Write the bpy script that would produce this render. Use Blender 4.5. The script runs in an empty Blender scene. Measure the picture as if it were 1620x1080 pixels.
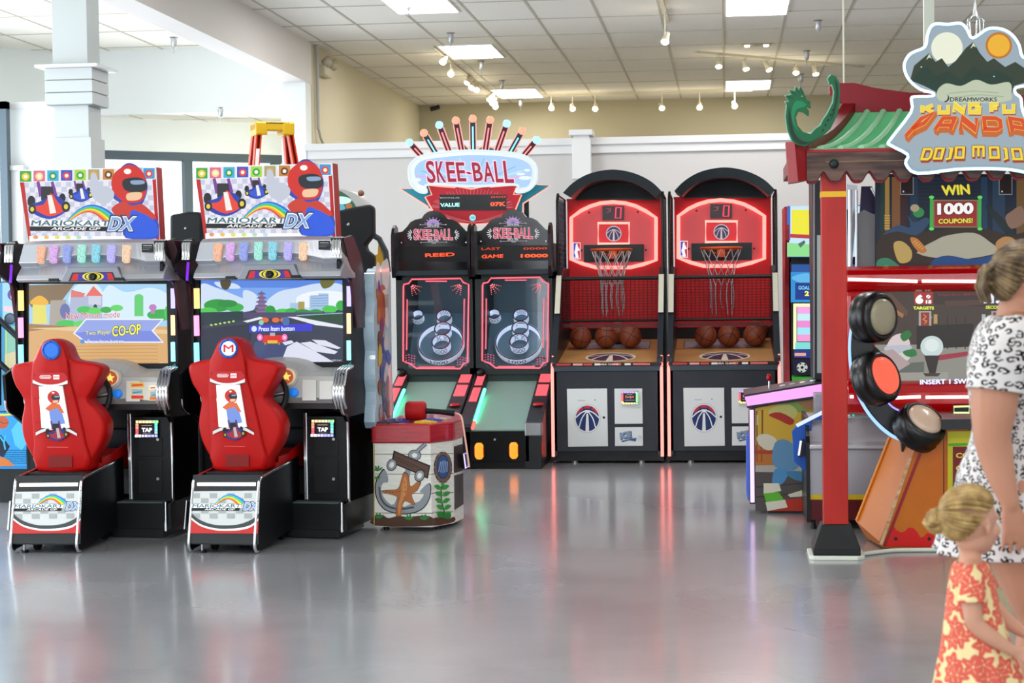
import bpy, bmesh, math, random
from mathutils import Vector as V, Matrix as Mx
PI = math.pi
sc = bpy.context.scene
COL = sc.collection
random.seed(5)
# ---------------------------------------------------------------- camera
FPX = 2850.0
YAW, PIT, ROL = 0.1185, 0.0316, 0.013
CAM = V((0, 0, 1.5))
_F = V((-math.sin(YAW)*math.cos(PIT), math.cos(YAW)*math.cos(PIT), -math.sin(PIT)))
_R0 = V((math.cos(YAW), math.sin(YAW), 0)); _U0 = _R0.cross(_F)
_R = _R0*math.cos(ROL) - _U0*math.sin(ROL); _U = _U0*math.cos(ROL) + _R0*math.sin(ROL)
cd = bpy.data.cameras.new('camera'); cam = bpy.data.objects.new('camera', cd); COL.objects.link(cam)
cd.sensor_width = 36.0; cd.lens = FPX/1620*36; cd.clip_start = 0.05; cd.clip_end = 200
cam.matrix_world = Mx(((_R.x, _U.x, -_F.x, CAM.x), (_R.y, _U.y, -_F.y, CAM.y), (_R.z, _U.z, -_F.z, CAM.z), (0, 0, 0, 1)))
cd.dof.use_dof = True; cd.dof.focus_distance = 12.5; cd.dof.aperture_fstop = 5.0
sc.camera = cam
# ---------------------------------------------------------------- world, exposure
wd = bpy.data.worlds.new('daylight'); sc.world = wd; wd.use_nodes = True
bg = wd.node_tree.nodes['Background']; bg.inputs[0].default_value = (0.90, 0.955, 1.0, 1); bg.inputs[1].default_value = 2.0
sc.view_settings.view_transform = 'Standard'; sc.view_settings.look = 'None'
sc.view_settings.exposure = 0.0; sc.view_settings.gamma = 1.0; sc.view_settings.use_curve_mapping = False

def area(name, loc, sx, sy, power, color=(1, 1, 1), rot=(0, 0, 0)):
    l = bpy.data.lights.new(name, 'AREA'); l.shape = 'RECTANGLE'; l.size = sx; l.size_y = sy; l.energy = power; l.color = color
    o = bpy.data.objects.new(name, l); o.location = loc; o.rotation_euler = rot; COL.objects.link(o); return o
ANGW = 0.62
# daylight entering by the storefront glazing: behind the camera and along the left side
area('daylight_front', (0, -3.6, 2.2), 13, 3.6, 250, (0.92, 0.96, 1.0), (PI/2, 0, 0))
area('daylight_side', (-8.0, 10.5, 2.0), 3.4, 16, 720, (0.86, 0.94, 1.0), (0, -PI/2, 0))

area('daylight_corner', (-6.0, 21.1, 1.75), 2.9, 2.6, 140, (0.93, 0.97, 1.0), (-PI/2, 0, ANGW))
def ray(x, y): return _F + _R*((x-810)/FPX) - _U*((y-540)/FPX)
def W(x, y, Y):
    d = ray(x, y); return CAM + d*(Y/d.y)
def G(x, y, z=0.0):
    d = ray(x, y); return CAM + d*((z-1.5)/d.z)

# ---------------------------------------------------------------- materials
_mc = {}
def lin(h):
    h = h.lstrip('#'); r = []
    for i in (0, 2, 4):
        c = int(h[i:i+2], 16)/255; r.append(c/12.92 if c <= 0.04045 else ((c+0.055)/1.055)**2.4)
    return (r[0], r[1], r[2], 1)
def H(h, rough=0.5, metal=0.0, e=0.0, coat=0.0, spec=0.3):
    k = (h, rough, metal, e, coat, spec)
    if k in _mc: return _mc[k]
    m = bpy.data.materials.new('paint_'+h.strip('#')); m.use_nodes = True
    b = m.node_tree.nodes['Principled BSDF']; c = lin(h)
    b.inputs['Base Color'].default_value = c; b.inputs['Roughness'].default_value = rough
    b.inputs['Metallic'].default_value = metal; b.inputs['Coat Weight'].default_value = coat
    b.inputs['Specular IOR Level'].default_value = spec
    if e: b.inputs['Emission Color'].default_value = c; b.inputs['Emission Strength'].default_value = e
    if not e:   # faint wear in the gloss so that nothing is perfectly uniform
        nt = m.node_tree; n = nt.nodes.new('ShaderNodeTexNoise'); n.inputs['Scale'].default_value = 9
        tc = nt.nodes.new('ShaderNodeTexCoord'); nt.links.new(tc.outputs['Object'], n.inputs['Vector'])
        mr = nt.nodes.new('ShaderNodeMapRange'); mr.inputs[3].default_value = max(0.02, rough-0.07); mr.inputs[4].default_value = min(1, rough+0.07)
        nt.links.new(n.outputs['Fac'], mr.inputs[0]); nt.links.new(mr.outputs[0], b.inputs['Roughness'])
    _mc[k] = m; return m
def nodemat(name):
    m = bpy.data.materials.new(name); m.use_nodes = True
    return m, m.node_tree, m.node_tree.nodes['Principled BSDF']
def noise_mat(name, c1, c2, scale=3.0, rough=0.5, stretch=(1, 1, 1), bump=0.0, metal=0.0, coat=0.0, e=0.0, detail=4, lo=0.35, hi=0.65, rz=0.0):
    if name in _mc: return _mc[name]
    m, nt, b = nodemat(name)
    tc = nt.nodes.new('ShaderNodeTexCoord'); mp = nt.nodes.new('ShaderNodeMapping'); mp.inputs['Scale'].default_value = stretch
    mp.inputs['Rotation'].default_value = (0, rz, 0)
    n = nt.nodes.new('ShaderNodeTexNoise'); n.inputs['Scale'].default_value = scale; n.inputs['Detail'].default_value = detail
    r = nt.nodes.new('ShaderNodeValToRGB'); r.color_ramp.elements[0].color = lin(c1); r.color_ramp.elements[1].color = lin(c2)
    r.color_ramp.elements[0].position = lo; r.color_ramp.elements[1].position = hi
    L = nt.links.new
    L(tc.outputs['Object'], mp.inputs[0]); L(mp.outputs[0], n.inputs['Vector']); L(n.outputs['Fac'], r.inputs[0]); L(r.outputs[0], b.inputs['Base Color'])
    b.inputs['Roughness'].default_value = rough; b.inputs['Metallic'].default_value = metal; b.inputs['Coat Weight'].default_value = coat; b.inputs['Specular IOR Level'].default_value = 0.3
    if e: L(r.outputs[0], b.inputs['Emission Color']); b.inputs['Emission Strength'].default_value = e
    if bump:
        bp = nt.nodes.new('ShaderNodeBump'); bp.inputs['Strength'].default_value = bump; bp.inputs['Distance'].default_value = 0.01
        L(n.outputs['Fac'], bp.inputs['Height']); L(bp.outputs[0], b.inputs['Normal'])
    _mc[name] = m; return m
def glass_mat(name='clear_glass', tint=(0.97, 0.985, 1, 1), refl=0.06):
    if name in _mc: return _mc[name]
    m = bpy.data.materials.new(name); m.use_nodes = True; nt = m.node_tree; nt.nodes.clear()
    o = nt.nodes.new('ShaderNodeOutputMaterial'); t = nt.nodes.new('ShaderNodeBsdfTransparent'); t.inputs[0].default_value = tint
    g = nt.nodes.new('ShaderNodeBsdfGlossy'); g.inputs['Roughness'].default_value = 0.02; mx = nt.nodes.new('ShaderNodeMixShader')
    mx.inputs[0].default_value = refl; nt.links.new(t.outputs[0], mx.inputs[1]); nt.links.new(g.outputs[0], mx.inputs[2]); nt.links.new(mx.outputs[0], o.inputs[0])
    _mc[name] = m; return m

# ---------------------------------------------------------------- mesh builder
class MB:
    def __init__(s): s.v = []; s.f = []; s.mi = []; s.mats = []; s.sm = []
    def k(s, m):
        if m not in s.mats: s.mats.append(m)
        return s.mats.index(m)
    def add(s, vs, fs, m, sm=False):
        b = len(s.v); i = s.k(m)
        s.v += [tuple(v) for v in vs]
        for f in fs: s.f.append([b+q for q in f]); s.mi.append(i); s.sm.append(sm)
        return s
    def box(s, x0, x1, y0, y1, z0, z1, m, T=None):
        vs = [V((x, y, z)) for x in (x0, x1) for y in (y0, y1) for z in (z0, z1)]
        if T: vs = [T @ v for v in vs]
        return s.add(vs, [(0, 1, 3, 2), (4, 6, 7, 5), (0, 4, 5, 1), (2, 3, 7, 6), (0, 2, 6, 4), (1, 5, 7, 3)], m)
    def prism(s, pts, ax, a, b, m, msides=None, T=None, sm=False):
        # pts: outline in the two other axes (x: (y,z)  y: (x,z)  z: (x,y))
        def P(p, t):
            q = V((t, p[0], p[1])) if ax == 'x' else V((p[0], t, p[1])) if ax == 'y' else V((p[0], p[1], t))
            return T @ q if T else q
        n = len(pts); A = [P(p, a) for p in pts]; B = [P(p, b) for p in pts]
        ar = sum(pts[i][0]*pts[(i+1) % n][1]-pts[(i+1) % n][0]*pts[i][1] for i in range(n))
        flip = (ar > 0) == (ax in 'xz'); flip = flip if b > a else not flip
        lo = list(range(n)); hi = list(range(n, 2*n))
        fa = [lo[::-1] if flip else lo, hi if flip else hi[::-1]]
        s.add(A+B, fa, m)
        s.add(A+B, [((i, (i+1) % n, n+(i+1) % n, n+i) if flip else (i, n+i, n+(i+1) % n, (i+1) % n)) for i in range(n)], msides or m, sm)
        return s
    def loft(s, rings, m, caps=True, sm=True, closed=True):
        n = len(rings[0]); vs = [p for r in rings for p in r]; fs = []
        for j in range(len(rings)-1):
            for i in range(n if closed else n-1):
                a = j*n+i; b = j*n+(i+1) % n; fs.append((a, b, b+n, a+n))
        s.add(vs, fs, m, sm)
        if caps and closed: s.add(rings[0], [list(range(n))[::-1]], m); s.add(rings[-1], [list(range(n))], m)
        return s
    def tube(s, pts, r, m, n=8, closed=False, caps=True):
        pts = [V(p) for p in pts]; N = len(pts); rs = r if isinstance(r, (list, tuple)) else [r]*N
        rings = []; up = None
        for i, p in enumerate(pts):
            a = pts[(i-1) % N] if (closed or i > 0) else p; b = pts[(i+1) % N] if (closed or i < N-1) else p
            t = (b-a).normalized()
            if up is None: up = V((0, 0, 1)) if abs(t.z) < 0.9 else V((0, 1, 0))
            x = t.cross(up); x = x.normalized() if x.length > 1e-6 else V((1, 0, 0)); up = x.cross(t).normalized()
            rings.append([p + (x*math.cos(2*PI*k/n) + up*math.sin(2*PI*k/n))*rs[i] for k in range(n)])
        if closed: rings.append(rings[0])
        return s.loft(rings, m, caps=caps and not closed)
    def cyl(s, p0, p1, r0, m, r1=None, n=20): return s.tube([p0, p1], [r0, r0 if r1 is None else r1], m, n)
    def lathe(s, prof, c, ax, m, n=28):
        # prof: (radius, distance along ax)
        c = V(c); ax = V(ax).normalized(); x = ax.orthogonal().normalized(); y = ax.cross(x)
        rings = [[c+ax*h+(x*math.cos(2*PI*k/n)+y*math.sin(2*PI*k/n))*max(r, 1e-4) for k in range(n)] for r, h in prof]
        return s.loft(rings, m, caps=True)
    def sph(s, c, r, m, n=20, sc_=(1, 1, 1), T=None):
        c = V(c); rings = []
        for j in range(1, n//2):
            th = PI*j/(n//2)
            rings.append([V((math.cos(2*PI*k/n)*math.sin(th)*sc_[0]*r, math.sin(2*PI*k/n)*math.sin(th)*sc_[1]*r, -math.cos(th)*sc_[2]*r)) for k in range(n)])
        if T: rings = [[T @ p for p in q] for q in rings]
        rings = [[c+p for p in q] for q in rings]
        return s.loft(rings, m)
    def build(s, name, parent=None, bev=0, seg=2, loc=None, tagd=None, rz=0):
        me = bpy.data.meshes.new(name); me.from_pydata(s.v, [], s.f)
        for m in s.mats: me.materials.append(m)
        me.polygons.foreach_set('material_index', s.mi); me.polygons.foreach_set('use_smooth', s.sm); me.update()
        o = bpy.data.objects.new(name, me); COL.objects.link(o)
        if parent: o.parent = parent
        if loc: o.location = loc
        if rz: o.rotation_euler[2] = rz
        if bev:
            w = o.modifiers.new('bevel', 'BEVEL'); w.width = bev; w.segments = seg; w.limit_method = 'ANGLE'; w.angle_limit = 0.7; w.use_clamp_overlap = True
            wl = o.modifiers.new('weld', 'WELD'); wl.merge_threshold = 1e-5
            o.modifiers.move(1, 0)
        if tagd: tag(o, *tagd)
        return o
def tag(o, label, cat, group=None, kind=None):
    if label: o['label'] = label
    if cat: o['category'] = cat
    if group: o['group'] = group
    if kind: o['kind'] = kind
    return o
def struct(o): o['kind'] = 'structure'; return o
def thing(name, label, cat, loc=(0, 0, 0), rz=0.0, group=None):
    o = bpy.data.objects.new(name, None); COL.objects.link(o); o.location = loc; o.rotation_euler = (0, 0, rz); o.empty_display_size = 0.2
    return tag(o, label, cat, group)
def mat_of(o): return Mx.Translation(o.location) @ o.rotation_euler.to_matrix().to_4x4()
def dup(o, parent=None, label=None, loc=None, rz=None, skip=()):
    c = o.copy(); COL.objects.link(c)
    if parent: c.parent = parent
    if label: c['label'] = label
    if loc: c.location = loc
    if rz is not None: c.rotation_euler[2] = rz
    for ch in list(o.children):
        if ch in skip: continue
        dup(ch, c, skip=skip)
    return c

# ---------------------------------------------------------------- flat printed panels
class Pl:
    """a plane of a thing, in the thing's own space; h() reads where a measured sight line meets it"""
    def __init__(s, T, o, u=(1, 0, 0), v=(0, 0, 1)):
        s.M = mat_of(T) if T else Mx.Identity(4); s.o = V(o); s.u = V(u).normalized(); s.v = V(v).normalized(); s.n = s.u.cross(s.v)
        I = s.M.inverted(); s.c = I @ CAM; s.I3 = I.to_3x3()
    def h(s, px, py):
        d = s.I3 @ ray(px, py); t = (s.o-s.c).dot(s.n)/d.dot(s.n); q = s.c+d*t-s.o
        return (q.dot(s.u), q.dot(s.v))
    def p(s, a, b, k=0.0): return s.o+s.u*a+s.v*b+s.n*k
    def q(s, px, py, k=0.0): return s.p(*s.h(px, py), k)
_tc = {}
def textmesh(t, bold):
    key = (t, bold)
    if key in _tc: return _tc[key]
    if bold and any(c in t for c in 'MWmw'):   # thicken by overlaying, the font's own offset breaks on M and W
        vs, fs = textmesh(t, 0.0); V2 = []; F2 = []
        for k, (dx, dy) in enumerate(((-1, 0), (1, 0), (0, 1), (0, -1), (0, 0))):
            b = len(V2); V2 += [(v[0]+dx*bold*0.7, v[1]+dy*bold*0.7, k*1e-3) for v in vs]; F2 += [[q+b for q in f] for f in fs]
        _tc[key] = (V2, F2); return _tc[key]
    cu = bpy.data.curves.new('lettering', 'FONT'); cu.body = t; cu.resolution_u = 3; cu.offset = bold; cu.fill_mode = 'FRONT'
    o = bpy.data.objects.new('lettering', cu); me = bpy.data.meshes.new_from_object(o)
    vs = [tuple(v.co) for v in me.vertices]; fs = [list(p.vertices) for p in me.polygons]
    bpy.data.objects.remove(o); bpy.data.curves.remove(cu); bpy.data.meshes.remove(me)
    _tc[key] = (vs, fs); return _tc[key]
def clip_poly(pts, c):
    for ax, lim, sg in ((0, c[0], 1), (0, c[2], -1), (1, c[1], 1), (1, c[3], -1)):
        out = []
        for i in range(len(pts)):
            a, b = pts[i-1], pts[i]; ia = (a[ax]-lim)*sg >= 0; ib = (b[ax]-lim)*sg >= 0
            if ia != ib:
                t = (lim-a[ax])/(b[ax]-a[ax]); out.append((a[0]+(b[0]-a[0])*t, a[1]+(b[1]-a[1])*t))
            if ib: out.append(b)
        pts = out
        if not pts: return []
    return pts
class Art:
    def __init__(s, pl, k0=0.0012, step=0.0001, local=False, clip=None): s.pl = pl; s.k = k0; s.st = max(step*0+0.00012, 0); s.mb = MB(); s.local = local; s.clip = clip; s.hold = False
    def P(s, p, k):
        return s.pl.p(p[0], p[1], k) if s.local else s.pl.q(p[0], p[1], k)
    def up(s):
        if not s.hold: s.k += s.st
    def poly(s, pts, m):
        if s.clip: pts = clip_poly(pts, s.clip)
        if len(pts) < 3: return s
        s.up(); Q = [s.P(p, s.k) for p in pts]; h = [(q-s.pl.o) for q in Q]
        ar = 0
        for i in range(len(h)):
            a, b = h[i], h[(i+1) % len(h)]; ar += a.dot(s.pl.u)*b.dot(s.pl.v)-b.dot(s.pl.u)*a.dot(s.pl.v)
        s.mb.add(Q, [list(range(len(Q))) if ar > 0 else list(range(len(Q)))[::-1]], m); return s
    def blob(s, pts, m, n=6): return s.poly(cr(pts, n), m)
    def rect(s, x0, y0, x1, y1, m): return s.poly([(x0, y0), (x1, y0), (x1, y1), (x0, y1)], m)
    def ell(s, cx, cy, rx, ry, m, n=28, rot=0, a0=0, a1=2*PI):
        c, q = math.cos(rot), math.sin(rot)
        pts = []
        for i in range(n+(0 if a1-a0 > 6.28 else 1)):
            a = a0+(a1-a0)*i/n; x = rx*math.cos(a); y = ry*math.sin(a); pts.append((cx+x*c-y*q, cy+x*q+y*c))
        return s.poly(pts, m)
    def line(s, pts, w, m, closed=False):
        s.up(); n = len(pts); L = []; R = []
        for i in range(n):
            a = pts[(i-1) % n] if (closed or i) else pts[i]; b = pts[(i+1) % n] if (closed or i < n-1) else pts[i]
            dx, dy = b[0]-a[0], b[1]-a[1]; l = math.hypot(dx, dy) or 1; nx, ny = -dy/l*w/2, dx/l*w/2
            if 0 < i < n-1 or closed:
                p, q, r = pts[(i-1) % n], pts[i], pts[(i+1) % n]
                l1 = math.hypot(q[0]-p[0], q[1]-p[1]) or 1; l2 = math.hypot(r[0]-q[0], r[1]-q[1]) or 1
                cs = ((q[0]-p[0])*(r[0]-q[0])+(q[1]-p[1])*(r[1]-q[1]))/l1/l2; g = 1/max(0.5, math.sqrt(max(0, (1+cs)/2))); nx *= g; ny *= g
            L.append((pts[i][0]+nx, pts[i][1]+ny)); R.append((pts[i][0]-nx, pts[i][1]-ny))
        vs = [s.P(p, s.k) for p in L]+[s.P(p, s.k) for p in R]
        fs = [(i, (i+1) % n, n+(i+1) % n, n+i) for i in range(n if closed else n-1)]
        s.mb.add(vs, fs, m); return s
    def text(s, t, bl, br, tl, m, bold=0.0, arch=0.0, taper=0.0):
        # the string's box is mapped to the quad bottom-left, bottom-right, top-left
        s.up(); vs, fs = textmesh(t, bold)
        x0 = min(v[0] for v in vs); x1 = max(v[0] for v in vs); y0 = min(v[1] for v in vs); y1 = max(v[1] for v in vs)
        out = []
        for v in vs:
            a = (v[0]-x0)/(x1-x0); b = (v[1]-y0)/(y1-y0); b2 = b*(1-taper*(2*a-1)**2)+arch*(1-(2*a-1)**2)
            out.append(s.P((bl[0]+(br[0]-bl[0])*a+(tl[0]-bl[0])*b2, bl[1]+(br[1]-bl[1])*a+(tl[1]-bl[1])*b2), s.k+v[2]*0.01))
        s.mb.add(out, fs, m); return s
    def build(s, name, parent, **k): return s.mb.build(name, parent, **k)
def cr(pts, n=6, closed=True):
    out = []; N = len(pts)
    for i in range(N if closed else N-1):
        g = (lambda j: pts[j % N]) if closed else (lambda j: pts[max(0, min(N-1, j))])
        p0, p1, p2, p3 = g(i-1), g(i), g(i+1), g(i+2)
        for k in range(n):
            t = k/n; out.append(tuple(0.5*(2*b+(c-a)*t+(2*a-5*b+4*c-d)*t*t+(3*b-a-3*c+d)*t**3) for a, b, c, d in zip(p0, p1, p2, p3)))
    if not closed: out.append(tuple(pts[-1]))
    return out
def slab(pl, pts, t, m, name, parent, msides=None, local=False, k0=0.0, bev=0):
    """outline on a plane given real thickness t behind it"""
    Q = [pl.p(*p, k0) if local else pl.q(*p, k0) for p in pts]
    n = len(Q); ar = 0
    for i in range(n):
        a, b = Q[i]-pl.o, Q[(i+1) % n]-pl.o; ar += a.dot(pl.u)*b.dot(pl.v)-b.dot(pl.u)*a.dot(pl.v)
    if ar < 0: Q = Q[::-1]
    B = [q-pl.n*t for q in Q]; mb = MB()
    mb.add(Q+B, [list(range(n)), list(range(n, 2*n))[::-1]], m)
    mb.add(Q+B, [(i, n+i, n+(i+1) % n, (i+1) % n) for i in range(n)], msides or m)
    return mb.build(name, parent, bev=bev)
def tubepx(pl, pts, r, m, name, parent, k=0.01, closed=False, local=False, n=8):
    Q = [pl.p(*p, k) if local else pl.q(*p, k) for p in pts]
    return MB().tube(Q, r, m, n, closed).build(name, parent)
# shared paints
BLACK = H('#060708', 0.35, spec=0.3); DARK = H('#131518', 0.45, spec=0.3); CHROME = H('#d8dadc', 0.18, 1.0); STEEL = H('#9a9c9e', 0.3, 0.9)
SILVER = H('#b9bbbf', 0.32, 0.75); SGREY = H('#8b8d92', 0.4, 0.3); WHITE = H('#eeeeec', 0.5); RED = H('#c81e1c', 0.32, coat=0.3)
# ================================================================ ROOM
HC = 4.30
def paint_wall(name, c, rough=0.7):
    return noise_mat(name, c, c, 2, rough)
m, nt, b = nodemat('polished_concrete')
tc = nt.nodes.new('ShaderNodeTexCoord'); L = nt.links.new
n1 = nt.nodes.new('ShaderNodeTexNoise'); n1.inputs['Scale'].default_value = 0.7; n1.inputs['Detail'].default_value = 7; n1.inputs['Roughness'].default_value = 0.6
L(tc.outputs['Object'], n1.inputs['Vector'])
r1 = nt.nodes.new('ShaderNodeValToRGB'); r1.color_ramp.elements[0].position = 0.3; r1.color_ramp.elements[1].position = 0.72
r1.color_ramp.elements[0].color = lin('#7f8286'); r1.color_ramp.elements[1].color = lin('#a3a4a7'); L(n1.outputs['Fac'], r1.inputs[0]); L(r1.outputs[0], b.inputs['Base Color'])
n2 = nt.nodes.new('ShaderNodeTexNoise'); n2.inputs['Scale'].default_value = 0.5; n2.inputs['Detail'].default_value = 0
L(tc.outputs['Object'], n2.inputs['Vector'])
r2 = nt.nodes.new('ShaderNodeMapRange'); r2.inputs[3].default_value = 0.24; r2.inputs[4].default_value = 0.31; L(n2.outputs['Fac'], r2.inputs[0]); L(r2.outputs[0], b.inputs['Roughness'])
b.inputs['Specular IOR Level'].default_value = 0.6; b.inputs['Coat Weight'].default_value = 0.6; b.inputs['Coat Roughness'].default_value = 0.13
FLOOR = m
struct(MB().box(-12, 9, -6, 30, -0.2, 0, FLOOR).build('floor'))

# ceiling of lay-in tiles with a texture of fissures; the grid itself is real bars
CT = noise_mat('ceiling_tile', '#e6e2da', '#f0ede6', 60, 0.9, bump=0.15)
struct(MB().prism([(-9.2, -6), (9, -6), (9, 28), (-5, 28), (-5, 20.6), (-9.2, 20.6)], 'z', HC, HC+0.15, CT).build('ceiling'))
gm = MB(); GB = H('#bdb8a9', 0.6)
x = -8.45
while x < 8: gm.box(x-0.012, x+0.012, -4, 27.7 if x > -4.7 else 20.5, HC-0.006, HC+0.001, GB); x += 0.65
y = 27.7-1.24
while y > -4: gm.box(-8.5 if y < 20.4 else -4.7, 8, y-0.012, y+0.012, HC-0.0055, HC+0.001, GB); y -= 1.24
struct(gm.build('trim_1'))

WB = H('#b3ab90', 0.75); WB2 = H('#cdc5ab', 0.75); WG = H('#d9d8d6', 0.7); WW = H('#eef2f1', 0.7); WT = H('#dadada', 0.5); PW = H('#c3c8c8', 0.6)
# back wall far behind, and right wall outside the frame
struct(MB().box(-4.98, 9, 27.7, 27.9, 0, HC, WB).build('wall_back'))
struct(MB().box(7.2, 7.4, -6, 27.7, 0, HC, WG).build('wall_right'))
# left wall: solid from the pier on; a deep beam over the opening before it
zb = W(483, 133, 20.3).z
lw = MB(); lw.box(-4.98, -4.70, 20.35, 27.7, 0, HC, WB2); struct(lw.build('wall_left'))
struct(MB().box(-4.98, -4.70, -6, 20.35, zb, HC, H('#e3deda', 0.7)).build('trim_2'))
struct(MB().box(-4.995, -4.71, 20.08, 20.35, 0, zb, WW).build('trim_3'))
# half-height partition behind the machines, its cap and the square pilaster
zt = 3.12
struct(MB().box(-4.7, 7.2, 20.1, 20.25, 0, zt-0.1, H('#c6c3c1', 0.7)).build('wall_partition'))
tm = MB(); tm.box(-4.72, 7.2, 20.04, 20.31, zt-0.075, zt, WT); tm.box(-4.7, 7.2, 20.07, 20.1, zt-0.17, zt-0.075, WT); struct(tm.build('trim_4'))
pc = MB(); xa = W(910, 300, 19.95).x; xb = W(931, 300, 19.95).x
pc.box(xa, xb, 19.96, 20.1, 0, 2.75, WT); pc.box(xa-0.03, xb+0.03, 19.93, 20.1, 2.66, 3.10, WT); pc.box(xa-0.015, xb+0.015, 19.94, 20.2, 3.1, 3.16, WT); pc.box(xa-0.06, xb+0.05, 19.9, 20.3, 3.14, 3.2, WT)
struct(pc.build('trim_5', bev=0.004))
# bulkhead across the left bay, lower ceiling behind it
struct(MB().box(-8.3, -4.98, 20.5, 20.62, 3.55, HC, WW).build('wall_bulkhead'))
struct(MB().box(-8.3, -4.98, 20.62, 24, 3.55, 3.6, CT).build('ceiling_bay'))
gm = MB()
for xx in (-7.6, -6.95, -6.3, -5.65): gm.box(xx-0.012, xx+0.012, 20.62, 24, 3.545, 3.551, GB)
for yy in (21.3, 22.5): gm.box(-8.3, -4.98, yy-0.012, yy+0.012, 3.5455, 3.551, GB)
struct(gm.build('trim_6'))
# angled corner wall with the storefront windows
A = W(150, 231, 20.7); B = W(470, 239, 22.3)
ang = math.atan2(B.y-A.y, B.x-A.x); Ln = (B-A).xy.length
def local_box(mb, a0, a1, d0, d1, z0, z1, m):
    T = Mx.Translation((A.x, A.y, 0)) @ Mx.Rotation(ang, 4, 'Z'); mb.box(a0, a1, d0, d1, z0, z1, m, T)
wb = MB(); local_box(wb, -1.4, Ln+0.6, 0, 0.2, 3.16, HC, WW); struct(wb.build('wall_window'))
FR = H('#56636c', 0.45, 0.3)
wf = MB()
local_box(wf, -1.4, Ln+0.6, 0.02, 0.14, 3.06, 3.16, FR); local_box(wf, -1.4, Ln+0.6, 0.02, 0.14, 0, 0.12, FR)
for a in (-1.35, 0.02, 1.18, 2.35): local_box(wf, a-0.05, a+0.05, 0.03, 0.14, 0.12, 3.06, FR)
win = struct(wf.build('window_1')); gl = MB(); local_box(gl, -1.3, Ln+0.6, 0.08, 0.088, 0.12, 3.06, glass_mat()); gl.build('window_glass', win)
# left outer wall with its long run of glazing
ow = MB(); ow.box(-8.5, -8.3, -6, 20.6, 3.16, HC, WW); ow.box(-8.5, -8.3, 19.2, 20.6, 0, 3.16, WW); struct(ow.build('wall_side'))
of = MB(); of.box(-8.46, -8.36, -6, 19.2, 3.06, 3.16, FR)
for i in range(9): of.box(-8.46, -8.36, 19.1-i*2.6, 19.2-i*2.6, 0, 3.06, FR)
win = struct(of.build('window_2')); MB().box(-8.42, -8.41, -6, 19.2, 0, 3.06, glass_mat()).build('window_glass', win)
# white stub wall and framed doorway at the far left
a0 = W(12, 300, 18.6); a1 = W(92, 300, 18.6); zc = W(50, 163, 18.6).z
pm = MB(); pm.box(a0.x, a1.x, 18.6, 18.9, 0, zc, WW); pm.box(a0.x-0.02, a1.x+0.02, 18.57, 18.93, zc-0.06, zc+0.01, WT)
pm.box(a0.x-0.03, a0.x+0.2, 18.5, 18.7, 0, W(20, 262, 18.5).z, WT); pm.box(a0.x-0.06, a0.x+0.23, 18.47, 18.72, W(20, 262, 18.5).z-0.05, W(20, 262, 18.5).z, WT)
struct(pm.build('wall_stub'))
d0 = W(-30, 160, 18.4); d1 = W(12, 160, 18.4)
dm = MB(); dm.box(d1.x-0.1, d1.x-0.02, 18.4, 18.5, 0, d1.z, FR); dm.box(d0.x, d1.x-0.02, 18.4, 18.5, d1.z-0.08, d1.z, FR); dm.box(d1.x-0.2, d1.x-0.15, 18.41, 18.49, 0, d1.z-0.1, FR)
dr = struct(dm.build('door_1')); MB().box(d0.x, d1.x-0.1, 18.44, 18.45, 0, d1.z-0.08, glass_mat()).build('door_glass', dr)
# square clad column
Yc = 16.0; c0 = W(83.5, 100, Yc); c1 = W(138.5, 100, Yc); w = c1.x-c0.x
cm = MB(); cm.box(c0.x, c1.x, Yc, Yc+w, 2.8, HC, PW)
zt1 = W(110, 108, Yc).z; zt2 = W(110, 167, Yc).z
cm.box(c0.x-0.02, c1.x+0.025, Yc-0.02, Yc+w+0.02, 0, 2.9, PW)
for i in range(3):
    h = (zt1-zt2)/3; cm.box(c0.x-0.06, c1.x+0.06, Yc-0.055, Yc+w+0.055, zt2+i*h+0.008, zt2+(i+1)*h-0.002, PW)
cm.box(c0.x-0.05, c1.x+0.05, Yc-0.045, Yc+w+0.045, zt2, zt1, H('#8f9496', 0.7))
cm.box(c0.x-0.13, c1.x+0.13, Yc-0.12, Yc+w+0.12, zt1, zt1+0.028, WT)
struct(cm.build('trim_7', bev=0.003))
# front of the building behind the camera: header over the shop windows
fw = MB(); fw.box(-8.3, 7.2, -4.2, -4.0, 3.4, HC, WG)
for i in range(7): fw.box(-8.3+i*2.57, -8.2+i*2.57, -4.2, -4.05, 0, 3.4, FR)
win = struct(fw.build('window_3')); MB().box(-8.3, 7.2, -4.12, -4.11, 0, 3.4, glass_mat()).build('window_glass', win)
# pale yard outside
struct(MB().box(-40, -12, -30, 60, -0.3, -0.05, H('#c9ccc8', 0.9)).build('ground'))

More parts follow.
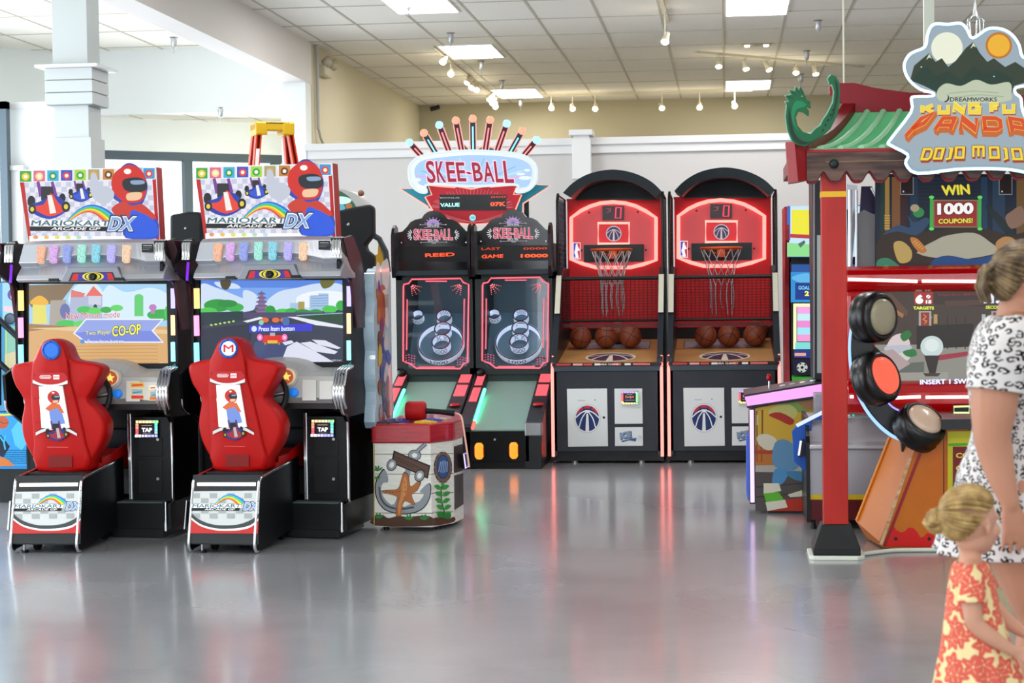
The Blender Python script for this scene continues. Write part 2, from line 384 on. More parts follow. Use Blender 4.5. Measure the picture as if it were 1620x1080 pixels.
# ---------------------------------------------------------------- ceiling panels
LP = H('#ffffff', 0.5, e=7.0)
lights = [(-3.31, 17.15, 1), (-3.31, 20.9, 1), (-3.31, 25.72, 1), (0.03, 18.0, 1), (0.03, 25.4, 1), (-3.31, 12.2, 0), (0.03, 12.2, 0), (3.3, 12.2, 0), (-3.31, 6, 0), (0.03, 6, 0), (3.3, 6, 0), (3.3, 18.0, 0), (3.3, 25.4, 0), (-3.31, 0.5, 0), (0.03, 0.5, 0)]
lab = ['bright square ceiling light panel at the top edge, left of the middle', 'bright ceiling light panel beside the near end of the long spotlight track', 'bright ceiling light panel beside the far end of the long spotlight track',
       'bright ceiling light panel at the top edge, above the basketball machines', 'smaller looking bright ceiling light panel near the back wall on the right']
for i, (lx, ly, vis) in enumerate(lights):
    t = thing('ceiling_light', lab[i] if vis else 'ceiling light panel in the front part of the hall', 'ceiling light', (lx, ly, HC), 0, 'ceiling light panels')
    fm = MB(); q = H('#e8e6df', 0.5)
    for bx in ((-0.02, 0.64, -0.02, 0.0), (-0.02, 0.64, 1.2, 1.22), (-0.02, 0.0, 0, 1.2), (0.62, 0.64, 0, 1.2)): fm.box(*bx, -0.012, 0.002, q)
    fm.build('light_frame', t)
    MB().box(0, 0.62, 0, 1.2, -0.008, 0.0, LP).build('diffuser', t)
    a = area('panel_light', (0.31, 0.6, -0.03), 0.6, 1.15, 40 if ly > 15 else 36, (1, 0.96, 0.88) if ly > 19 else (1, 0.98, 0.95)); a.parent = t
# ================================================================ RACING GAME CABINETS
def E(h, s=1.0, rough=0.3):
    k = ('E', h, s, rough)
    if k in _mc: return _mc[k]
    m, nt, b = nodemat('lit_'+h.strip('#')); b.inputs['Base Color'].default_value = (0.02, 0.02, 0.02, 1)
    b.inputs['Roughness'].default_value = rough; b.inputs['Specular IOR Level'].default_value = 0.15; b.inputs['Emission Color'].default_value = lin(h); b.inputs['Emission Strength'].default_value = s
    _mc[k] = m; return m
REDP = H('#b00a06', 0.42, spec=0.2); CABK = H('#040507', 0.35, spec=0.25); GREYP = H('#202325', 0.45, spec=0.3); HOOD = H('#a9abb1', 0.34, 0.55)
PLA = H('#aeada9', 0.4, 0.15); LEATHER = H('#15171b', 0.5)

def rainbow(ar, pts, w, cols):
    # nested arcs: pts centre line in px, widths grow along the line
    N = len(pts)
    for j, c in enumerate(cols):
        L = []; R = []
        for i, p in enumerate(pts):
            a = pts[max(0, i-1)]; b = pts[min(N-1, i+1)]; dx, dy = b[0]-a[0], b[1]-a[1]; l = math.hypot(dx, dy)
            nx, ny = dy/l, -dx/l; ww = w*(0.15+0.85*i/(N-1)); o0 = (j/len(cols)-0.5)*ww; o1 = ((j+1)/len(cols)-0.5)*ww
            L.append((p[0]-nx*o0, p[1]-ny*o0)); R.append((p[0]-nx*o1, p[1]-ny*o1))
        ar.poly(L+R[::-1], c)
RB = ['#2b62d8', '#30c0e8', '#3ac84a', '#f4e23a', '#f49a20', '#e8402a']
def logo(ar, x0, y0, x1, e, dxw=0.27):
    """title block: italic lettering over a black bar, rainbow swoosh, two big letters"""
    w = x1-x0; F = lambda h: E(h, e) if e else H(h, 0.4)
    pts = [(x0+w*(0.33+0.42*t), y0-w*(0.02+0.19*math.sin(PI*(0.08+0.78*t)))) for t in [i/14 for i in range(15)]]
    rainbow(ar, pts, w*0.12, [F(c) for c in RB])
    ar.rect(x0, y0-w*0.10, x0+w*0.74, y0-w*0.045, F('#f6f7f7'))
    ar.text('MARIOKART', (x0+w*0.01, y0-w*0.048), (x0+w*0.73, y0-w*0.048), (x0+w*0.02, y0-w*0.10), F('#3a6a78'), 0.03)
    ar.poly([(x0, y0-w*0.042), (x0+w*0.72, y0-w*0.042), (x0+w*0.71, y0), (x0, y0)], F('#0c0c0e'))
    ar.text('ARCADE GP', (x0+w*0.19, y0-w*0.008), (x0+w*0.64, y0-w*0.008), (x0+w*0.205, y0-w*0.036), F('#f8f8f8'), 0.02)
    a = x0+w*0.755; q = w*0.13
    ar.text('DX', (a, y0+w*0.005), (a+w*0.24, y0+w*0.005), (a+w*0.035, y0-w*0.14), F('#16265a'), 0.10)
    ar.text('DX', (a+w*0.012, y0-w*0.004), (a+w*0.228, y0-w*0.004), (a+w*0.045, y0-w*0.13), F('#f4f6fa'), 0.055)
    ar.text('DX', (a+w*0.018, y0-w*0.012), (a+w*0.218, y0-w*0.012), (a+w*0.048, y0-w*0.122), F('#7ea8e0'), 0.015)
def small_kart(ar, cx, cy, s, body, e, wheel='#15151a'):
    F = lambda h: E(h, e) if e else H(h, 0.4)
    for dx, dy, r in ((-1.0, -0.15, 0.32), (0.75, -0.35, 0.26)): ar.ell(cx+dx*s, cy+dy*s, r*s*0.7, r*s, F(wheel))
    for dx in (-0.55, 0.25): ar.poly([(cx+(dx-0.16)*s, cy-1.25*s), (cx+(dx)*s, cy-1.3*s), (cx+(dx+0.22)*s, cy-0.5*s), (cx+(dx)*s, cy-0.4*s)], F('#7a3a9a'))
    ar.poly([(cx-0.45*s, cy-1.0*s), (cx+0.2*s, cy-1.0*s), (cx+0.3*s, cy-0.3*s), (cx-0.45*s, cy-0.2*s)], F('#26262c'))
    ar.blob([(cx-1.1*s, cy+0.1*s), (cx-0.5*s, cy-0.15*s), (cx+0.3*s, cy-0.5*s), (cx+0.9*s, cy-0.1*s), (cx+0.95*s, cy+0.4*s), (cx+0.1*s, cy+0.85*s), (cx-0.8*s, cy+0.6*s)], F('#2438a8'))
    ar.blob([(cx-0.85*s, cy+0.15*s), (cx-0.3*s, cy+0.0*s), (cx+0.1*s, cy-0.6*s), (cx+0.5*s, cy-0.1*s), (cx+0.85*s, cy+0.35*s), (cx+0.1*s, cy+0.7*s), (cx-0.6*s, cy+0.45*s)], F(body))
    ar.poly([(cx-0.1*s, cy-0.5*s), (cx+0.15*s, cy-0.5*s), (cx+0.4*s, cy+0.5*s), (cx+0.05*s, cy+0.55*s)], F('#f4f0ea'))
    for dx, dy, r in ((-0.95, 0.3, 0.27), (0.95, 0.15, 0.3)): ar.ell(cx+dx*s, cy+dy*s, r*s*0.8, r*s, F(wheel)); ar.ell(cx+dx*s, cy+dy*s, r*s*0.4, r*s*0.5, F('#e8d040'))

def kart_machine(T):
    P = {y: Pl(T, (0, y, 0)) for y in (0.0, 0.09, 0.30, 0.34, 0.36, 0.50, 0.56, 0.62, 0.70, 0.80, 0.82, 0.85)}
    X = lambda y, px, py: P[y].h(px, py)
    # ---- seat base
    zt = X(0.09, 354, 757)[1]; zb = X(0.0, 354, 862)[1]
    xl, xr = X(0.0, 303, 860)[0], X(0.0, 408, 860)[0]; xl2, xr2 = X(0.09, 305, 757)[0], X(0.09, 412, 757)[0]
    xl = min(xl, xl2); xr = max(xr, xr2)-0.012
    ze = zt+0.06
    prof = [(0.0, zb), (0.085, zt-0.015), (0.11, zt), (0.74, ze), (0.74, zb), (0.06, zb-0.035)]
    base = MB(); base.prism([(0.012, zb), (0.10, zt-0.004), (0.74, ze-0.01), (0.74, zb+0.01), (0.05, zb+0.01)], 'x', xl+0.012, xr-0.012, GREYP).build('seat_base', T)
    for s, x0 in ((0, xl), (1, xr-0.014)):
        mb = MB(); mb.prism([(0.0, zb+0.02), (0.002, zb-0.01), (0.02, zb-0.035), (0.10, zb-0.03), (0.74, zb+0.03), (0.74, ze), (0.125, zt+0.006), (0.095, zt-0.004), (0.085, zt-0.02)], 'x', x0, x0+0.014, H('#06070c', 0.4, spec=0.25)); sp = mb.build('side_panel', T)
        MB().tube([(x0+0.007, 0.74, ze+0.002), (x0+0.007, 0.125, zt+0.008), (x0+0.007, 0.095, zt-0.002), (x0+0.007, 0.083, zt-0.02), (x0+0.007, 0.0, zb+0.02), (x0+0.007, 0.0, zb-0.012), (x0+0.007, 0.018, zb-0.035), (x0+0.007, 0.05, zb-0.035)], 0.0095, CHROME, 8).build('edge_trim', sp)
    # front plate printed panel, sloping back
    v = V((0, 0.088, zt-zb)).normalized()
    pf = Pl(T, (0, 0.0, zb), (1, 0, 0), (0, v.y, v.z))
    plate = slab(pf, [(306, 751), (412, 751), (409, 861), (300, 859)], 0.008, GREYP, 'front_plate', T, k0=0.004)
    ar = Art(pf, k0=0.006); W_ = lambda h: H(h, 0.35)
    ar.poly([(304.5, 777), (411.5, 776), (408.5, 844), (300.5, 843)], W_('#cfd2d0'))
    for r in range(5):
        for c in range(9):
            if (r+c) % 2: continue
            xx = 304+c*13.7; yy = 780+r*8
            if xx+12 < 410: ar.rect(xx+1, yy, xx+13, yy+8, W_('#a3a8a6'))
    cv = [(303.5, 811), (315, 821), (335, 829), (356, 831), (380, 829), (400, 821), (410, 812)]
    lo = [(303, 818), (318, 829), (338, 835), (356, 836.5), (380, 835), (398, 830), (409.5, 820)]
    ar.poly(cr(cv, 5, False)+cr(lo, 5, False)[::-1], W_('#3a4242'))
    lo2 = [(302.5, 821), (318, 832), (338, 838), (356, 839.5), (380, 838.5), (398, 833.5), (409.5, 823)]
    ar.poly(cr(lo, 5, False)+cr(lo2, 5, False)[::-1], W_('#f2f2f0'))
    ar.poly(cr(lo2, 5, False)+[(408.8, 844), (300.8, 843.5)], W_('#c42c28'))
    logo(ar, 304, 808, 410, 0)
    ar.build('printed_graphic', plate)
    lb = tubepx(pf, [(313, 766), (405, 766)], 0.011, E('#ffd9b0', 2.2), 'light_bar', T, k=0.002)
    lb.data.materials[0] = light_bar_mat()
    # castors and levelling foot
    for cx, cy in ((xl+0.10, 0.16), (xr-0.07, 0.16), (xl+0.10, 0.6), (xr-0.07, 0.6)):
        mb = MB(); mb.cyl((cx-0.014, cy, 0.036), (cx+0.014, cy, 0.036), 0.036, H('#101010', 0.5)); mb.box(cx-0.02, cx+0.02, cy-0.02, cy+0.02, 0.065, zb+0.012, STEEL)
        mb.build('castor', T)
    mb = MB(); mb.cyl((xl+0.075, 0.03, 0.012), (xl+0.075, 0.03, zb+0.01), 0.007, STEEL); mb.cyl((xl+0.075, 0.03, 0.0), (xl+0.075, 0.03, 0.014), 0.024, BLACK); mb.build('levelling_foot', T)
    # mount plate under the seat
    mz = X(0.30, 370, 750)[1]; mxl, mxr = X(0.30, 334, 745)[0], X(0.30, 424, 745)[0]
    MB().box(mxl, mxr, 0.22, 0.72, zt-0.01, mz+0.02, DARK).build('seat_mount', T, bev=0.004)
    # ---- seat shell
    out = [(360.7, 533), (349, 537), (343, 546), (337, 560), (331, 568), (313, 571), (302, 575), (299, 581), (300, 590), (305, 606), (312.6, 618), (318.5, 630), (318.8, 643), (315.8, 659), (315.6, 677), (320, 696), (328.9, 714), (336.5, 727), (341.5, 743),
           (382, 743), (423, 743), (428, 727), (440, 707), (447.4, 689), (448.9, 671), (443, 656), (432.6, 643), (424, 635.6), (421.5, 627), (428, 616), (437.4, 598), (443, 585), (440, 576), (424, 571), (399, 566.5), (391, 557), (385.6, 543), (376.3, 535.5)]
    O = [X(0.36, *p) for p in cr(out, 3)]
    cx = sum(p[0] for p in O)/len(O); cz = sum(p[1] for p in O)/len(O)
    def ring(f, y, dz=0): return [V((cx+(a-cx)*f, y, cz+(b-cz)*(f if b > cz else 1-(1-f)*0.3)+dz)) for a, b in O]
    sm = MB(); sm.loft([ring(0.90, 0.50), ring(0.97, 0.49), ring(1.0, 0.45), ring(1.0, 0.38), ring(0.985, 0.350), ring(0.95, 0.335), ring(0.90, 0.332), ring(0.5, 0.326)], REDP)
    seat = sm.build('seat_back', T)
    # raised centre spine with the head block
    spn = [(360.5, 535), (350, 539), (345, 548), (339, 562), (334, 572), (332, 590), (331, 620), (333, 660), (336, 700), (341.5, 742), (421, 742), (418, 700), (410, 660), (400, 620), (393, 595), (391, 575), (388, 560), (384, 547), (377, 538)]
    S = [X(0.34, *p) for p in cr(spn, 2)]; sx = sum(p[0] for p in S)/len(S); sz = sum(p[1] for p in S)/len(S)
    def ring2(f, y): return [V((sx+(a-sx)*f, y, sz+(b-sz)*(0.5+f/2))) for a, b in S]
    MB().loft([ring2(1.02, 0.345), ring2(1.0, 0.325), ring2(0.96, 0.312), ring2(0.90, 0.308), ring2(0.4, 0.306)], REDP).build('seat_spine', seat)
    ps = Pl(T, (0, 0.302, 0))
    # badge
    bc = ps.h(361.5, 551); r = abs(ps.h(376, 551)[0]-bc[0])
    mb = MB(); mb.lathe([(r, -0.012), (r, 0.006), (r*0.93, 0.010), (r*0.80, 0.010), (r*0.78, 0.006)], (bc[0], 0.302, bc[1]), (0, -1, 0), H('#1d5fc0', 0.35), 32)
    for k in range(4): mb.sph((bc[0]+math.cos(k*PI/2)*r*0.88, 0.292, bc[1]+math.sin(k*PI/2)*r*0.88), 0.004, BLACK, 8)
    badge = mb.build('badge', T)
    # plaque, lit print panel, lower decals
    ar = Art(ps, k0=0.002)
    ar.poly([(334, 594), (340, 587), (382, 587), (387, 592), (387.5, 601), (374, 606), (360, 608), (345, 606), (332.5, 600)], W_('#b8181a'))
    ar.poly(cr([(332.5, 598), (345, 604), (360, 606), (375, 604), (387.5, 599)], 4, False)+cr([(387.5, 605), (375, 607.5), (360, 609), (345, 608), (332.5, 603.5)], 4, False), W_('#e8e4e0'))
    ar.line(cr([(332.5, 604), (345, 608), (360, 609.5), (375, 608), (387.5, 605.2)], 4, False), 1.2, W_('#2a2a2c'))
    ar.line([(345, 591.5), (360, 591.5), (361.5, 593.8), (360, 596), (345, 596), (343.5, 593.8)], 0.7, W_('#f4e8e4'), True)
    ar.text('Nintendo', (345.5, 595.3), (359.8, 595.3), (345.5, 592.2), W_('#f4e8e4'), 0.02)
    ar.rect(365, 590.5, 374.5, 597.5, W_('#f0e6e2')); ar.text('amco', (366, 595.5), (373.8, 595.5), (366, 592.5), W_('#c23a34'), 0.02)
    ar.poly(cr([(337, 682), (350, 676), (365, 673.5), (385, 675), (402, 684)], 4, False)+cr([(402, 688), (385, 680), (365, 678), (350, 681), (337, 687)], 4, False), W_('#d8d4d2'))
    ar.line(cr([(337, 681), (350, 675), (365, 672.5), (385, 674), (402, 682)], 4, False), 1.0, W_('#2a2a2c'))
    for p in ((336, 628), (389, 627), (339, 666), (396, 663), (335, 590), (385, 590)): ar.ell(p[0], p[1], 1.1, 1.1, W_('#6a0c0c'), 10)
    ar.line([(355, 705.5), (388, 706)], 0.8, W_('#e06a60'))
    ar.build('seat_decals', seat)
    ar = Art(ps, k0=0.002); ar.rect(357, 719, 394, 738, H('#7c0a08', 0.5)); ar.build('recess_panel', seat)
    lp = slab(ps, [(342, 608.5), (380, 608), (391, 675), (346, 675)], 0.012, W_('#d0b0a8'), 'light_panel', T, k0=0.003)
    ar = Art(ps, k0=0.0045)
    ar.poly([(342.5, 609), (379.5, 608.5), (390.5, 675), (346.5, 675)], E('#f4f8fa', 1.25))
    ar.poly([(343, 630), (352, 612), (362, 609), (356, 640), (350, 674), (346.5, 674)], E('#fff4e0', 1.5))
    helmet(ar, 366, 626, 9.5, 1.0)
    ar.poly([(358, 645), (372, 640), (378, 646), (384, 668), (362, 672)], E('#7a9ae8', 1.0)); ar.poly([(352, 644), (362, 636), (375, 637), (383, 652), (376, 650), (372, 643), (358, 648)], E('#e8703a', 1.0))
    small_kart(ar, 371, 683, 15, '#d03048', 0.6)
    ar.build('printed_graphic', lp)
    # seat cushion with bolsters
    mb = MB(); q0 = X(0.50, 425, 743); cz0 = q0[1]; cxr = X(0.70, 465, 735)[0]
    for s in (-1, 1):
        xa_, xb_ = (s*0.10, s*(cxr)) if s > 0 else (s*(cxr), s*0.10)
        mb.prism([(0.45, cz0-0.01), (0.90, cz0-0.01), (0.93, cz0+0.10), (0.90, cz0+0.135), (0.80, cz0+0.13), (0.62, cz0+0.09), (0.45, cz0+0.085)], 'x', xa_, xb_, REDP)
    mb.prism([(0.45, cz0-0.01), (0.88, cz0-0.01), (0.90, cz0+0.08), (0.87, cz0+0.10), (0.45, cz0+0.05)], 'x', -0.1, 0.1, H('#a01210', 0.5))
    mb.build('seat_cushion', T, bev=0.02, seg=3)
    # ---- main cabinet
    kz0, kz1 = X(0.62, 540, 841)[1], X(0.62, 540, 797)[1]
    KL, KR = X(0.62, 292, 820)[0], X(0.62, 541, 820)[0]; BK = 1.16
    MB().box(KL+0.012, KR-0.012, 0.625, BK, kz0+0.01, kz1, H('#07080a', 0.4, spec=0.25)).build('lower_cabinet', T, bev=0.003)
    MB().box(KL+0.03, KR-0.03, 0.65, BK-0.02, 0.008, kz0+0.02, BLACK).build('plinth', T)  # added black box, blocks the bright window reflection under the cabinet
    MB().box(KL+0.02, KR-0.02, 0.62, 0.72, kz1, kz1+0.008, H('#4a565a', 0.5)).build('footrest', T)
    cz1 = X(0.70, 553, 664)[1]
    cf = MB(); cdl = X(0.70, 487, 700)[0]; cf.box(cdl, KR+0.03, 0.70, BK, kz1+0.005, cz1+0.02, CABK); cf.box(KL, -cdl-0.02, 0.93, BK, kz1+0.005, cz1+0.02, CABK); cf.box(-cdl-0.02, cdl, 1.05, BK, kz1, cz1+0.4, CABK)
    body = cf.build('cabinet_body', T)
    mb = MB(); 
    for px_, a, b in ((483.5, 652, 790),):
        p0 = X(0.70, px_-3, a); p1 = X(0.70, px_-1, b)
        mb.box(p0[0], p0[0]+0.022, 0.685, 0.70, p1[1], p0[1], CHROME)
    mb.build('inner_trim', T, bev=0.003)
    MB().box(-cdl-0.02, cdl-0.03, 0.98, 1.05, kz1+0.12, kz1+0.42, H('#10141d', 0.4)).build('pedal_box', T, bev=0.01)
    for xx in (-0.08, 0.06): MB().prism([(0.93, kz1+0.02), (0.95, kz1+0.02), (1.0, kz1+0.16), (0.98, kz1+0.17)], 'x', xx-0.035, xx+0.035, STEEL).build('pedal', T)
    # coin doors, lock barrels, card reader
    pc_ = Pl(T, (0, 0.70, 0))
    for r_ in ((497, 690, 535, 721), (497, 726, 535, 780)):
        d = slab(pc_, [(r_[0], r_[1]), (r_[2], r_[1]), (r_[2]+0.5, r_[3]), (r_[0]+0.5, r_[3])], 0.01, H('#0b0c0e', 0.5, spec=0.3), 'coin_door', T, k0=0.006, bev=0.002)
        a_, b_ = pc_.h(529, r_[1]+4 if r_[1] < 700 else 757)
        MB().cyl((a_, 0.695, b_), (a_, 0.682, b_), 0.009, STEEL).build('lock', d)
    rd = slab(pc_, cr([(496, 664), (528, 663), (529.5, 665), (529.5, 689), (528, 691), (496, 690.5), (494.5, 688), (494.5, 666)], 2), 0.02, DARK, 'card_reader', T, k0=0.02)
    ar = Art(pc_, k0=0.0205)
    ar.rect(499.5, 668, 524.5, 686, E('#12060c', 1))
    ar.text('TAP', (504, 682), (520.5, 682), (504, 675.2), E('#f4f4fa', 1.4), 0.05); ar.line([(504, 671.5), (520, 671.5)], 1.0, E('#d0a898')); ar.line([(506, 684.2), (519, 684.2)], 0.7, E('#909090'))
    LC = ['#ff5a6a', '#ff9a7a', '#ffd8a0', '#f4f4b0', '#a8ffa0', '#70ffd0', '#90e0ff', '#b0b0ff', '#d0c8ff', '#ffffff']
    per = [(497+i*5.2, 665.5) for i in range(7)]+[(527, 669+i*4.6) for i in range(4)]+[(527-i*5.2, 688) for i in range(7)]+[(497, 684-i*4.6) for i in range(4)]
    for i, p in enumerate(per): ar.rect(p[0]-2.2, p[1]-2, p[0]+2.2, p[1]+2, E(LC[(i*10//len(per)+2) % 10], 1.6))
    ar.build('reader_display', rd)
    # ---- side panels of the cabinet
    z1 = X(0.62, 548, 590)[1]; zh0 = X(0.56, 545, 440)[1]; zh1 = X(0.62, 542, 376)[1]
    sd = [(0.62, kz0+0.01), (0.62, kz1), (0.70, kz1+0.01), (0.685, kz1+0.03), (0.685, cz1-0.02), (0.60, cz1+0.05), (0.56, cz1+0.13), (0.60, z1), (0.70, z1+0.03), (0.80, z1+0.06), (0.80, zh0-0.03), (0.56, zh0+0.05), (0.56, zh0+0.10), (0.66, zh1), (0.82, zh1+0.02), (0.98, zh1-0.10), (1.06, zh1-0.26), (1.16, zh1-0.46), (1.16, kz0+0.01)]
    for s in (-1, 1):
        xo = KR+0.03 if s > 0 else KL-0.012; xi = xo-s*0.018
        sd2 = sd if s > 0 else [(0.93, kz1+0.01), (0.93, kz1+0.03), (0.93, cz1-0.06), (0.66, cz1+0.06), (0.62, cz1+0.13)]+sd[7:-1]+[(1.16, kz1+0.01)]
        sp = MB().prism(sd2, 'x', min(xo, xi), max(xo, xi), H('#05060a', 0.4, spec=0.25)).build('side_panel', T)
        MB().tube([(xo-s*0.009, y_, z_) for y_, z_ in cr(sd[2:7] if s > 0 else sd2[1:5], 4, False)], 0.010, CHROME, 8).build('edge_trim', sp)
        MB().tube([((xo if s > 0 else KL-0.03)-s*0.03, 0.617, kz0), (xo-s*0.03, 0.617, kz1+0.01)], 0.010, CHROME, 8).build('edge_trim', sp)
        # wing beside the hood
        MB().prism([(0.60, zh1), (0.80, zh1+0.01), (0.92, zh1-0.09), (1.02, zh1-0.28), (1.02, zh0-0.3), (0.84, zh0-0.3), (0.74, zh0+0.06)], 'x', xo-0.006 if s > 0 else xo-0.012, xo+0.012 if s > 0 else xo+0.006, H('#4a2630', 0.3, 0.3)).build('wing_panel', T)
    # ---- monitor
    sl, sr = X(0.85, 318, 500)[0], X(0.85, 543, 500)[0]; st_, sb_ = X(0.85, 430, 442)[1], X(0.85, 430, 572)[1]
    mb = MB(); mb.box(KL-0.01, KR+0.01, 0.86, 1.2, sb_-0.06, st_+0.05, BLACK); mb.box(KL, sl-0.004, 0.83, 0.87, sb_-0.05, st_+0.03, DARK); mb.box(sr+0.004, KR+0.02, 0.83, 0.87, sb_-0.05, st_+0.03, DARK); mb.box(sl-0.01, sr+0.01, 0.84, 0.87, sb_-0.05, sb_-0.002, DARK)
    mon = mb.build('monitor', T)
    MB().box(KL-0.02, KR+0.02, 1.08, BK, sb_-0.5, st_+0.02, CABK).build('back_panel', T)
    LEDS = {'r': ['#a8a0ff', '#ffc090', '#90f0ff'], 'l': ['#ffc070', '#ff90c8', '#80e8ff']}
    for i, (ya, yb) in enumerate(((454, 486), (497, 529), (540, 571))):
        for side, xa_, xb_, dy in (('r', 549, 555.5, -1.5), ('l', 307.5, 312.5, 2)):
            a_ = X(0.80, xa_, ya+dy); b_ = X(0.80, xb_, yb+dy)
            MB().box(a_[0], b_[0], 0.79, 0.835, b_[1], a_[1], E(LEDS[side][i], 2.2)).build('led_strip', T)
    # ---- console
    zc0 = X(0.62, 500, 637)[1]; zc1 = X(0.70, 500, 588)[1]; ec = X(0.62, 532, 630)[0]
    st = []
    for t in range(21):
        x_ = -ec+0.04+(2*ec-0.04)*t/20; arch = 0.065*max(0, 1-(x_/0.22)**2)**0.5 if abs(x_) < 0.22 else 0
        st.append([V((x_, yy, zz)) for yy, zz in ((0.74, zc0), (0.60, zc0), (0.565, zc0+0.035), (0.60, zc0+0.16), (0.66, zc1-0.02+arch*0.5), (0.74, zc1+arch), (0.84, zc1+0.02+arch), (0.84, zc0))])
    con = MB().loft(st, PLA, sm=False).build('console', T)
    MB().box(-ec, ec, 0.605, 0.74, zc0-0.035, zc0+0.002, H('#2a2024', 0.4)).build('console_underside', T)
    for s in (-1, 1):
        mb = MB()
        for j in range(4):
            xx = s*(ec+0.006+j*0.019) if s > 0 else -(ec-0.035+j*0.015); mb.tube([(xx, 0.74, zc1+0.03), (xx, 0.62, zc1+0.012), (xx, 0.575, zc1-0.07), (xx, 0.555, zc0+0.10), (xx, 0.56, zc0+0.02), (xx, 0.60, zc0-0.03)], 0.011, CHROME, 10)
        mb.build('console_bumper', T)
    pk = Pl(T, (0, 0.585, zc0+0.10), (1, 0, 0), (0, 0.25, 0.97))
    def disc(px, py, r, h, m, name, par, k=0.0):
        c = pk.q(px, py, k); return MB().lathe([(r, -0.02), (r, h*0.6), (r*0.92, h), (0.001, h)], c, pk.n, m, 28).build(name, par)
    rr = abs(pk.h(469, 597)[0]-pk.h(455.5, 597)[0])
    disc(455.5, 597, rr*1.25, 0.010, H('#a8a7a4', 0.4), 'button_surround', T)
    bt = disc(455.5, 597, rr, 0.018, H('#f2d9b8', 0.3), 'star_button', T, 0.008)
    ar = Art(pk, k0=0.0275); ar.ell(455.5, 597, 11, 11, E('#c0542a', 0.9)); 
    sp_ = [(455.5+(8 if i % 2 == 0 else 3.6)*math.sin(i*PI/5), 597-(8 if i % 2 == 0 else 3.6)*math.cos(i*PI/5)) for i in range(10)]
    ar.poly(sp_, E('#ffe070', 1.1)); ar.build('star', bt)
    disc(466, 621.5, abs(pk.h(473, 620)[0]-pk.h(466, 620)[0]), 0.022, H('#1c78d8', 0.2, e=0.35), 'blue_button', T, 0.004)
    for q4 in (((479, 601), (501, 601), (501, 634), (479, 634)), ((506, 603), (530, 603), (529, 632), (506, 632))):
        slab(pk, list(q4), 0.012, H('#d2d0cb', 0.4), 'console_cover', T, k0=0.012, bev=0.003)
    # steering wheel
    wc = V((-0.025, 0.535, zc0+0.045)); wr = 0.150; wm = MB(); tl = 0.30
    Tw = Mx.Translation(wc) @ Mx.Rotation(-tl, 4, 'X')
    wm.tube([Tw @ V((wr*math.cos(a), 0, wr*math.sin(a))) for a in [2*PI*i/40 for i in range(40)]], 0.017, LEATHER, 12, closed=True)
    wheel = wm.build('steering_wheel', T)
    mb = MB(); mb.lathe([(0.055, 0.0), (0.055, 0.02), (0.045, 0.03), (0.001, 0.03)], Tw @ V((0, 0, 0)), Tw.to_3x3() @ V((0, -1, 0)), H('#33363c', 0.4), 24)
    for a in (0.15, PI-0.15, -PI/2-0.35, -PI/2+0.35): mb.tube([Tw @ V((0.04*math.cos(a), 0, 0.04*math.sin(a))), Tw @ V((wr*math.cos(a), 0, wr*math.sin(a)))], [0.02, 0.013], STEEL, 8)
    mb.tube([wc, wc+V((0, 0.14, -0.02))], 0.04, DARK, 16); mb.build('wheel_hub', wheel)
    # ---- hood
    za, zbm = X(0.62, 420, 376)[1], X(0.56, 430, 441)[1]; hl, hr = X(0.56, 308, 420)[0], X(0.56, 541, 420)[0]
    st = []; hw = (hr-hl)/2; hx = (hl+hr)/2
    for t in range(33):
        u = -1+2*t/32; x_ = hx+u*hw; ar_ = 0.045*(1-min(1, abs(u)/0.75)**2) if abs(u) < 0.75 else 0
        zt_ = za+0.006*(1-u*u); zm = zbm+0.115+ar_; f = 0.03*(1-u*u)
        xt = hx+u*(hw-0.02)
        st.append([V((xt, 0.80, zt_-0.01)), V((xt, 0.64-f, zt_)), V((xt, 0.60-f, zt_-0.02)), V((x_, 0.57-f, zm)), V((x_, 0.61-f, zm-0.025)), V((x_, 0.545-f, zbm+0.04)), V((x_, 0.53-f, zbm+0.012)), V((x_, 0.56-f, zbm)), V((x_, 0.82, zbm))])
    hood = MB().loft(st, HOOD, sm=False).build('hood', T, bev=0.004)
    # recess with camera
    ph = Pl(T, (0, 0.512, 0)); c0_ = ph.h(426, 431)
    mb = MB(); mb.prism([(c0_[0]-0.20, zbm-0.004), (c0_[0]+0.20, zbm-0.004), (c0_[0]+0.155, zbm+0.085), (c0_[0]-0.155, zbm+0.085)], 'y', 0.502, 0.60, H('#808289', 0.4, 0.4)); rc = mb.build('camera_housing', T, bev=0.006)
    ph = Pl(T, (0, 0.502, 0)); ar = Art(ph, k0=0.001); ar.poly([(388, 441), (394, 427), (458, 426), (464, 439.5)], H('#26282c')); ar.poly([(392, 440), (396, 429), (456, 428), (461, 438.5)], H('#c02028', 0.3)); ar.poly([(402, 440), (404, 429), (449, 428), (451, 439)], H('#3a2a90', 0.3))
    ar.ell(427, 433.5, 17, 7, H('#e0d040', 0.3)); ar.ell(427, 433.5, 13.5, 6.2, H('#181818', 0.3)); ar.ell(427, 433.5, 11, 5.8, H('#e0d040', 0.3)); ar.ell(427, 433.5, 6.5, 5.5, H('#141416', 0.2)); ar.build('camera_plate', rc)
    cc = ph.q(427, 434, 0.0); MB().lathe([(0.022, 0), (0.022, 0.02), (0.012, 0.022), (0.001, 0.018)], cc, (0, -1, 0), BLACK, 20).build('camera_lens', rc)
    for px_ in (370, 473): 
        c1_ = X(0.56, px_, 438); MB().box(c1_[0]-0.03, c1_[0]+0.03, 0.50, 0.54, zbm+0.002, zbm+0.02, BLACK).build('hood_vent', T)
    # the seven lit slots
    SL = ['#ffb890', '#e0a8f0', '#8fa0f0', '#a0f0e0', '#80d8f0', '#b8b0ff', '#ffd0a8']
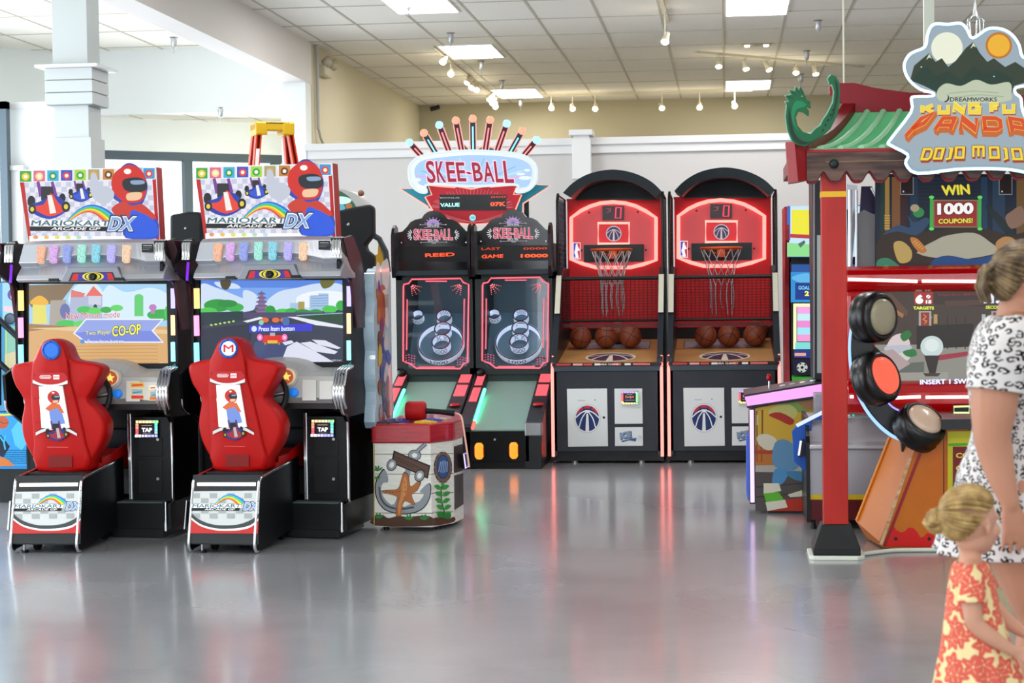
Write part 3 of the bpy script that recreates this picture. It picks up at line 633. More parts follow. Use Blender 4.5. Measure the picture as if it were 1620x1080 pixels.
    for i in range(7):
        px_ = [345, 365.5, 387, 410.5, 433, 457, 480.5][i]; py_ = 397.5-0.3*(3-abs(i-3))*0+[1.5, .5, 0, -.5, -.8, -.6, -.3][i]
        a_ = X(0.56, px_, py_); u = (a_[0]-hx)/hw; f = 0.03*(1-u*u)
        mb = MB(); T0 = Mx.Translation((a_[0], 0.570-f, a_[1])) @ Mx.Rotation(-0.22, 4, 'X')
        w_ = 0.0235; h_ = 0.052
        mb.prism(cr([(-w_, h_), (w_*0.9, h_), (w_, h_*0.8), (w_*0.8, -h_*0.9), (w_*0.5, -h_), (-w_*0.6, -h_), (-w_*0.85, -h_*0.8)], 1), 'y', -0.012, 0.02, slot_mat(SL[i], a_[1]), T=T0); mb.build('lit_slot', T)
    for s in (-1, 1):
        bx = X(0.62, 535 if s > 0 else 298, 392); mb = MB(); xx = bx[0]
        for j in range(3): mb.tube([(xx-0.018+j*0.018, 0.62, za-0.012), (xx-0.018+j*0.018, 0.585, za-0.03), (xx-0.018+j*0.018, 0.575, za-0.125)], 0.011, CHROME, 8)
        mb.box(xx-0.035, xx+0.035, 0.59, 0.82, za-0.12, za-0.01, DARK); mb.build('hood_bracket', T)
        MB().tube([(xx-s*0.005, 0.60, za-0.14), (xx+s*0.03, 0.66, zbm-0.0)], 0.008, E('#6a20b8', 2.0), 8).build('purple_light', T)
    pw = Pl(T, (0, 0.585, 0)); ar = Art(pw, k0=0.02)
    ar.rect(505.5, 381, 524, 394.5, H('#141518', 0.4)); ar.line([(508, 384), (522, 384)], 1, H('#b0b0b0')); ar.line([(507, 387.5), (522, 387.5)], 0.6, H('#808080')); ar.line([(507, 390), (518, 390)], 0.6, H('#808080')); ar.build('warning_label', hood)
    # ---- marquee
    pm_ = Pl(T, (0, 0.80, 0))
    mq = slab(pm_, [(308.5, 264), (526, 258), (532, 380), (325, 380)], 0.10, H('#e8e8ea', 0.4), 'marquee', T, msides=H('#b01818', 0.4))
    ar = Art(pm_, k0=0.002); S_ = lambda h: E(h, 1.0)
    ar.poly([(310, 282), (525.5, 276), (531, 379), (325, 379)], S_('#e8e8f2'))
    ar.up(); ar.hold = True
    for r in range(12):
        for c in range(25):
            if (r+c) % 2 == 0:
                x0 = 316+r*1.2+c*8.4; y0 = 284+r*8
                if x0 < 517: ar.rect(x0, y0-c*0.2, x0+8.4, y0+8-c*0.2, S_('#c9cbe0'))
    ar.hold = False
    ar.poly([(310, 282), (317, 282), (329, 379), (324, 379)], S_('#c01c1c')); ar.poly([(520, 277), (525.6, 276.5), (531, 379), (526, 379)], S_('#c01c1c'))
    TC = ['#3aa848', '#e06a98', '#38b0e0', '#3850c8', '#a8d848', '#b0a078', '#c88838', None, None, '#3a9ad8']
    IC = ['#f0d020', '#f8e088', '#2a9a3a', '#e04038', '#30a840', '#d0b060', '#6a3a18', None, None, '#e04828']
    for i in range(10):
        if TC[i] is None: continue
        x0 = 309.5+i*21.6+(1.5 if i > 5 else 0)
        if i == 9: x0 = 505
        y0 = 264.5-i*0.62
        ar.rect(x0, y0, x0+20, y0+19, S_('#f4f6f4')); ar.rect(x0+1, y0+1, x0+19, y0+18, S_(TC[i])); ar.ell(x0+10, y0+10, 6, 6, S_(IC[i])); ar.ell(x0+10, y0+10, 3, 3, S_('#f8f4e8'))
    small_kart(ar, 407, 301, 16, '#2f58d0', 1.0); small_kart(ar, 357, 318, 28, '#e8402a', 1.0); small_kart(ar, 406, 291, 0.1, '#e8402a', 1.0)
    ar.rect(326, 369, 525, 379, S_('#ffffff'))
    for i in range(6): ar.ell(336+i*17, 371, 4, 3, S_(['#e89a60', '#f0c060', '#e8e060', '#d0e870', '#b0e0c0', '#c0e0f0'][i]))
    logo(ar, 327, 361, 498, 1.0)
    ar.text('Nintendo', (494, 358), (509, 358), (494, 355), S_('#f0f0fa'), 0.02)
    ar.build('printed_graphic', mq)
    # driver cut-out: a helmeted racer in a blue suit, in place of the printed figure
    fig = slab(pm_, cr([(458, 300), (462, 276), (474, 258), (486, 252), (499, 258), (509, 272), (514, 290), (510, 308), (505, 322), (518, 330), (530, 345), (531, 360), (526, 373), (480, 372), (476, 350), (470, 335), (464, 325), (470, 316), (462, 310)], 3), 0.012, S_('#2a48b0'), 'driver_cutout', T, k0=0.03)
    ar = Art(pm_, k0=0.0305)
    ar.blob([(458, 325), (475, 314), (490, 320), (506, 318), (520, 329), (528, 340), (506, 345), (480, 346), (466, 338)], S_('#cc3a28'))
    ar.blob([(484, 345), (490, 328), (505, 332), (520, 340), (530, 352), (528, 370), (500, 373), (480, 370)], S_('#2a5ae0'))
    helmet(ar, 486, 286, 27, 1.0)
    ar.blob([(426, 270), (434, 272), (440, 288), (452, 290), (462, 300), (458, 312), (446, 318), (432, 312), (424, 296)], S_('#c4cad8'))
    ar.text('DX', (448.5, 363), (494, 363), (455.5, 335), S_('#16265a'), 0.10); ar.text('DX', (450.5, 361.5), (492, 361.5), (457.5, 337), S_('#f4f6fa'), 0.055); ar.text('DX', (452, 360), (490, 360), (458.5, 339), S_('#7ea8e0'), 0.015)
    ar.build('printed_graphic', fig)
    # posts behind carrying the marquee
    for px_ in (330, 510):
        a_ = X(0.82, px_, 370); MB().box(a_[0]-0.02, a_[0]+0.02, 0.9, 0.95, za-0.05, a_[1]+0.2, DARK).build('marquee_post', T)
    return badge
def light_bar_mat():
    if 'light_bar' in _mc: return _mc['light_bar']
    m, nt, b = nodemat('light_bar_diffuser'); tc = nt.nodes.new('ShaderNodeTexCoord'); sx = nt.nodes.new('ShaderNodeSeparateXYZ'); r = nt.nodes.new('ShaderNodeValToRGB')
    nt.links.new(tc.outputs['Generated'], sx.inputs[0]); nt.links.new(sx.outputs[0], r.inputs[0]); nt.links.new(r.outputs[0], b.inputs['Emission Color'])
    r.color_ramp.elements[0].color = lin('#ffc890'); r.color_ramp.elements[1].color = lin('#fff0e0'); e = r.color_ramp.elements.new(0.5); e.color = lin('#dce4ff'); b.inputs['Emission Strength'].default_value = 1.15
    _mc['light_bar'] = m; return m
def slot_mat(h, z0):
    m, nt, b = nodemat('slot_diffuser'); tc = nt.nodes.new('ShaderNodeTexCoord'); vo = nt.nodes.new('ShaderNodeTexVoronoi'); vo.inputs['Scale'].default_value = 160
    nt.links.new(tc.outputs['Object'], vo.inputs[0]); r = nt.nodes.new('ShaderNodeValToRGB'); nt.links.new(vo.outputs['Distance'], r.inputs[0])
    r.color_ramp.elements[0].color = lin(h); r.color_ramp.elements[1].color = tuple(c*0.35 for c in lin(h)[:3])+(1,); nt.links.new(r.outputs[0], b.inputs['Emission Color']); b.inputs['Emission Strength'].default_value = 1.3
    b.inputs['Base Color'].default_value = (0.05, 0.05, 0.05, 1); return m
def helmet(ar, cx, cy, r, e):
    F = lambda h: E(h, e)
    ar.blob([(cx-r, cy+r*0.3), (cx-r*0.9, cy-r*0.6), (cx, cy-r*1.15), (cx+r*0.8, cy-r*0.7), (cx+r*1.0, cy+r*0.2), (cx+r*0.7, cy+r*1.0), (cx-r*0.3, cy+r*1.05)], F('#d42a1e'))
    ar.blob([(cx-r*0.35, cy-r*0.25), (cx+r*0.5, cy-r*0.4), (cx+r*1.0, cy-r*0.1), (cx+r*0.95, cy+r*0.35), (cx+r*0.3, cy+r*0.5), (cx-r*0.3, cy+r*0.3)], F('#22262e'))
    ar.blob([(cx+r*0.1, cy-r*0.2), (cx+r*0.8, cy-r*0.22), (cx+r*0.85, cy-r*0.02), (cx+r*0.2, cy+r*0.02)], F('#8aa8c8'))
    ar.blob([(cx-r*0.1, cy+r*0.55), (cx+r*0.7, cy+r*0.5), (cx+r*0.6, cy+r*0.9), (cx-r*0.1, cy+r*0.95)], F('#f2c8a0'))
    ar.ell(cx-r*0.1, cy-r*0.75, r*0.22, r*0.16, F('#f8f4f0'))

K2 = thing('racing_game_cabinet', 'racing cabinet with M badge on its red seat and city road on its screen', 'arcade machine', (-2.765, 9.87, 0), -0.105, 'racing cabinets with red seats')
bd2 = kart_machine(K2)
K1 = dup(K2, label='racing cabinet with plain blue cap on its red seat and a sandy track on screen', loc=(-3.80, 9.85, 0), rz=-0.03)
def children_named(T, n): return [c for c in T.children if c.name.split('.')[0] == n]
# --- what differs on each
bd1 = children_named(K1, 'badge')[0]
q2 = Pl(K2, (0, 0.291, 0)); ar = Art(q2, k0=0.0); ar.ell(361.5, 551, 11.5, 11.5, H('#f4f2f0', 0.35))
ar.text('M', (353.5, 557), (369.5, 557), (353.5, 545), H('#d02018', 0.35), 0.02); ar.build('emblem', bd2)
q1 = Pl(K1, (0, 0.291, 0)); ar = Art(q1, k0=0.0, local=True); c = q2.h(361.5, 551); ar.ell(c[0], c[1], 0.042, 0.042, H('#2a70d4', 0.4)); ar.build('cap', bd1)
def scr(T): return [c for c in T.children if c.name.split('.')[0] == 'monitor'][0]
# screen of the right machine: road towards a pagoda
ps = Pl(K2, (0, 0.85, 0)); ar = Art(ps, k0=0.001, clip=(318, 443, 543, 573.5)); S_ = lambda h, s=1.0: E(h, s, 0.15)
ar.rect(318, 443, 543, 500, S_('#7aa6ee')); ar.rect(318, 443, 543, 455, S_('#5a86e0')); ar.rect(318, 486, 543, 574, S_('#3a3f52'))
for p in ([(318, 450), (345, 456), (380, 470), (400, 478), (395, 492), (318, 492)], [(420, 480), (440, 462), (470, 455), (505, 448), (543, 452), (543, 488), (430, 490)], [(385, 460), (400, 462), (412, 475), (405, 485), (388, 480)], [(340, 446), (370, 448), (380, 456), (350, 455)]): ar.blob(p, S_('#cfe0f6'))
ar.blob([(470, 470), (500, 460), (543, 463), (543, 480), (480, 486)], S_('#eef4fb'))
for i in range(5):
    y = 464+i*6.5; w = 5+i*1.3; ar.poly([(414-w-2, y+1.5), (414-w+1, y-1.5), (414+w-1, y-1.5), (414+w+2, y+1.5)], S_('#6a5a86')); ar.rect(414-w+2, y+1.5, 414+w-2, y+5, S_('#8a6a8c'))
ar.poly([(412, 464), (414, 459), (416, 464)], S_('#6a5a86'))
for c in ((500, 468, 10, 24), (512, 464, 8, 26), (466, 479, 7, 12), (477, 477, 5, 14)): ar.rect(c[0]-c[2], c[1], c[0]+c[2], c[1]+c[3], S_('#a8c4e4' if c[2] > 6 else '#a89a50'))
for j in range(5): ar.line([(492, 468+j*4), (520, 467+j*4)], 1, S_('#6a98cc'))
for i, (x_, y_, rx, ry) in enumerate(((345, 483, 22, 10), (330, 492, 14, 6), (372, 486, 14, 7), (360, 480, 16, 6), (428, 490, 8, 7), (448, 493, 12, 5), (462, 492, 10, 5), (480, 495, 14, 6), (500, 493, 10, 4), (522, 489, 12, 6), (540, 483, 8, 8))): ar.ell(x_, y_, rx, ry, S_(['#2a9a3c', '#4cc850', '#38b048', '#2c8c40'][i % 4]))
ar.rect(318, 494, 543, 503, S_('#50486a')); ar.poly([(318, 494), (385, 492), (385, 506), (318, 515)], S_('#243a40'))
ar.poly([(470, 499), (543, 496), (543, 512), (470, 503)], S_('#2c4c38')); ar.line([(470, 499), (543, 495)], 1.2, S_('#98c8d8')); 
ar.poly([(385, 508), (412, 501), (420, 503), (392, 510)], S_('#e8ecf4')); ar.poly([(455, 501), (470, 501), (543, 515), (543, 519), (500, 514)], S_('#e8ecf4'))
for i in range(6): ar.ell(335+i*7, 514-i*1.2, 2.2, 1.5, S_('#b8e060'))
ar.poly([(318, 520), (400, 512), (390, 574), (318, 574)], S_('#2e3244')); ar.poly([(405, 540), (455, 540), (480, 574), (390, 574)], S_('#46507a'))
ar.poly([(395, 514), (495, 512), (495, 523), (395, 526)], S_('#3838c8', 1.1))
for x_ in (420, 437, 450): ar.ell(x_, 506, 6, 4, S_('#e07038'))
ar.ell(414, 510, 4, 4, S_('#90d0b0')); ar.ell(453, 508, 6, 7, S_('#4a70a8'))
for p in ([(455, 548), (470, 540), (500, 556), (530, 573), (452, 572), (448, 566)], [(476, 542), (492, 540), (535, 556), (530, 560), (500, 556)], [(494, 537), (515, 538), (540, 550), (535, 552), (505, 545)], [(447, 541), (462, 538), (466, 542), (452, 546)]): ar.poly(p, S_('#dfe2f2'))
for x_ in (412, 451): ar.ell(x_, 533.5, 4.5, 5.5, S_('#f070b8', 1.2)); ar.ell(x_, 533.5, 2, 2.6, S_('#f8d0e8'))
ar.poly([(418, 530), (446, 530), (448, 541), (416, 541)], S_('#e03030')); ar.rect(424, 538, 440, 543, S_('#f0c030')); ar.rect(428, 526, 436, 531, S_('#b8b0c0')); ar.rect(419, 541, 422, 545, S_('#d08030')); ar.rect(441, 541, 444, 545, S_('#d08030'))
ar.text('Press Item button', (409.8, 524), (467, 523.2), (410.3, 516), S_('#3a60a8'), 0.05); ar.text('Press Item button', (410, 523.6), (466.6, 522.8), (410.5, 516.4), S_('#f2fbff', 1.2), 0.015); ar.ell(403, 520, 4.2, 4.5, S_('#d8e8f8'))
ar.blob([(350, 443), (365, 443), (366, 450), (360, 458), (352, 455)], S_('#50452c')); ar.blob([(508, 443), (530, 443), (524, 453), (512, 456)], S_('#6a6a2c'))
ar.text('FREE PLAY', (526, 571), (541, 571), (526, 568.5), S_('#e0e0f0')); ar.build('picture', scr(K2))
# screen of the left machine: castle garden and sandy track
ps = Pl(K1, (0, 0.85, 0)); ar = Art(ps, k0=0.001, clip=(46, 449, 271.5, 579))
x0, x1 = 46, 271.5
ar.rect(x0, 449, x1, 579, S_('#a8d4f4'))
for p in ([(170, 452), (200, 462), (240, 455), (270, 470), (270, 500), (160, 500)], [(120, 452), (150, 448), (165, 470), (150, 495), (110, 480)]): ar.blob(p, S_('#d8eefc'))
ar.poly([(x0, 451), (118, 449), (96, 478), (50, 486), (x0, 480)], S_('#8a7458')); ar.poly([(80, 475), (105, 474), (104, 515), (78, 515)], S_('#b0a8a0'))
ar.poly([(112, 470), (162, 466), (162, 506), (108, 508)], S_('#b4bcd8')); ar.poly([(113, 458), (135, 464), (132, 470), (112, 470)], S_('#e08078')); ar.poly([(136, 468), (148, 452), (163, 468)], S_('#ea7468')); ar.rect(140, 468, 160, 482, S_('#d0d4e4'))
ar.ell(103, 492, 8, 12, S_('#7078b0')); ar.ell(151, 486, 3, 5, S_('#304048'))
ar.poly([(52, 478), (72, 478), (75, 512), (52, 512)], S_('#e8e070')); ar.blob([(48, 480), (56, 470), (66, 468), (76, 476), (74, 482)], S_('#f0b840'))
for i, (a_, b_, rx, ry) in enumerate(((134, 490, 12, 6), (150, 492, 10, 6), (168, 490, 9, 5), (105, 512, 16, 6), (130, 512, 14, 5), (255, 498, 22, 9), (268, 495, 8, 13), (185, 487, 10, 5))): ar.ell(a_, b_, rx, ry, S_(['#50c860', '#68d868', '#40b050'][i % 3]))
ar.rect(213, 470, 227, 500, S_('#68d078')); ar.ell(220, 470, 7, 5, S_('#68d078')); ar.ell(242, 486, 6, 5, S_('#c080c0')); ar.rect(239, 486, 245, 496, S_('#c080c0'))
ar.rect(x0, 516, x1, 579, S_('#dcae74')); ar.poly([(x0, 512), (110, 516), (x0, 524)], S_('#a88050')); ar.poly([(x0, 519), (150, 516), (270, 522), (270, 528), (120, 524)], S_('#e8c898'))
for j in range(6): ar.line([(60+j*12, 548+j*5), (250, 546+j*5.5)], 1.0, S_('#c89458'))
ar.poly([(116, 527), (136, 504), (260, 504), (243, 523), (260, 542), (136, 542)], S_('#f0f4ff')); ar.poly([(119, 527), (137, 506), (256, 506), (240, 523), (256, 540), (137, 540)], S_('#98a8e8')); ar.poly([(119, 527), (137, 524), (240, 523), (256, 540), (137, 540)], S_('#7c8ce0'))
ar.text('New Mirror mode', (104, 505), (190, 502), (104, 494.5), S_('#f4f4fa'), 0.05); ar.text('New Mirror mode', (104, 504.6), (190, 501.6), (104, 495), S_('#d84848'), 0.0)
ar.text('Two Player', (136, 532.5), (176, 530.5), (136, 523), S_('#586020'), 0.06); ar.text('Two Player', (136, 532), (176, 530), (136, 523.5), S_('#f4f4a0'), 0.015)
ar.text('CO-OP', (177.5, 533), (224, 529), (177.5, 515), S_('#4a5420'), 0.07); ar.text('CO-OP', (178, 532.4), (223.5, 528.4), (178, 515.8), S_('#f4f060', 1.1), 0.02)
ar.ell(131, 540, 3.5, 3.5, S_('#4a98e0')); ar.text('Press Item button', (139, 543.6), (196, 543), (139, 536.5), S_('#5070c0'), 0.05); ar.text('Press Item button', (139, 543.2), (196, 542.6), (139, 536.9), S_('#f0f6ff'), 0.01)
ar.text('FREE PLAY', (253, 576), (268, 576), (253, 573.5), S_('#f0f0f0')); ar.build('picture', scr(K1))
# instruction cards on the left console
zr = [c for c in K1.children if c.name.split('.')[0] == 'console_cover']
pk = Pl(K1, (0, 0.57, 0.86), (1, 0, 0), (0, 0.25, 0.97))
for q4, c1, c2 in (((207, 605, 230, 632), '#e8b040', '#d83828'), ((236, 609, 259.5, 634), '#f0efe8', '#e07828')):
    cdp = slab(pk, [(q4[0], q4[1]), (q4[2], q4[1]), (q4[2], q4[3]), (q4[0], q4[3])], 0.004, H('#e6d2a8', 0.5), 'instruction_card', K1, k0=0.012)
    ar = Art(pk, k0=0.0125); ar.rect(q4[0]+1, q4[1]+1, q4[2]-1, q4[1]+8, H(c1)); ar.line([(q4[0]+3, q4[1]+5), (q4[2]-3, q4[1]+4)], 2.5, H(c2)); ar.rect(q4[0]+3, q4[1]+11, q4[2]-3, q4[1]+19, H('#90b8d8')); ar.line([(q4[0]+4, q4[1]+17), (q4[2]-5, q4[1]+15)], 2, H('#6a8a58')); ar.rect(q4[0]+2, q4[3]-6, q4[2]-2, q4[3]-1, H(c2)); ar.build('printed_graphic', cdp)
# ================================================================ ALLEY BALL MACHINES
PINK = E('#ff5a68', 2.2); GREENL = E('#50ffc0', 5); FRAME = H('#20282a', 0.4, spec=0.4)
def glow_text(ar, t, bl, br, tl, m, **k): ar.text(t, bl, br, tl, m, **k)
def skee_title(ar, x0, x1, yb, yt, cols, e=1.0, lean=0.02):
    """condensed display lettering"""
    F = lambda h: E(h, e); s = x1-x0
    cells = [('S', 0, .10), ('K', .115, .215), ('E', .235, .335), ('E', .35, .45), ('-', .465, .515), ('B', .535, .645), ('A', .655, .775), ('L', .79, .88), ('L', .895, 1)]
    for lay, (c, b) in enumerate(cols):
        for ch, a, z in cells:
            mid = abs((a+z)/2-0.5)*2; up = (yb-yt)*0.10*(1-mid); 
            ya, yz = (yb-up, yt-up*0.0+(yb-yt)*0.10*(1-mid)) if ch != '-' else (yb-(yb-yt)*0.40, yb-(yb-yt)*0.5)
            g = -b*3.0 if lay == 0 else b
            ar.text(ch, (x0+a*s+g, ya-g), (x0+z*s-g, ya-g), (x0+a*s+g-lean*s, yz+g), F(c), 0.02 if lay else 0.05)
def skee_machine(T, px, up_l, up_r, lo_l, lo_r):
    """px shifts the measured sight lines from the right machine"""
    P = {y: Pl(T, (0, y, 0)) for y in (0.0, 0.06, 0.5, 0.95, 1.05, 1.10, 1.12)}
    X = lambda y, a, b: P[y].h(a, b); hw = 0.343
    zf = X(0.0, 790, 680)[1]
    front = MB().box(-hw+0.06, hw-0.10, 0.0, 0.05, 0.06, zf-0.01, CABK).build('front_panel', T, bev=0.004)
    MB().box(-hw+0.02, hw-0.02, 0.02, 1.9, 0.0, 0.07, BLACK).build('plinth', T)
    fp = P[0.0]
    for a in ((751, 765, 699.5, 727), (806, 819.5, 698.5, 726)):
        (xa_, za_), (xb_, zb_) = fp.h(a[0], a[3]), fp.h(a[1], a[2]); r = (xb_-xa_)/2; xm = (xa_+xb_)/2
        MB().tube([(xm, 0.0, za_+r), (xm, 0.0, zb_-r)], r, E('#ff8a20', 1.9), 14).sph((xm, 0.0, zb_-r), r, E('#ff8a20', 1.9), 14).sph((xm, 0.0, za_+r), r, E('#ff8a20', 1.9), 14).build('amber_light', T)
        MB().tube([(xm, 0.018, za_+r), (xm, 0.018, zb_-r)], r*1.25, H('#b02010', 0.4), 14).build('light_surround', T)
    c = fp.h(783, 695); MB().cyl((c[0], 0.0, c[1]), (c[0], -0.01, c[1]), 0.010, CHROME).build('lock', front)
    # lane
    z1 = X(1.10, 800, 602)[1]; LN = H('#84a196', 0.35)
    MB().prism([(0.03, zf-0.03), (0.03, zf), (1.14, z1), (1.14, z1-0.05)], 'x', -hw+0.10, hw-0.13, LN).build('lane', T)
    # rails with pink light windows
    for s, nm in ((-1, 'l'), (1, 'r')):
        x0_, x1_ = (-hw, -hw+0.105) if s < 0 else (hw-0.135, hw)
        top = 0.045
        mb = MB(); mb.prism([(0.0, 0.0), (0.0, zf+top-0.02), (0.03, zf+top), (1.14, z1+top+0.02), (1.14, 0.0)], 'x', x0_, x1_, H('#101316', 0.35, spec=0.4)); rail = mb.build('side_rail', T, bev=0.005)
        dz = (z1+0.02-zf)/1.11
        for ya, yb in ((0.62, 0.86), (0.92, 1.12)) if s > 0 else ((0.50, 0.80), (0.86, 1.12)):
            mb = MB(); pts = [(x0_+0.02, ya), (x1_-0.018, ya), (x1_-0.018, yb), (x0_+0.02, yb)]
            vs = [V((a, b, zf+top+0.001+dz*(b-0.03)+h)) for h in (0.0, 0.005) for a, b in pts]
            mb.add(vs, [(4, 5, 6, 7), (0, 1, 5, 4), (1, 2, 6, 5), (2, 3, 7, 6), (3, 0, 4, 7)], E('#f0606c', 1.15)); mb.build('light_window', rail)
        if s > 0:
            yy = 0.42; zz = zf+top+dz*(yy-0.03); MB().lathe([(0.045, 0), (0.045, 0.012), (0.035, 0.02), (0.001, 0.022)], ((x0_+x1_)/2, yy, zz), (0, 0, 1), H('#b81818', 0.25)).build('button', rail)
            MB().box(x0_-0.003, x1_+0.003, -0.006, 0.10, zf-0.05, zf+top+0.012, STEEL).build('chrome_cap', rail, bev=0.01)
            c1 = (x1_+0.004, 0.0); MB().tube([(x1_-0.004, 0.02, zf-0.1), (x1_-0.004, 0.02, 0.12)], 0.007, E('#e02020', 1.3), 8).build('red_edge_light', rail)
        else:
            zz = lambda y: zf+0.012+dz*(y-0.03)
            MB().tube([(x1_+0.012, 0.16, zz(0.16)), (x1_+0.012, 0.80, zz(0.80)+0.02)], 0.014, GREENL, 8).build('green_light_tube', rail)
            MB().tube([(x1_+0.012, 0.03, zz(0.03)), (x1_+0.012, 0.16, zz(0.16))], 0.014, E('#ff6a60', 1.8), 8).build('red_light_tube', rail)
    # display box: dark frame with the glazed target inside
    zt, zb = X(1.10, 800, 430)[1], X(1.10, 800, 588)[1]; BL, BR = -hw+0.004, hw-0.004
    G0, G1 = X(1.10, 763, 582), X(1.10, 868, 440); DB = 1.95
    mb = MB(); mb.box(BL, G0[0], 1.10, DB, zb-0.02, zt, FRAME); mb.box(G1[0], BR, 1.10, DB, zb-0.02, zt, FRAME); mb.box(BL, BR, 1.10, DB, G1[1], zt, FRAME); mb.box(BL, BR, 1.10, DB, zb-0.02, G0[1], FRAME)
    for sx_, sz_ in ((0, 0), (1, 0), (0, 1), (1, 1)):
        xx = G1[0] if sx_ else G0[0]; zz = G1[1] if sz_ else G0[1]; dx = -0.055 if sx_ else 0.055; dz_ = -0.055 if sz_ else 0.055
        mb.prism([(xx, zz), (xx+dx, zz), (xx, zz+dz_)], 'y', 1.10, 1.14, FRAME)
    mb.box(BL, BR, DB-0.02, DB, zb-0.1, zt, H('#5c6b74', 0.5)); box_ = mb.build('target_box', T)
    MB().box(BL+0.02, BR-0.02, 1.12, 1.16, z1-0.02, zb, H('#2a3836', 0.45)).build('lane_hood', T)
    MB().sph((BL+0.045, 1.08, X(1.05, 755, 590)[1]), 0.04, BLACK, 16).build('ball_stop', T)
    gl_ = MB().box(G0[0], G1[0], 1.118, 1.122, G0[1], G1[1], glass_mat('target_glass', (0.93, 0.96, 0.98, 1), 0.05)).build('target_glass', T)
    # neon border
    o = [(763.5, 452), (764.5, 448), (772, 446.5), (777, 440), (855, 438.5), (859, 445), (868, 448), (866, 572), (860, 574), (854, 582), (784, 581.5), (776, 575), (763, 570)]
    pb = P[1.10]
    nb = tubepx(pb, o, 0.0058, PINK, 'neon_border', T, k=0.008, closed=True)
    ar = Art(pb, k0=0.004); N = PINK
    for a in (([(799, 443), (833, 443)], 1.6), ([(769.5, 472), (768.5, 552)], 1.4), ([(860.8, 471), (859.6, 550)], 1.4), ([(788, 579.5), (846, 579.5)], 1.3)): ar.line(a[0], a[1], N)
    for cx, cy, a0 in ((776, 449, 0.2), (856, 448, PI/2+0.1)):
        for j in range(4):
            an = a0+j*0.42
            for i in range(5): ar.ell(cx+math.cos(an)*(3+i*3.4), cy+math.sin(an)*(3+i*3.4), 1.15-i*0.14, 1.15-i*0.14, E('#ff7a80', 1.6), 8)
    for cx, cy in ((768, 566), (858, 569)):
        for j in range(4):
            for i in range(4): ar.ell(cx+(j*4.4-(8 if cx > 800 else 0)), cy-6+i*4+abs(j-1), 1.0, 1.0, E('#e06080', 1.1), 8)
    pass
    ar.build('neon_print', nb)
    # the target: sloping board with ring goals
    bo = V((0, 1.34, z1+0.10)); bv = V((0, 0.62, 0.78)); pt = Pl(T, bo, (1, 0, 0), bv)
    mb = MB(); A = [pt.p(-hw+0.03, -0.12), pt.p(hw-0.03, -0.12), pt.p(hw-0.03, 0.62), pt.p(-hw+0.03, 0.62)]
    mb.add(A+[a-pt.n*0.02 for a in A], [(0, 1, 2, 3), (7, 6, 5, 4), (0, 4, 5, 1), (1, 5, 6, 2), (2, 6, 7, 3), (3, 7, 4, 0)], H('#52646e', 0.4)); tb = mb.build('target_board', T)
    RW = H('#d8e2f4', 0.4, e=0.55); RD = H('#5a2a44', 0.4)  # ring white has a faint glow, imitating blue light falling on the goals
    def goal(cx, cy, rpx, hgt, txt, tw, back=''):
        c = pt.h(cx, cy); r = abs(pt.h(cx+rpx, cy)[0]-c[0]); C_ = pt.p(c[0], c[1])
        mb = MB(); rings = []; n = 36
        for (rr, h) in ((r*0.93, 0), (r, 0), (r, hgt), (r*0.93, hgt)):
            rings.append([C_+pt.u*rr*math.cos(2*PI*k/n)+pt.v*rr*math.sin(2*PI*k/n)+pt.n*h for k in range(n)])
        mb.loft(rings+[rings[0]], RW, caps=False)
        mb.tube([C_+pt.u*r*0.965*math.cos(2*PI*k/n)+pt.v*r*0.965*math.sin(2*PI*k/n)+pt.n*hgt for k in range(n)], 0.006, RD, 6, closed=True)
        g = mb.build('ring_goal', T)
        # number wraps the front of the ring
        for txt, sg in ((txt, -1), (back, 1)):
          if not txt: continue
          vs, fs = textmesh(txt, 0.0); x0 = min(v[0] for v in vs); x1 = max(v[0] for v in vs); y0 = min(v[1] for v in vs); y1 = max(v[1] for v in vs)
          o = []; rr_ = r+0.001 if sg < 0 else r*0.93-0.001
          for v in vs:
            a = ((v[0]-x0)/(x1-x0)-0.5)*tw/r; b = (v[1]-y0)/(y1-y0); o.append(C_+pt.u*rr_*math.sin(a)+pt.v*sg*rr_*math.cos(a)+pt.n*(hgt*(0.15+0.7*b)))
          MB().add(o, fs, H('#2a2560', 0.5)).build('numeral', g)
        return r
    goal(821, 546, 37, 0.062, '1000', 0.16); goal(822, 548, 14.5, 0.085, '2000', 0.12, '3000')
    goal(824, 527, 13, 0.085, '', 0.1, '4000'); goal(825, 506, 12, 0.075, '', 0.1, '5000'); goal(783, 504, 9.5, 0.075, '10000', 0.11)
    l = bpy.data.lights.new('target_lamp', 'AREA'); l.size = 0.4; l.size_y = 0.1; l.shape = 'RECTANGLE'; l.energy = 26; l.color = (0.6, 0.82, 1.0)
    lo = bpy.data.objects.new('target_lamp', l); COL.objects.link(lo); lo.parent = T; lo.location = (0, 1.3, zt-0.04); lo.rotation_euler = (0.5, 0, 0)
    # header board with arched top, LED rows
    hd = [(751.5, 430), (751.5, 366), (762, 364), (769, 357), (775, 349), (783, 345), (793, 343), (797, 337), (803, 332.5), (812, 330.5), (821, 332.5), (828, 337), (833, 343), (842, 345), (850, 349), (857, 356), (864, 363.5), (874, 363.5), (876, 430)]
    ph_ = P[1.05]; sl = slab(ph_, hd, 0.06, H('#07070b', 0.12, spec=0.5), 'header_board', T, bev=0.003)
    ar = Art(ph_, k0=0.002)
    ar.rect(756, 388, 868, 412, H('#101214', 0.3))
    ar.ell(811.5, 353, 10, 9, E('#c8a8e8', 0.8), 24, 0, PI, 2*PI); 
    for i in range(7):
        a = PI+(i+0.5)*PI/7; ar.line([(811.5+10*math.cos(a), 353+9*math.sin(a)), (811.5+14*math.cos(a), 353+12*math.sin(a))], 0.9, E('#c8a8e8', 0.8))
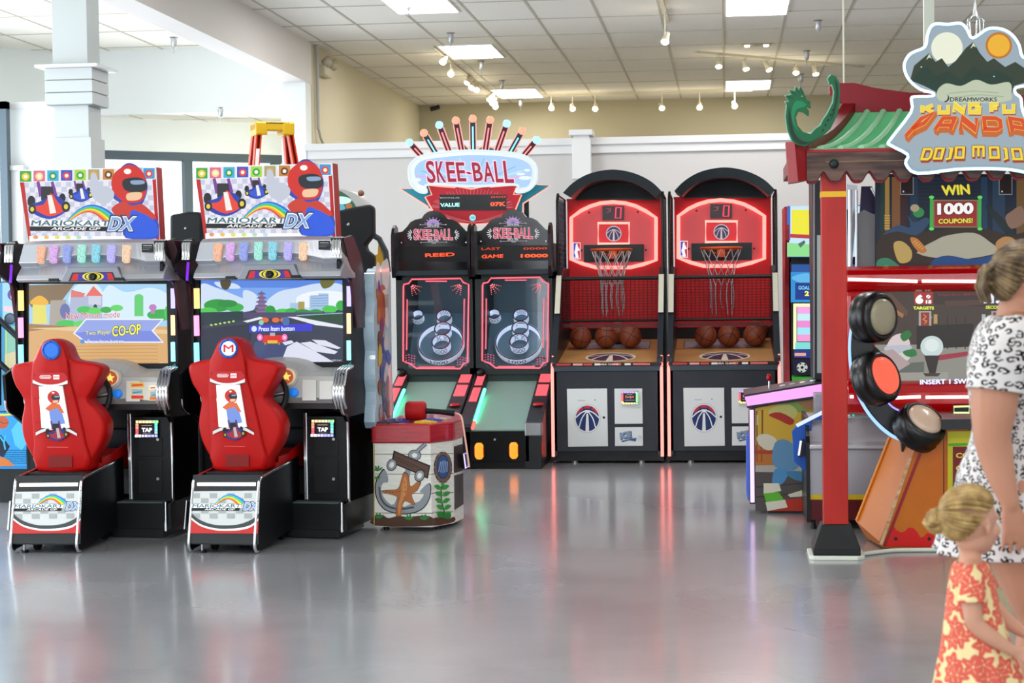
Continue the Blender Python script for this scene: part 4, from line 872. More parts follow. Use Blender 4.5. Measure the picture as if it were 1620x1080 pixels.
    for i in range(6): a = PI+(i+1)*PI/7; ar.line([(811.5, 353), (811.5+9*math.cos(a), 353+8*math.sin(a))], 0.5, E('#4a3a78', 0.6))
    ar.line([(791, 353.3), (832, 353)], 0.6, E('#c0b8c8', 0.8)); ar.ell(791, 353.3, 1.1, 1.1, E('#c0b8c8', 0.8), 8); ar.ell(832, 353, 1.1, 1.1, E('#c0b8c8', 0.8), 8); ar.line([(797, 357.7), (826, 357.4)], 0.6, E('#c0b8c8', 0.8))
    ar.text('GENUINE', (802, 356.6), (821, 356.6), (802, 353.8), E('#e0d8e8', 0.9), 0.02)
    skee_title(ar, 781, 843, 377.5, 360, [('#f8d0d8', 0.22), ('#d84868', 0.0)], 0.95, 0.01)
    ar.text('SINCE 1909', (803, 380.5), (820, 380.5), (803, 377), E('#e0d8e0', 0.9), 0.02); ar.text('GAME', (809, 383.6), (816, 383.6), (809, 381.6), E('#c8c0d0', 0.9), 0.02)
    ar.line([(792, 381.5), (833, 381)], 0.6, E('#c0b8c8', 0.8)); ar.ell(792, 381.5, 1.1, 1.1, E('#c0b8c8', 0.8), 8); ar.ell(833, 381, 1.1, 1.1, E('#c0b8c8', 0.8), 8)
    for cx, s in ((779, -1), (845, 1)):
        for j in range(6):
            a = -1.1+j*0.44; ar.line([(cx+s*3*math.cos(a), 369.5+4*math.sin(a)), (cx+s*8.5*math.cos(a), 369.5+9*math.sin(a))], 1.3, E('#e8e8ec', 0.9))
    LR = E('#ff4a20', 2.0)
    if px == 0:
        ar.clip = None
        ar.text('LAST', (762, 395.4), (792, 395), (762, 391.5), E('#d83818', 1.3), 0.01); ar.text('GAME', (762, 408.5), (796, 407.6), (762.5, 403), LR, 0.03)
        ar.text('0000', (828, 394.8), (866, 394.2), (828, 391.5), E('#d83818', 1.3), 0.01); ar.text('10000', (824, 407.5), (867, 406.8), (824, 402), LR, 0.04)
    else: ar.text('REED', (799, 404.5), (846, 403), (799, 399), LR, 0.02)
    ar.build('header_print', sl)
    for p in ((760.5, 382), (864.5, 381.5)): q_ = ph_.q(*p, 0.001); MB().lathe([(0.010, 0), (0.010, 0.004), (0.004, 0.008), (0.001, 0.008)], q_, (0, -1, 0), CHROME, 12).build('header_screw', sl)
    zh = X(1.05, 800, 362)[1]
    for s in (-1, 1):
        xo = s*(hw+0.003); xi = s*(hw-0.022)
        MB().prism([(0.96, zt-0.04), (0.93, zt+0.05), (0.93, zh-0.05), (0.98, zh+0.02), (1.06, zh+0.05), (1.16, zh+0.02), (1.16, zt-0.04)], 'x', min(xo, xi), max(xo, xi), H('#160a10', 0.3)).build('header_cheek', T)
    MB().box(BL, BR, 0.97, 1.12, zt-0.02, zt+0.02, H('#1d2a30', 0.35)).build('header_shelf', T)
    MB().box(BL, BR, 1.12, DB, zt-0.02, zt+0.25, BLACK).build('header_case', T)
    # reader post at the alley's left corner
    return sl

SK2 = thing('alley_ball_machine', 'right one of the two ball rolling alley machines, showing LAST GAME in red lights', 'arcade machine', (-1.838, 14.5, 0), 0.0, 'ball rolling alley machines')
skee_machine(SK2, 0, 0, 0, 0, 0)
SK1 = thing('alley_ball_machine', 'left one of the two ball rolling alley machines, partly behind the hammer game', 'arcade machine', (-1.838, 14.5, 0), 0.0, 'ball rolling alley machines')
skee_machine(SK1, 1, 0, 0, 0, 0)
SK1.location.x -= 0.701
# ---------------------------------------------------------------- the lit sign over both alleys
SG = thing('neon_sign', 'oval neon crown sign reading SKEE-BALL with nine bulb-tipped rays above the two alleys', 'sign', (-1.84, 15.75, 0), 0.0)
pg = Pl(SG, (0, 0, 0)); cv = lambda L: [(620+a*0.16667, 180+b*0.16667) for a, b in L]
OR = E('#ff9a88', 1.8)
star = cv([(70, 710), (300, 700), (300, 560), (360, 420), (480, 360), (590, 355), (680, 285), (730, 335), (780, 345), (870, 290), (960, 320), (1030, 355), (1180, 330), (1160, 380), (1260, 480), (1290, 660), (1500, 680), (1240, 850), (1230, 1000), (770, 1000), (340, 900), (335, 880)])
st_ = slab(pg, star, 0.05, H('#1f7e92', 0.4, e=0.25), 'backing_star', SG, k0=-0.05)
tubepx(pg, star, 0.006, OR, 'neon_outline', st_, k=-0.045, closed=True)
sh = cv([(350, 680), (470, 690), (600, 700), (620, 690), (765, 715), (920, 680), (940, 695), (1190, 675), (1160, 765), (1235, 770), (1170, 930), (1060, 1000), (900, 1045), (770, 1052), (640, 1040), (520, 990), (400, 930), (320, 790), (385, 770)])
shl = slab(pg, sh, 0.05, H('#a81828', 0.35, e=0.15), 'shield', SG, k0=0.03)
tubepx(pg, sh, 0.006, OR, 'neon_outline', shl, k=0.035, closed=True)
ar = Art(pg, k0=0.0315)
for i in range(34):
    a = PI*(1.02+0.96*i/33); cx, cy = 748, 330; r0, r1 = 34, 62
    pts = [(cx+math.cos(a)*(r0*1.5), min(352, cy+math.sin(a)*r0*0.5)), (cx+math.cos(a)*r1*1.05, cy+math.sin(a)*r1*0.55+(i % 3)*1.5)]
    ar.line([(max(682, min(812, p[0])), max(299, p[1])) for p in pts], 0.7, E('#e890a0', 0.7))
for i in range(16): ar.line([(690+i*4, 334+i*1.3), (705+i*3.4, 352-abs(8-i)*0.3)], 0.5, E('#f0b0b8', 0.6)); ar.line([(808-i*4, 334+i*1.3), (793-i*3.4, 352-abs(8-i)*0.3)], 0.5, E('#f0b0b8', 0.6))
ar.rect(696.5, 308, 802, 332.5, H('#15181a', 0.2)); 
ar.text('BONUS', (697.5, 314), (728, 313.8), (697.5, 312.4), E('#c8e8e8', 1.0)); ar.text('VALUE', (697.5, 327.5), (728, 327), (697.5, 321.5), E('#a0f8f0', 1.8), 0.03)
ar.text('000', (777.5, 313.4), (801, 313), (777.5, 310.5), E('#e85030', 1.3)); ar.text('07K', (776.5, 326.5), (801, 326), (776.5, 320), E('#ff5030', 2.0), 0.04)
ar.ell(748.7, 344.5, 5, 5, E('#90e8f0', 1.1)); ar.text('10', (746, 346.5), (751.5, 346.5), (746, 342.5), H('#2a8090'), 0.01)
ar.build('shield_print', shl)
ovp = cv([(175, 580), (180, 500), (240, 430), (340, 395), (500, 370), (770, 355), (1000, 365), (1200, 385), (1310, 430), (1370, 500), (1380, 580), (1365, 660), (1310, 720), (1240, 745), (1185, 740), (1180, 675), (770, 690), (360, 670), (340, 745), (270, 740), (200, 680)])
ov = slab(pg, cr(ovp, 4), 0.10, H('#e9eef0', 0.4), 'oval_cabinet', SG, k0=0.06, bev=0.004)
tubepx(pg, cr(ovp[:15]+ovp[15:], 4), 0.012, E('#eafcff', 0.95), 'white_tube_border', ov, k=0.06, closed=True)
ar = Art(pg, k0=0.062)
inn = cv([(225, 570), (240, 500), (300, 450), (420, 425), (770, 395), (1120, 415), (1270, 455), (1330, 520), (1325, 620), (1290, 690), (1200, 700), (1180, 672), (770, 685), (370, 668), (330, 690), (260, 660)])
ar.poly(cr(inn, 4), E('#a8ccf8', 1.1))
for i in range(13):
    a = PI*(1.08+0.84*i/12); x_ = 748+math.cos(a)*20; ar.line([(x_, 288), (748+math.cos(a)*90, 288+math.sin(a)*38)], 2.2, E(['#e8b0e8', '#88c8e8', '#c8e8f8'][i % 3], 1.0))
for c in ((660, 285, 8, 3), (832, 282, 10, 3), (825, 276, 7, 2), (835, 270, 5, 2)): ar.ell(*c, E('#dff0ff', 1.15))
skee_title(ar, 678.5, 815, 290.5, 254.5, [('#ffd8e8', 0.5), ('#a01838', 0.0)], 1.1, 0.03)
ar.build('sign_print', ov)
tips = [(170, 275, 300, 415, 0), (308, 183, 425, 385, 1), (453, 108, 550, 370, 2), (610, 65, 665, 355, 3), (770, 48, 775, 350, 1), (935, 60, 890, 350, 3), (1093, 95, 1000, 360, 2), (1240, 163, 1125, 370, 1), (1375, 250, 1255, 395, 0)]
for bx, by, ex, ey, kind in tips:
    b_ = pg.q(*cv([(bx, by)])[0]); e_ = pg.q(*cv([(ex, ey)])[0]); d = (b_-e_).normalized(); sd_ = V((d.z, 0, -d.x))
    blue = kind in (0, 2); w = 0.028
    mb = MB(); A = [e_-sd_*w*0.8, e_+sd_*w*0.8, b_+sd_*w-d*0.03, b_-sd_*w-d*0.03]
    mb.add([a+V((0, -0.02, 0)) for a in A]+[a+V((0, 0.02, 0)) for a in A], [(0, 1, 2, 3), (7, 6, 5, 4), (0, 4, 5, 1), (1, 5, 6, 2), (2, 6, 7, 3), (3, 7, 4, 0)], H('#3a0e1c' if kind != 1 else '#0e3440', 0.4))
    ry = mb.build('ray', SG)
    for s in (-1, 1): MB().tube([a+V((0, -0.022, 0)) for a in (e_+sd_*s*w, b_+sd_*s*w-d*0.03)], 0.0045, E('#a0e8f8' if kind == 1 and False else '#ff9a90', 1.6), 6).build('neon_edge', ry)
    MB().tube([e_+V((0, -0.026, 0)), b_-d*0.07+V((0, -0.026, 0))], 0.007, E('#90f4ff' if kind == 1 else '#ff8a90', 1.5), 6).build('neon_core', ry)
    MB().sph(b_+V((0, -0.02, 0)), 0.036, E('#9ed0ff' if blue else '#ffb090', 1.7 if blue else 1.2), 16).build('bulb', ry)
zs = pg.h(748, 352)[1]
for xx in (-0.1, 0.1): MB().box(xx-0.02, xx+0.02, 0.06, 0.10, 1.95, zs+0.25, DARK).build('support', SG)
# ================================================================ BASKETBALL MACHINES
NEON = E('#ff7d74', 2.8); NAVY = H('#12285a', 0.4)
def ball_logo(ar, cx, cy, rx, ry, e=0, red=True, navy='#12306a', rim='#eef0f0'):
    F = (lambda h: E(h, e)) if e else (lambda h: H(h, 0.4))
    ar.ell(cx, cy, rx*1.09, ry*1.09, F('#c4ccd4')); ar.ell(cx, cy, rx*1.04, ry*1.04, F(rim)); ar.ell(cx, cy, rx*0.96, ry*0.96, F(navy))
    if red:
        for a0, a1 in ((PI*1.12, PI*1.36), (PI*1.40, PI*1.60), (PI*1.64, PI*1.88)):
            o = [(cx+rx*0.95*math.cos(a0+(a1-a0)*i/6), cy+ry*0.95*math.sin(a0+(a1-a0)*i/6)) for i in range(7)]
            n = [(cx+rx*0.72*math.cos(a1+(a0-a1)*i/6), cy+ry*0.55*math.sin(a1+(a0-a1)*i/6)-ry*0.2) for i in range(7)]
            ar.poly(o+n, F('#c8283c'))
    wh = F(rim)
    ar.line(cr([(cx-rx*0.95, cy-ry*0.05), (cx-rx*0.5, cy-ry*0.42), (cx, cy-ry*0.56), (cx+rx*0.5, cy-ry*0.42), (cx+rx*0.95, cy-ry*0.05)], 5, False), ry*0.09, wh)
    ar.line(cr([(cx-rx*0.68, cy+ry*0.68), (cx-rx*0.45, cy+ry*0.0), (cx-rx*0.12, cy-ry*0.45), (cx-rx*0.04, cy-ry*0.6)], 5, False), rx*0.09, wh)
    ar.line(cr([(cx+rx*0.68, cy+ry*0.68), (cx+rx*0.45, cy+ry*0.0), (cx+rx*0.12, cy-ry*0.45), (cx+rx*0.04, cy-ry*0.6)], 5, False), rx*0.09, wh)
    ar.poly([(cx-rx*0.20, cy-ry*0.62), (cx+rx*0.20, cy-ry*0.62), (cx+rx*0.12, cy-ry*0.42), (cx-rx*0.12, cy-ry*0.42)], wh)
    ar.poly([(cx, cy-ry*0.42), (cx+rx*0.09, cy-ry*0.25), (cx+rx*0.15, cy+ry*0.96), (cx-rx*0.15, cy+ry*0.96), (cx-rx*0.09, cy-ry*0.25)], wh)
def hoop_machine(T):
    P = {y: Pl(T, (0, y, 0)) for y in (0.0, 0.55, 0.60, 0.70, 1.30, 1.35)}
    X = lambda y, a, b: P[y].h(a, b)
    hw = 0.466; DB = 2.1; NB = H('#181d28', 0.4, spec=0.4); BK = H('#0c0d10', 0.4, spec=0.3)
    zk = X(0.0, 960, 714)[1]; zf = X(0.0, 960, 577)[1]
    mb = MB(); mb.box(-hw, hw, 0.03, DB, 0.0+0.02, zk, BK); mb.build('plinth', T)
    for x_ in (-0.28, 0.28): MB().cyl((x_, 0.06, 0), (x_, 0.06, 0.03), 0.03, STEEL).build('levelling_foot', T)
    fr = MB().box(-hw, hw, 0.0, 0.05, zk, zf-0.005, NB).build('front_panel', T, bev=0.004)
    MB().box(-hw, hw, -0.012, 0.06, zf-0.055, zf-0.008, H('#39424a', 0.35, 0.3)).build('front_ledge', T, bev=0.006)
    pf_ = P[0.0]; WD = H('#e4e9e9', 0.4)
    d1 = slab(pf_, [(897, 614.8), (960.5, 614.4), (962, 705.5), (899, 706.5)], 0.012, WD, 'logo_door', T, k0=0.010, bev=0.002)
    ar = Art(pf_, k0=0.0105); ball_logo(ar, 929.3, 661.5, 19.3, 21.3); ar.ell(955.5, 660, 2.0, 2.0, BLACK, 14); ar.line([(914.5, 633), (926, 633)], 0.9, H('#b0b0b0')); ar.ell(941.5, 632.3, 0.9, 0.9, BLACK, 8); ar.build('door_print', d1)
    d2 = slab(pf_, [(972, 614.6), (1016, 614.4), (1017, 669.8), (972.8, 670.3)], 0.012, WD, 'coin_door', T, k0=0.010, bev=0.002)
    d3 = slab(pf_, [(973, 675.5), (1017, 675.2), (1017.3, 704.8), (973, 705.2)], 0.012, WD, 'cash_door', T, k0=0.010, bev=0.002)
    for d, p in ((d2, (1011, 642)), (d3, (1012, 690))): q_ = pf_.q(*p, 0.01); MB().cyl(q_, q_-V((0, 0.012, 0)), 0.010, STEEL).build('lock', d)
    rd = slab(pf_, [(983.5, 619), (1009, 618.5), (1010, 638.5), (984, 638.5)], 0.02, DARK, 'card_reader', T, k0=0.028)
    ar = Art(pf_, k0=0.0285); RC = ['#c8a8ff', '#a8ffa8', '#fff0a0', '#ff7070']
    for i in range(22):
        t = i/22*4; s_ = int(t); f = t-s_; p = [(985+f*23, 620), (1008, 620+f*17), (1008-f*23, 637.5), (985, 637.5-f*17)][s_]; ar.rect(p[0]-1.8, p[1]-1.4, p[0]+1.8, p[1]+1.4, E(RC[(i//6) % 4], 1.3))
    ar.rect(986.5, 621.5, 1006, 634.5, E('#0c1016')); ar.text('Swipe', (989.5, 630.5), (1003, 630), (989.5, 625), E('#f08080', 1.2), 0.02); ar.line([(989, 632.5), (1004, 632.5)], 0.8, E('#70a0e8')); ar.line([(992, 623.5), (1001, 623.5)], 0.7, E('#80c080')); ar.build('reader_display', rd)
    ar = Art(pf_, k0=0.0115)
    for dx, dy, h in ((1.6, 1.6, '#3a4c78'), (0.8, 0.8, '#51648e'), (0, 0, '#8ba0b8')): ar.text('ICE', (981+dx, 694.5+dy), (999+dx, 691+dy), (980+dx, 684+dy), H(h, 0.4), 0.07)
    ar.poly([(983, 697), (1001, 693), (1007, 692), (1006, 698), (996, 696), (985, 699)], H('#3f5a92', 0.4)); ar.build('maker_badge', d3)
    # printed strip along the deck's front edge
    pe = Pl(T, (0, -0.014, 0)); ar = Art(pe, k0=0.0)
    Z0, Z1 = zf-0.008, zf+0.018; MB().box(-hw+0.01, hw-0.01, -0.012, 0.05, Z0, Z1, H('#2a1216', 0.35)).build('deck_edge', T)
    ar.local = True; 
    for i, (a, b, h) in enumerate(((-.42, -.30, '#c83a3c'), (-.28, -.2, '#f0a0a0'), (-.19, -.12, '#d84848'), (-.10, -.05, '#f4e8e8'), (.05, .12, '#e86868'), (.15, .2, '#f4e8e8'), (.22, .36, '#e07070'))): ar.rect(a, Z0+0.005, b, Z1-0.004, H(h, 0.4))
    ar.text('NBA GAME', (-.06, Z0+0.006), (.10, Z0+0.006), (-.06, Z1-0.005), H('#fbe4e2', 0.4), 0.03); ar.build('edge_print', fr)
    # side walls with rising front edge, edge neon
    zn = X(0.0, 1046, 567)[1]; zc = X(0.55, 1046, 494)[1]; zb_ = X(0.60, 1046, 440)[1]
    zt = X(0.70, 968, 268)[1]; zs = X(0.70, 1047, 306)[1]
    for s in (-1, 1):
        xo = s*hw; xi = s*(hw-0.05)
        sw = MB().prism([(0.0, zk-0.04), (0.0, zn), (0.05, zn+0.03), (0.30, zc-0.06), (0.36, zc), (0.55, zb_+0.02), (0.75, zb_+0.10), (1.45, zb_+0.1), (1.45, zk)], 'x', min(xo, xi), max(xo, xi), H('#141c26', 0.35, spec=0.4)).build('side_wall', T, bev=0.004)
        MB().box(min(xo, xi)-0.002, max(xo, xi)+0.002, 0.355, 0.56, zc, zc+0.004, DARK).build('side_cap', sw)
        MB().prism([(0.345, zc+0.004), (0.35, zc+0.012), (0.56, zb_+0.035), (0.56, zb_+0.024)], 'x', min(xo, xi)+0.003, max(xo, xi)-0.003, H('#c9c6b4', 0.35)).build('sloping_cap', sw)
        MB().tube([(xo-s*0.012, -0.008, 0.06), (xo-s*0.012, -0.010, zn-0.09), (xo-s*0.012, 0.02, zn-0.01), (xo-s*0.012, 0.05, zn+0.02)], 0.013, NEON, 10).build('neon_edge', T)
        # cage side: frame tubes and mesh
        fm = MB(); yf, yr = 0.62, 1.36; xs = s*(hw-0.012)
        fm.tube([(xs, yf, zb_-0.02), (xs, yf, zs-0.05), (xs, yf+0.08, zs+0.01)], 0.013, BLACK, 8); fm.tube([(xs, yf+0.08, zs+0.0), (xs, yr, zs-0.01), (xs, yr, zb_)], 0.010, BLACK, 8); cg = fm.build('cage_frame', T)
        w = MB(); 
        z = zb_+0.03
        while z < zs-0.02: w.tube([(xs, yf, z), (xs, yr, z)], 0.0022, BLACK, 4); z += 0.042
        y = yf+0.06
        while y < yr: w.tube([(xs, y, zb_), (xs, y, zs-0.02)], 0.0022, BLACK, 4); y += 0.06
        w.build('side_net', cg)
        MB().box(xs-0.002+s*0.006, xs+0.002+s*0.006, yf+0.1, yr, zb_, zs-0.04, glass_mat('smoke_sheet', (0.55, 0.57, 0.66, 1), 0.08)).build('side_sheet', cg)
    # deck with slot
    zd1 = X(1.30, 960, 520)[1]; WOOD = noise_mat('maple_deck', '#b98a52', '#cf9f66', 3, 0.35, (1.2, 9, 1.2), lo=0.2, hi=0.8)
    zd1 = zf+0.17
    MB().prism([(0.0, zf-0.02), (0.0, zf), (1.38, zd1), (1.38, zd1-0.03)], 'x', -hw+0.05, hw-0.05, WOOD).build('deck', T)
    dv = V((0, 1.38, zd1-zf)).normalized(); pd = Pl(T, (0, 0, zf), (1, 0, 0), dv)
    ar = Art(pd, k0=0.002); c = pd.h(966, 565)
    ar.local = True
    sx_ = 0.215; ce = (c[0], c[1]); WHT = H('#eadfce', 0.4); PUR = H('#43324e', 0.4)
    ar.ell(ce[0], ce[1], sx_, 0.235, WHT); ar.ell(ce[0], ce[1], sx_*0.91, 0.20, PUR)
    ar.line(cr([(ce[0]-sx_*0.95, ce[1]+0.01), (ce[0]-0.08, ce[1]+0.11), (ce[0]+0.08, ce[1]+0.11), (ce[0]+sx_*0.95, ce[1]+0.01)], 5, False), 0.02, WHT)
    for s in (-1, 1): ar.line(cr([(ce[0]+s*0.16, ce[1]-0.15), (ce[0]+s*0.10, ce[1]+0.02), (ce[0]+s*0.02, ce[1]+0.12)], 5, False), 0.018, WHT)
    ar.poly([(ce[0]-0.012, ce[1]+0.10), (ce[0]+0.012, ce[1]+0.10), (ce[0]+0.03, ce[1]-0.20), (ce[0]-0.03, ce[1]-0.20)], WHT)
    ar.build('deck_emblem', T)
    s0, s1 = pd.h(908, 552), pd.h(1029, 540)
    ar = Art(pd, k0=0.0015, local=True); ar.rect(s0[0]-0.006, s0[1]-0.01, s1[0]+0.006, s1[1]+0.01, H('#3a2c1c')); ar.rect(s0[0], s0[1], s1[0], s1[1], H('#a9adbe', 0.3)); ar.build('ball_slot', T)
    # back of the ball bay
    MB().box(-hw+0.05, hw-0.05, 1.36, 1.42, zf, zd1+0.32, H('#16090b', 0.5)).build('bay_back', T)
    MB().prism([(0.60, zb_-0.415), (0.62, zb_-0.415), (0.62, zb_-0.385), (0.60, zb_-0.385)], 'x', -hw+0.05, hw-0.05, H('#5a0e12', 0.4)).build('lower_rail', T)
    # backboard and board behind the net fence
    b0, b1 = X(1.35, 899, 436), X(1.35, 1041, 312); zlow = zd1+0.1
    bb = MB().box(-hw+0.035, hw-0.035, 1.35, 1.40, zlow, b1[1], H('#b8141a', 0.45, e=0.12)).build('backboard', T)
    pb = P[1.35]; o = [(904, 344.5), (920, 333), (935, 326), (950, 321.5), (970, 319.5), (990, 321.5), (1006, 326), (1022, 334), (1038, 344.5), (1038, 411.5), (1018, 418), (997, 423), (943, 423), (922, 417), (904, 410.5)]
    slab(pb, [((p[0]-970)*0.985+970, (p[1]-372)*0.985+372) for p in o], 0.004, H('#c23a3e', 0.2, e=0.25), 'board_face', bb, k0=0.004)
    tubepx(pb, o, 0.0165, NEON, 'neon_outline', T, k=0.02, closed=True)
    tubepx(pb, [(946.5, 353), (995.5, 353), (995.5, 385.5), (946.5, 385.5)], 0.012, E('#ffb4a4', 1.5), 'neon_square', T, k=0.02, closed=True)
    ar = Art(pb, k0=0.006); ar.rect(948, 354, 994, 384, H('#cc3038', 0.4, e=0.2)); ball_logo(ar, 971, 369.5, 11.3, 11.3, 0.75, False, '#38406a', '#f0d0d0')
    for p in ((932, 336), (1009, 335), (1022, 395.5), (920, 396)): ar.ell(p[0], p[1], 1.7, 1.7, H('#5a0c14'), 12)
    ar.build('board_print', bb); ar = Art(pb, k0=0.006)
    ar.rect(906.5, 383.5, 918.5, 410, E('#f8f0f8', 1.0)); ar.rect(907.5, 384.5, 912.5, 409, E('#3a48c8', 0.9)); ar.rect(912.5, 384.5, 917.7, 409, E('#d82838', 0.9))
    ar.poly(cr([(911, 387), (913.5, 385.5), (914, 389), (915.5, 392), (917.5, 396), (914, 397), (914.5, 402), (915.5, 408), (911.5, 408), (910, 403), (908.5, 399), (910, 394)], 3), E('#f8f4fc', 1.0)); ar.text('NBA', (907.8, 408.6), (912.3, 408.6), (907.8, 406), E('#ffffff', 1.1), 0.02)
    ar.build('league_sticker', bb)
    sbx = slab(pb, [(953.5, 325.5), (987.5, 325.5), (987.5, 348.5), (953.5, 348.5)], 0.03, H('#30161c', 0.2), 'score_display', T, k0=0.035)
    ar = Art(pb, k0=0.0355)
    for c_, q, m_ in ((((974, 328.5, 983, 345)), 1.5, E('#ff3050', 1.8)),):
        x0, y0, x1, y1 = c_; ar.line([(x0+1, y0), (x1, y0), (x1-1, y1), (x0, y1)], q, m_, True)
    ar.line([(959, 330.5), (964.5, 330.5), (963.8, 336), (959, 336)], 0.9, E('#b05868', 0.8)); ar.line([(966.5, 329), (965.8, 336)], 0.9, E('#b05868', 0.8)); ar.build('digits', sbx)
    m0, m1 = X(1.30, 924, 415), X(1.30, 1018, 386); MB().box(m0[0], m1[0], 1.28, 1.35, m0[1], m1[1], H('#2c3236', 0.5)).build('hoop_mount', T, bev=0.003)
    # hoop and chain net
    rc = V((0.0, 1.06, 0)); pr = Pl(T, (0, 1.06, 0)); c_ = pr.h(967.5, 395); rc = V((c_[0]+0.0, 1.06, c_[1])); R_ = 0.178; OG = H('#d8541a', 0.4)
    mb = MB(); mb.tube([rc+V((R_*math.cos(2*PI*k/32), R_*math.sin(2*PI*k/32), 0)) for k in range(32)], 0.011, OG, 8, closed=True)
    mb.box(rc.x-0.035, rc.x+0.035, rc.y+R_-0.01, 1.29, rc.z-0.075, rc.z+0.005, OG)
    for s in (-1, 1): mb.tube([rc+V((s*0.12, 0.13, -0.01)), rc+V((s*0.05, 0.19, -0.04)), rc+V((s*0.03, R_+0.02, -0.05))], 0.007, OG, 6)
    hoop = mb.build('hoop', T)
    mb = MB(); CH = H('#cfd0d4', 0.3, 0.6); nl = 12; rows = [(0.0, R_), (0.09, 0.15), (0.17, 0.125), (0.25, 0.105), (0.33, 0.10)]
    def npnt(r, k): d, rr = rows[r]; a = 2*PI*(k+(0.5 if r % 2 else 0))/nl; return rc+V((rr*math.cos(a), rr*math.sin(a), -d))
    for r in range(len(rows)-1):
        for k in range(nl):
            kk = k if r % 2 == 0 else k+1
            for t_ in ((npnt(r, k), npnt(r+1, k)), (npnt(r, k), npnt(r+1, k-1 if r % 2 == 0 else k+1))):
                mb.tube([t_[0], (t_[0]+t_[1])/2+V((0, 0, -0.006)), t_[1]], 0.0036, CH, 4)
    for k in range(nl):
        p = npnt(len(rows)-1, k); mb.tube([p, p+V((0.01*math.cos(k), 0, -0.09)), p+V((0.004, 0.01, -0.20-0.03*(k % 3)))], 0.0045, CH, 4)
    mb.build('chain_net', hoop)
    # net fence in front of the hoop
    yf = 0.60; zr0, zr1 = X(yf, 960, 507)[1], X(yf, 960, 440)[1]; mb = MB(); xw = hw-0.045
    mb.tube([(-hw+0.005, yf, zr1), (hw-0.005, yf, zr1)], 0.017, H('#17191b', 0.35), 8); mb.tube([(-xw, yf, zr0), (xw, yf, zr0)], 0.012, BLACK, 8)
    for s in (-1, 1): mb.tube([(s*xw, yf, zr0), (s*xw, yf, zr1)], 0.010, BLACK, 8)
    ff = mb.build('fence_frame', T); w = MB(); x_ = -xw+0.036
    while x_ < xw: w.tube([(x_, yf, zr0), (x_+0.004*math.sin(x_*9), yf, zr1)], 0.0020, H('#2a0c0e', 0.5), 4); x_ += 0.037
    z = zr0+0.025
    while z < zr1: w.tube([(-xw, yf, z), (0, yf-0.006, z+0.004*math.sin(z*30)), (xw, yf, z)], 0.0018, H('#2a0c0e', 0.5), 4); z += 0.0235
    w.build('net_fence', ff)
    # arched hood
    oa = [(890.5, 312), (890.5, 305), (905, 290), (925, 277.5), (945, 271), (969, 268), (993, 271), (1014, 278), (1033, 289), (1047, 303), (1047, 312)]
    ia = [(902, 312), (915, 300), (932, 290), (950, 285), (969, 283.5), (988, 285), (1006, 290.5), (1022, 299), (1038, 312)]
    pa = P[0.70]
    O_ = [pa.h(*p) for p in oa[:2]+cr(oa[1:-1], 4, False)+oa[-1:]]; I_ = [pa.h(*p) for p in cr(ia, 4, False)]
    mb = MB(); n_ = 24
    def res(L, n):
        d = [0]; 
        for a, b in zip(L, L[1:]): d.append(d[-1]+math.hypot(b[0]-a[0], b[1]-a[1]))
        out = []
        for i in range(n+1):
            t = d[-1]*i/n; j = max(k for k in range(len(d)) if d[k] <= t+1e-9); j = min(j, len(L)-2); f = (t-d[j])/((d[j+1]-d[j]) or 1); out.append((L[j][0]+(L[j+1][0]-L[j][0])*f, L[j][1]+(L[j+1][1]-L[j][1])*f))
        return out
    Ro, Ri = res(O_[1:-1], n_), res(I_, n_); HD = H('#1b2529', 0.4, spec=0.4)
    ring = [[V((a[0], 0.70, a[1])), V((b[0], 0.72, b[1])), V((b[0], 1.42, b[1])), V((a[0], 1.42, a[1]))] for a, b in zip(Ro, Ri)]
    mb.loft(ring, HD, sm=False); hd = mb.build('arched_hood', T)
    MB().prism([(a[0], a[1]) for a in Ri], 'y', 1.20, 1.24, H('#101417', 0.5)).build('hood_back', hd)
    MB().box(-hw+0.03, hw-0.03, 1.36, 1.42, b1[1]-0.02, zs, BK).build('rear_frame', T)
    l = bpy.data.lights.new('hood_lamp', 'AREA'); l.size = 0.6; l.size_y = 0.2; l.shape = 'RECTANGLE'; l.energy = 2.5; l.color = (1.0, 0.75, 0.72)
    lo = bpy.data.objects.new('hood_lamp', l); COL.objects.link(lo); lo.parent = T; lo.location = (0, 0.98, zs+0.0); lo.rotation_euler = (0, 0, 0)
    return pd
HB1 = thing('basketball_machine', 'left basketball shooting machine, next to the alleys, its small reader uncovered', 'arcade machine', (-0.990, 14.95, 0), 0.0, 'basketball shooting machines')
pd1 = hoop_machine(HB1)
HB2 = dup(HB1, label='right basketball shooting machine, its lower right corner hidden by the train picture cabinet', loc=(-0.990+0.966, 14.97, 0))
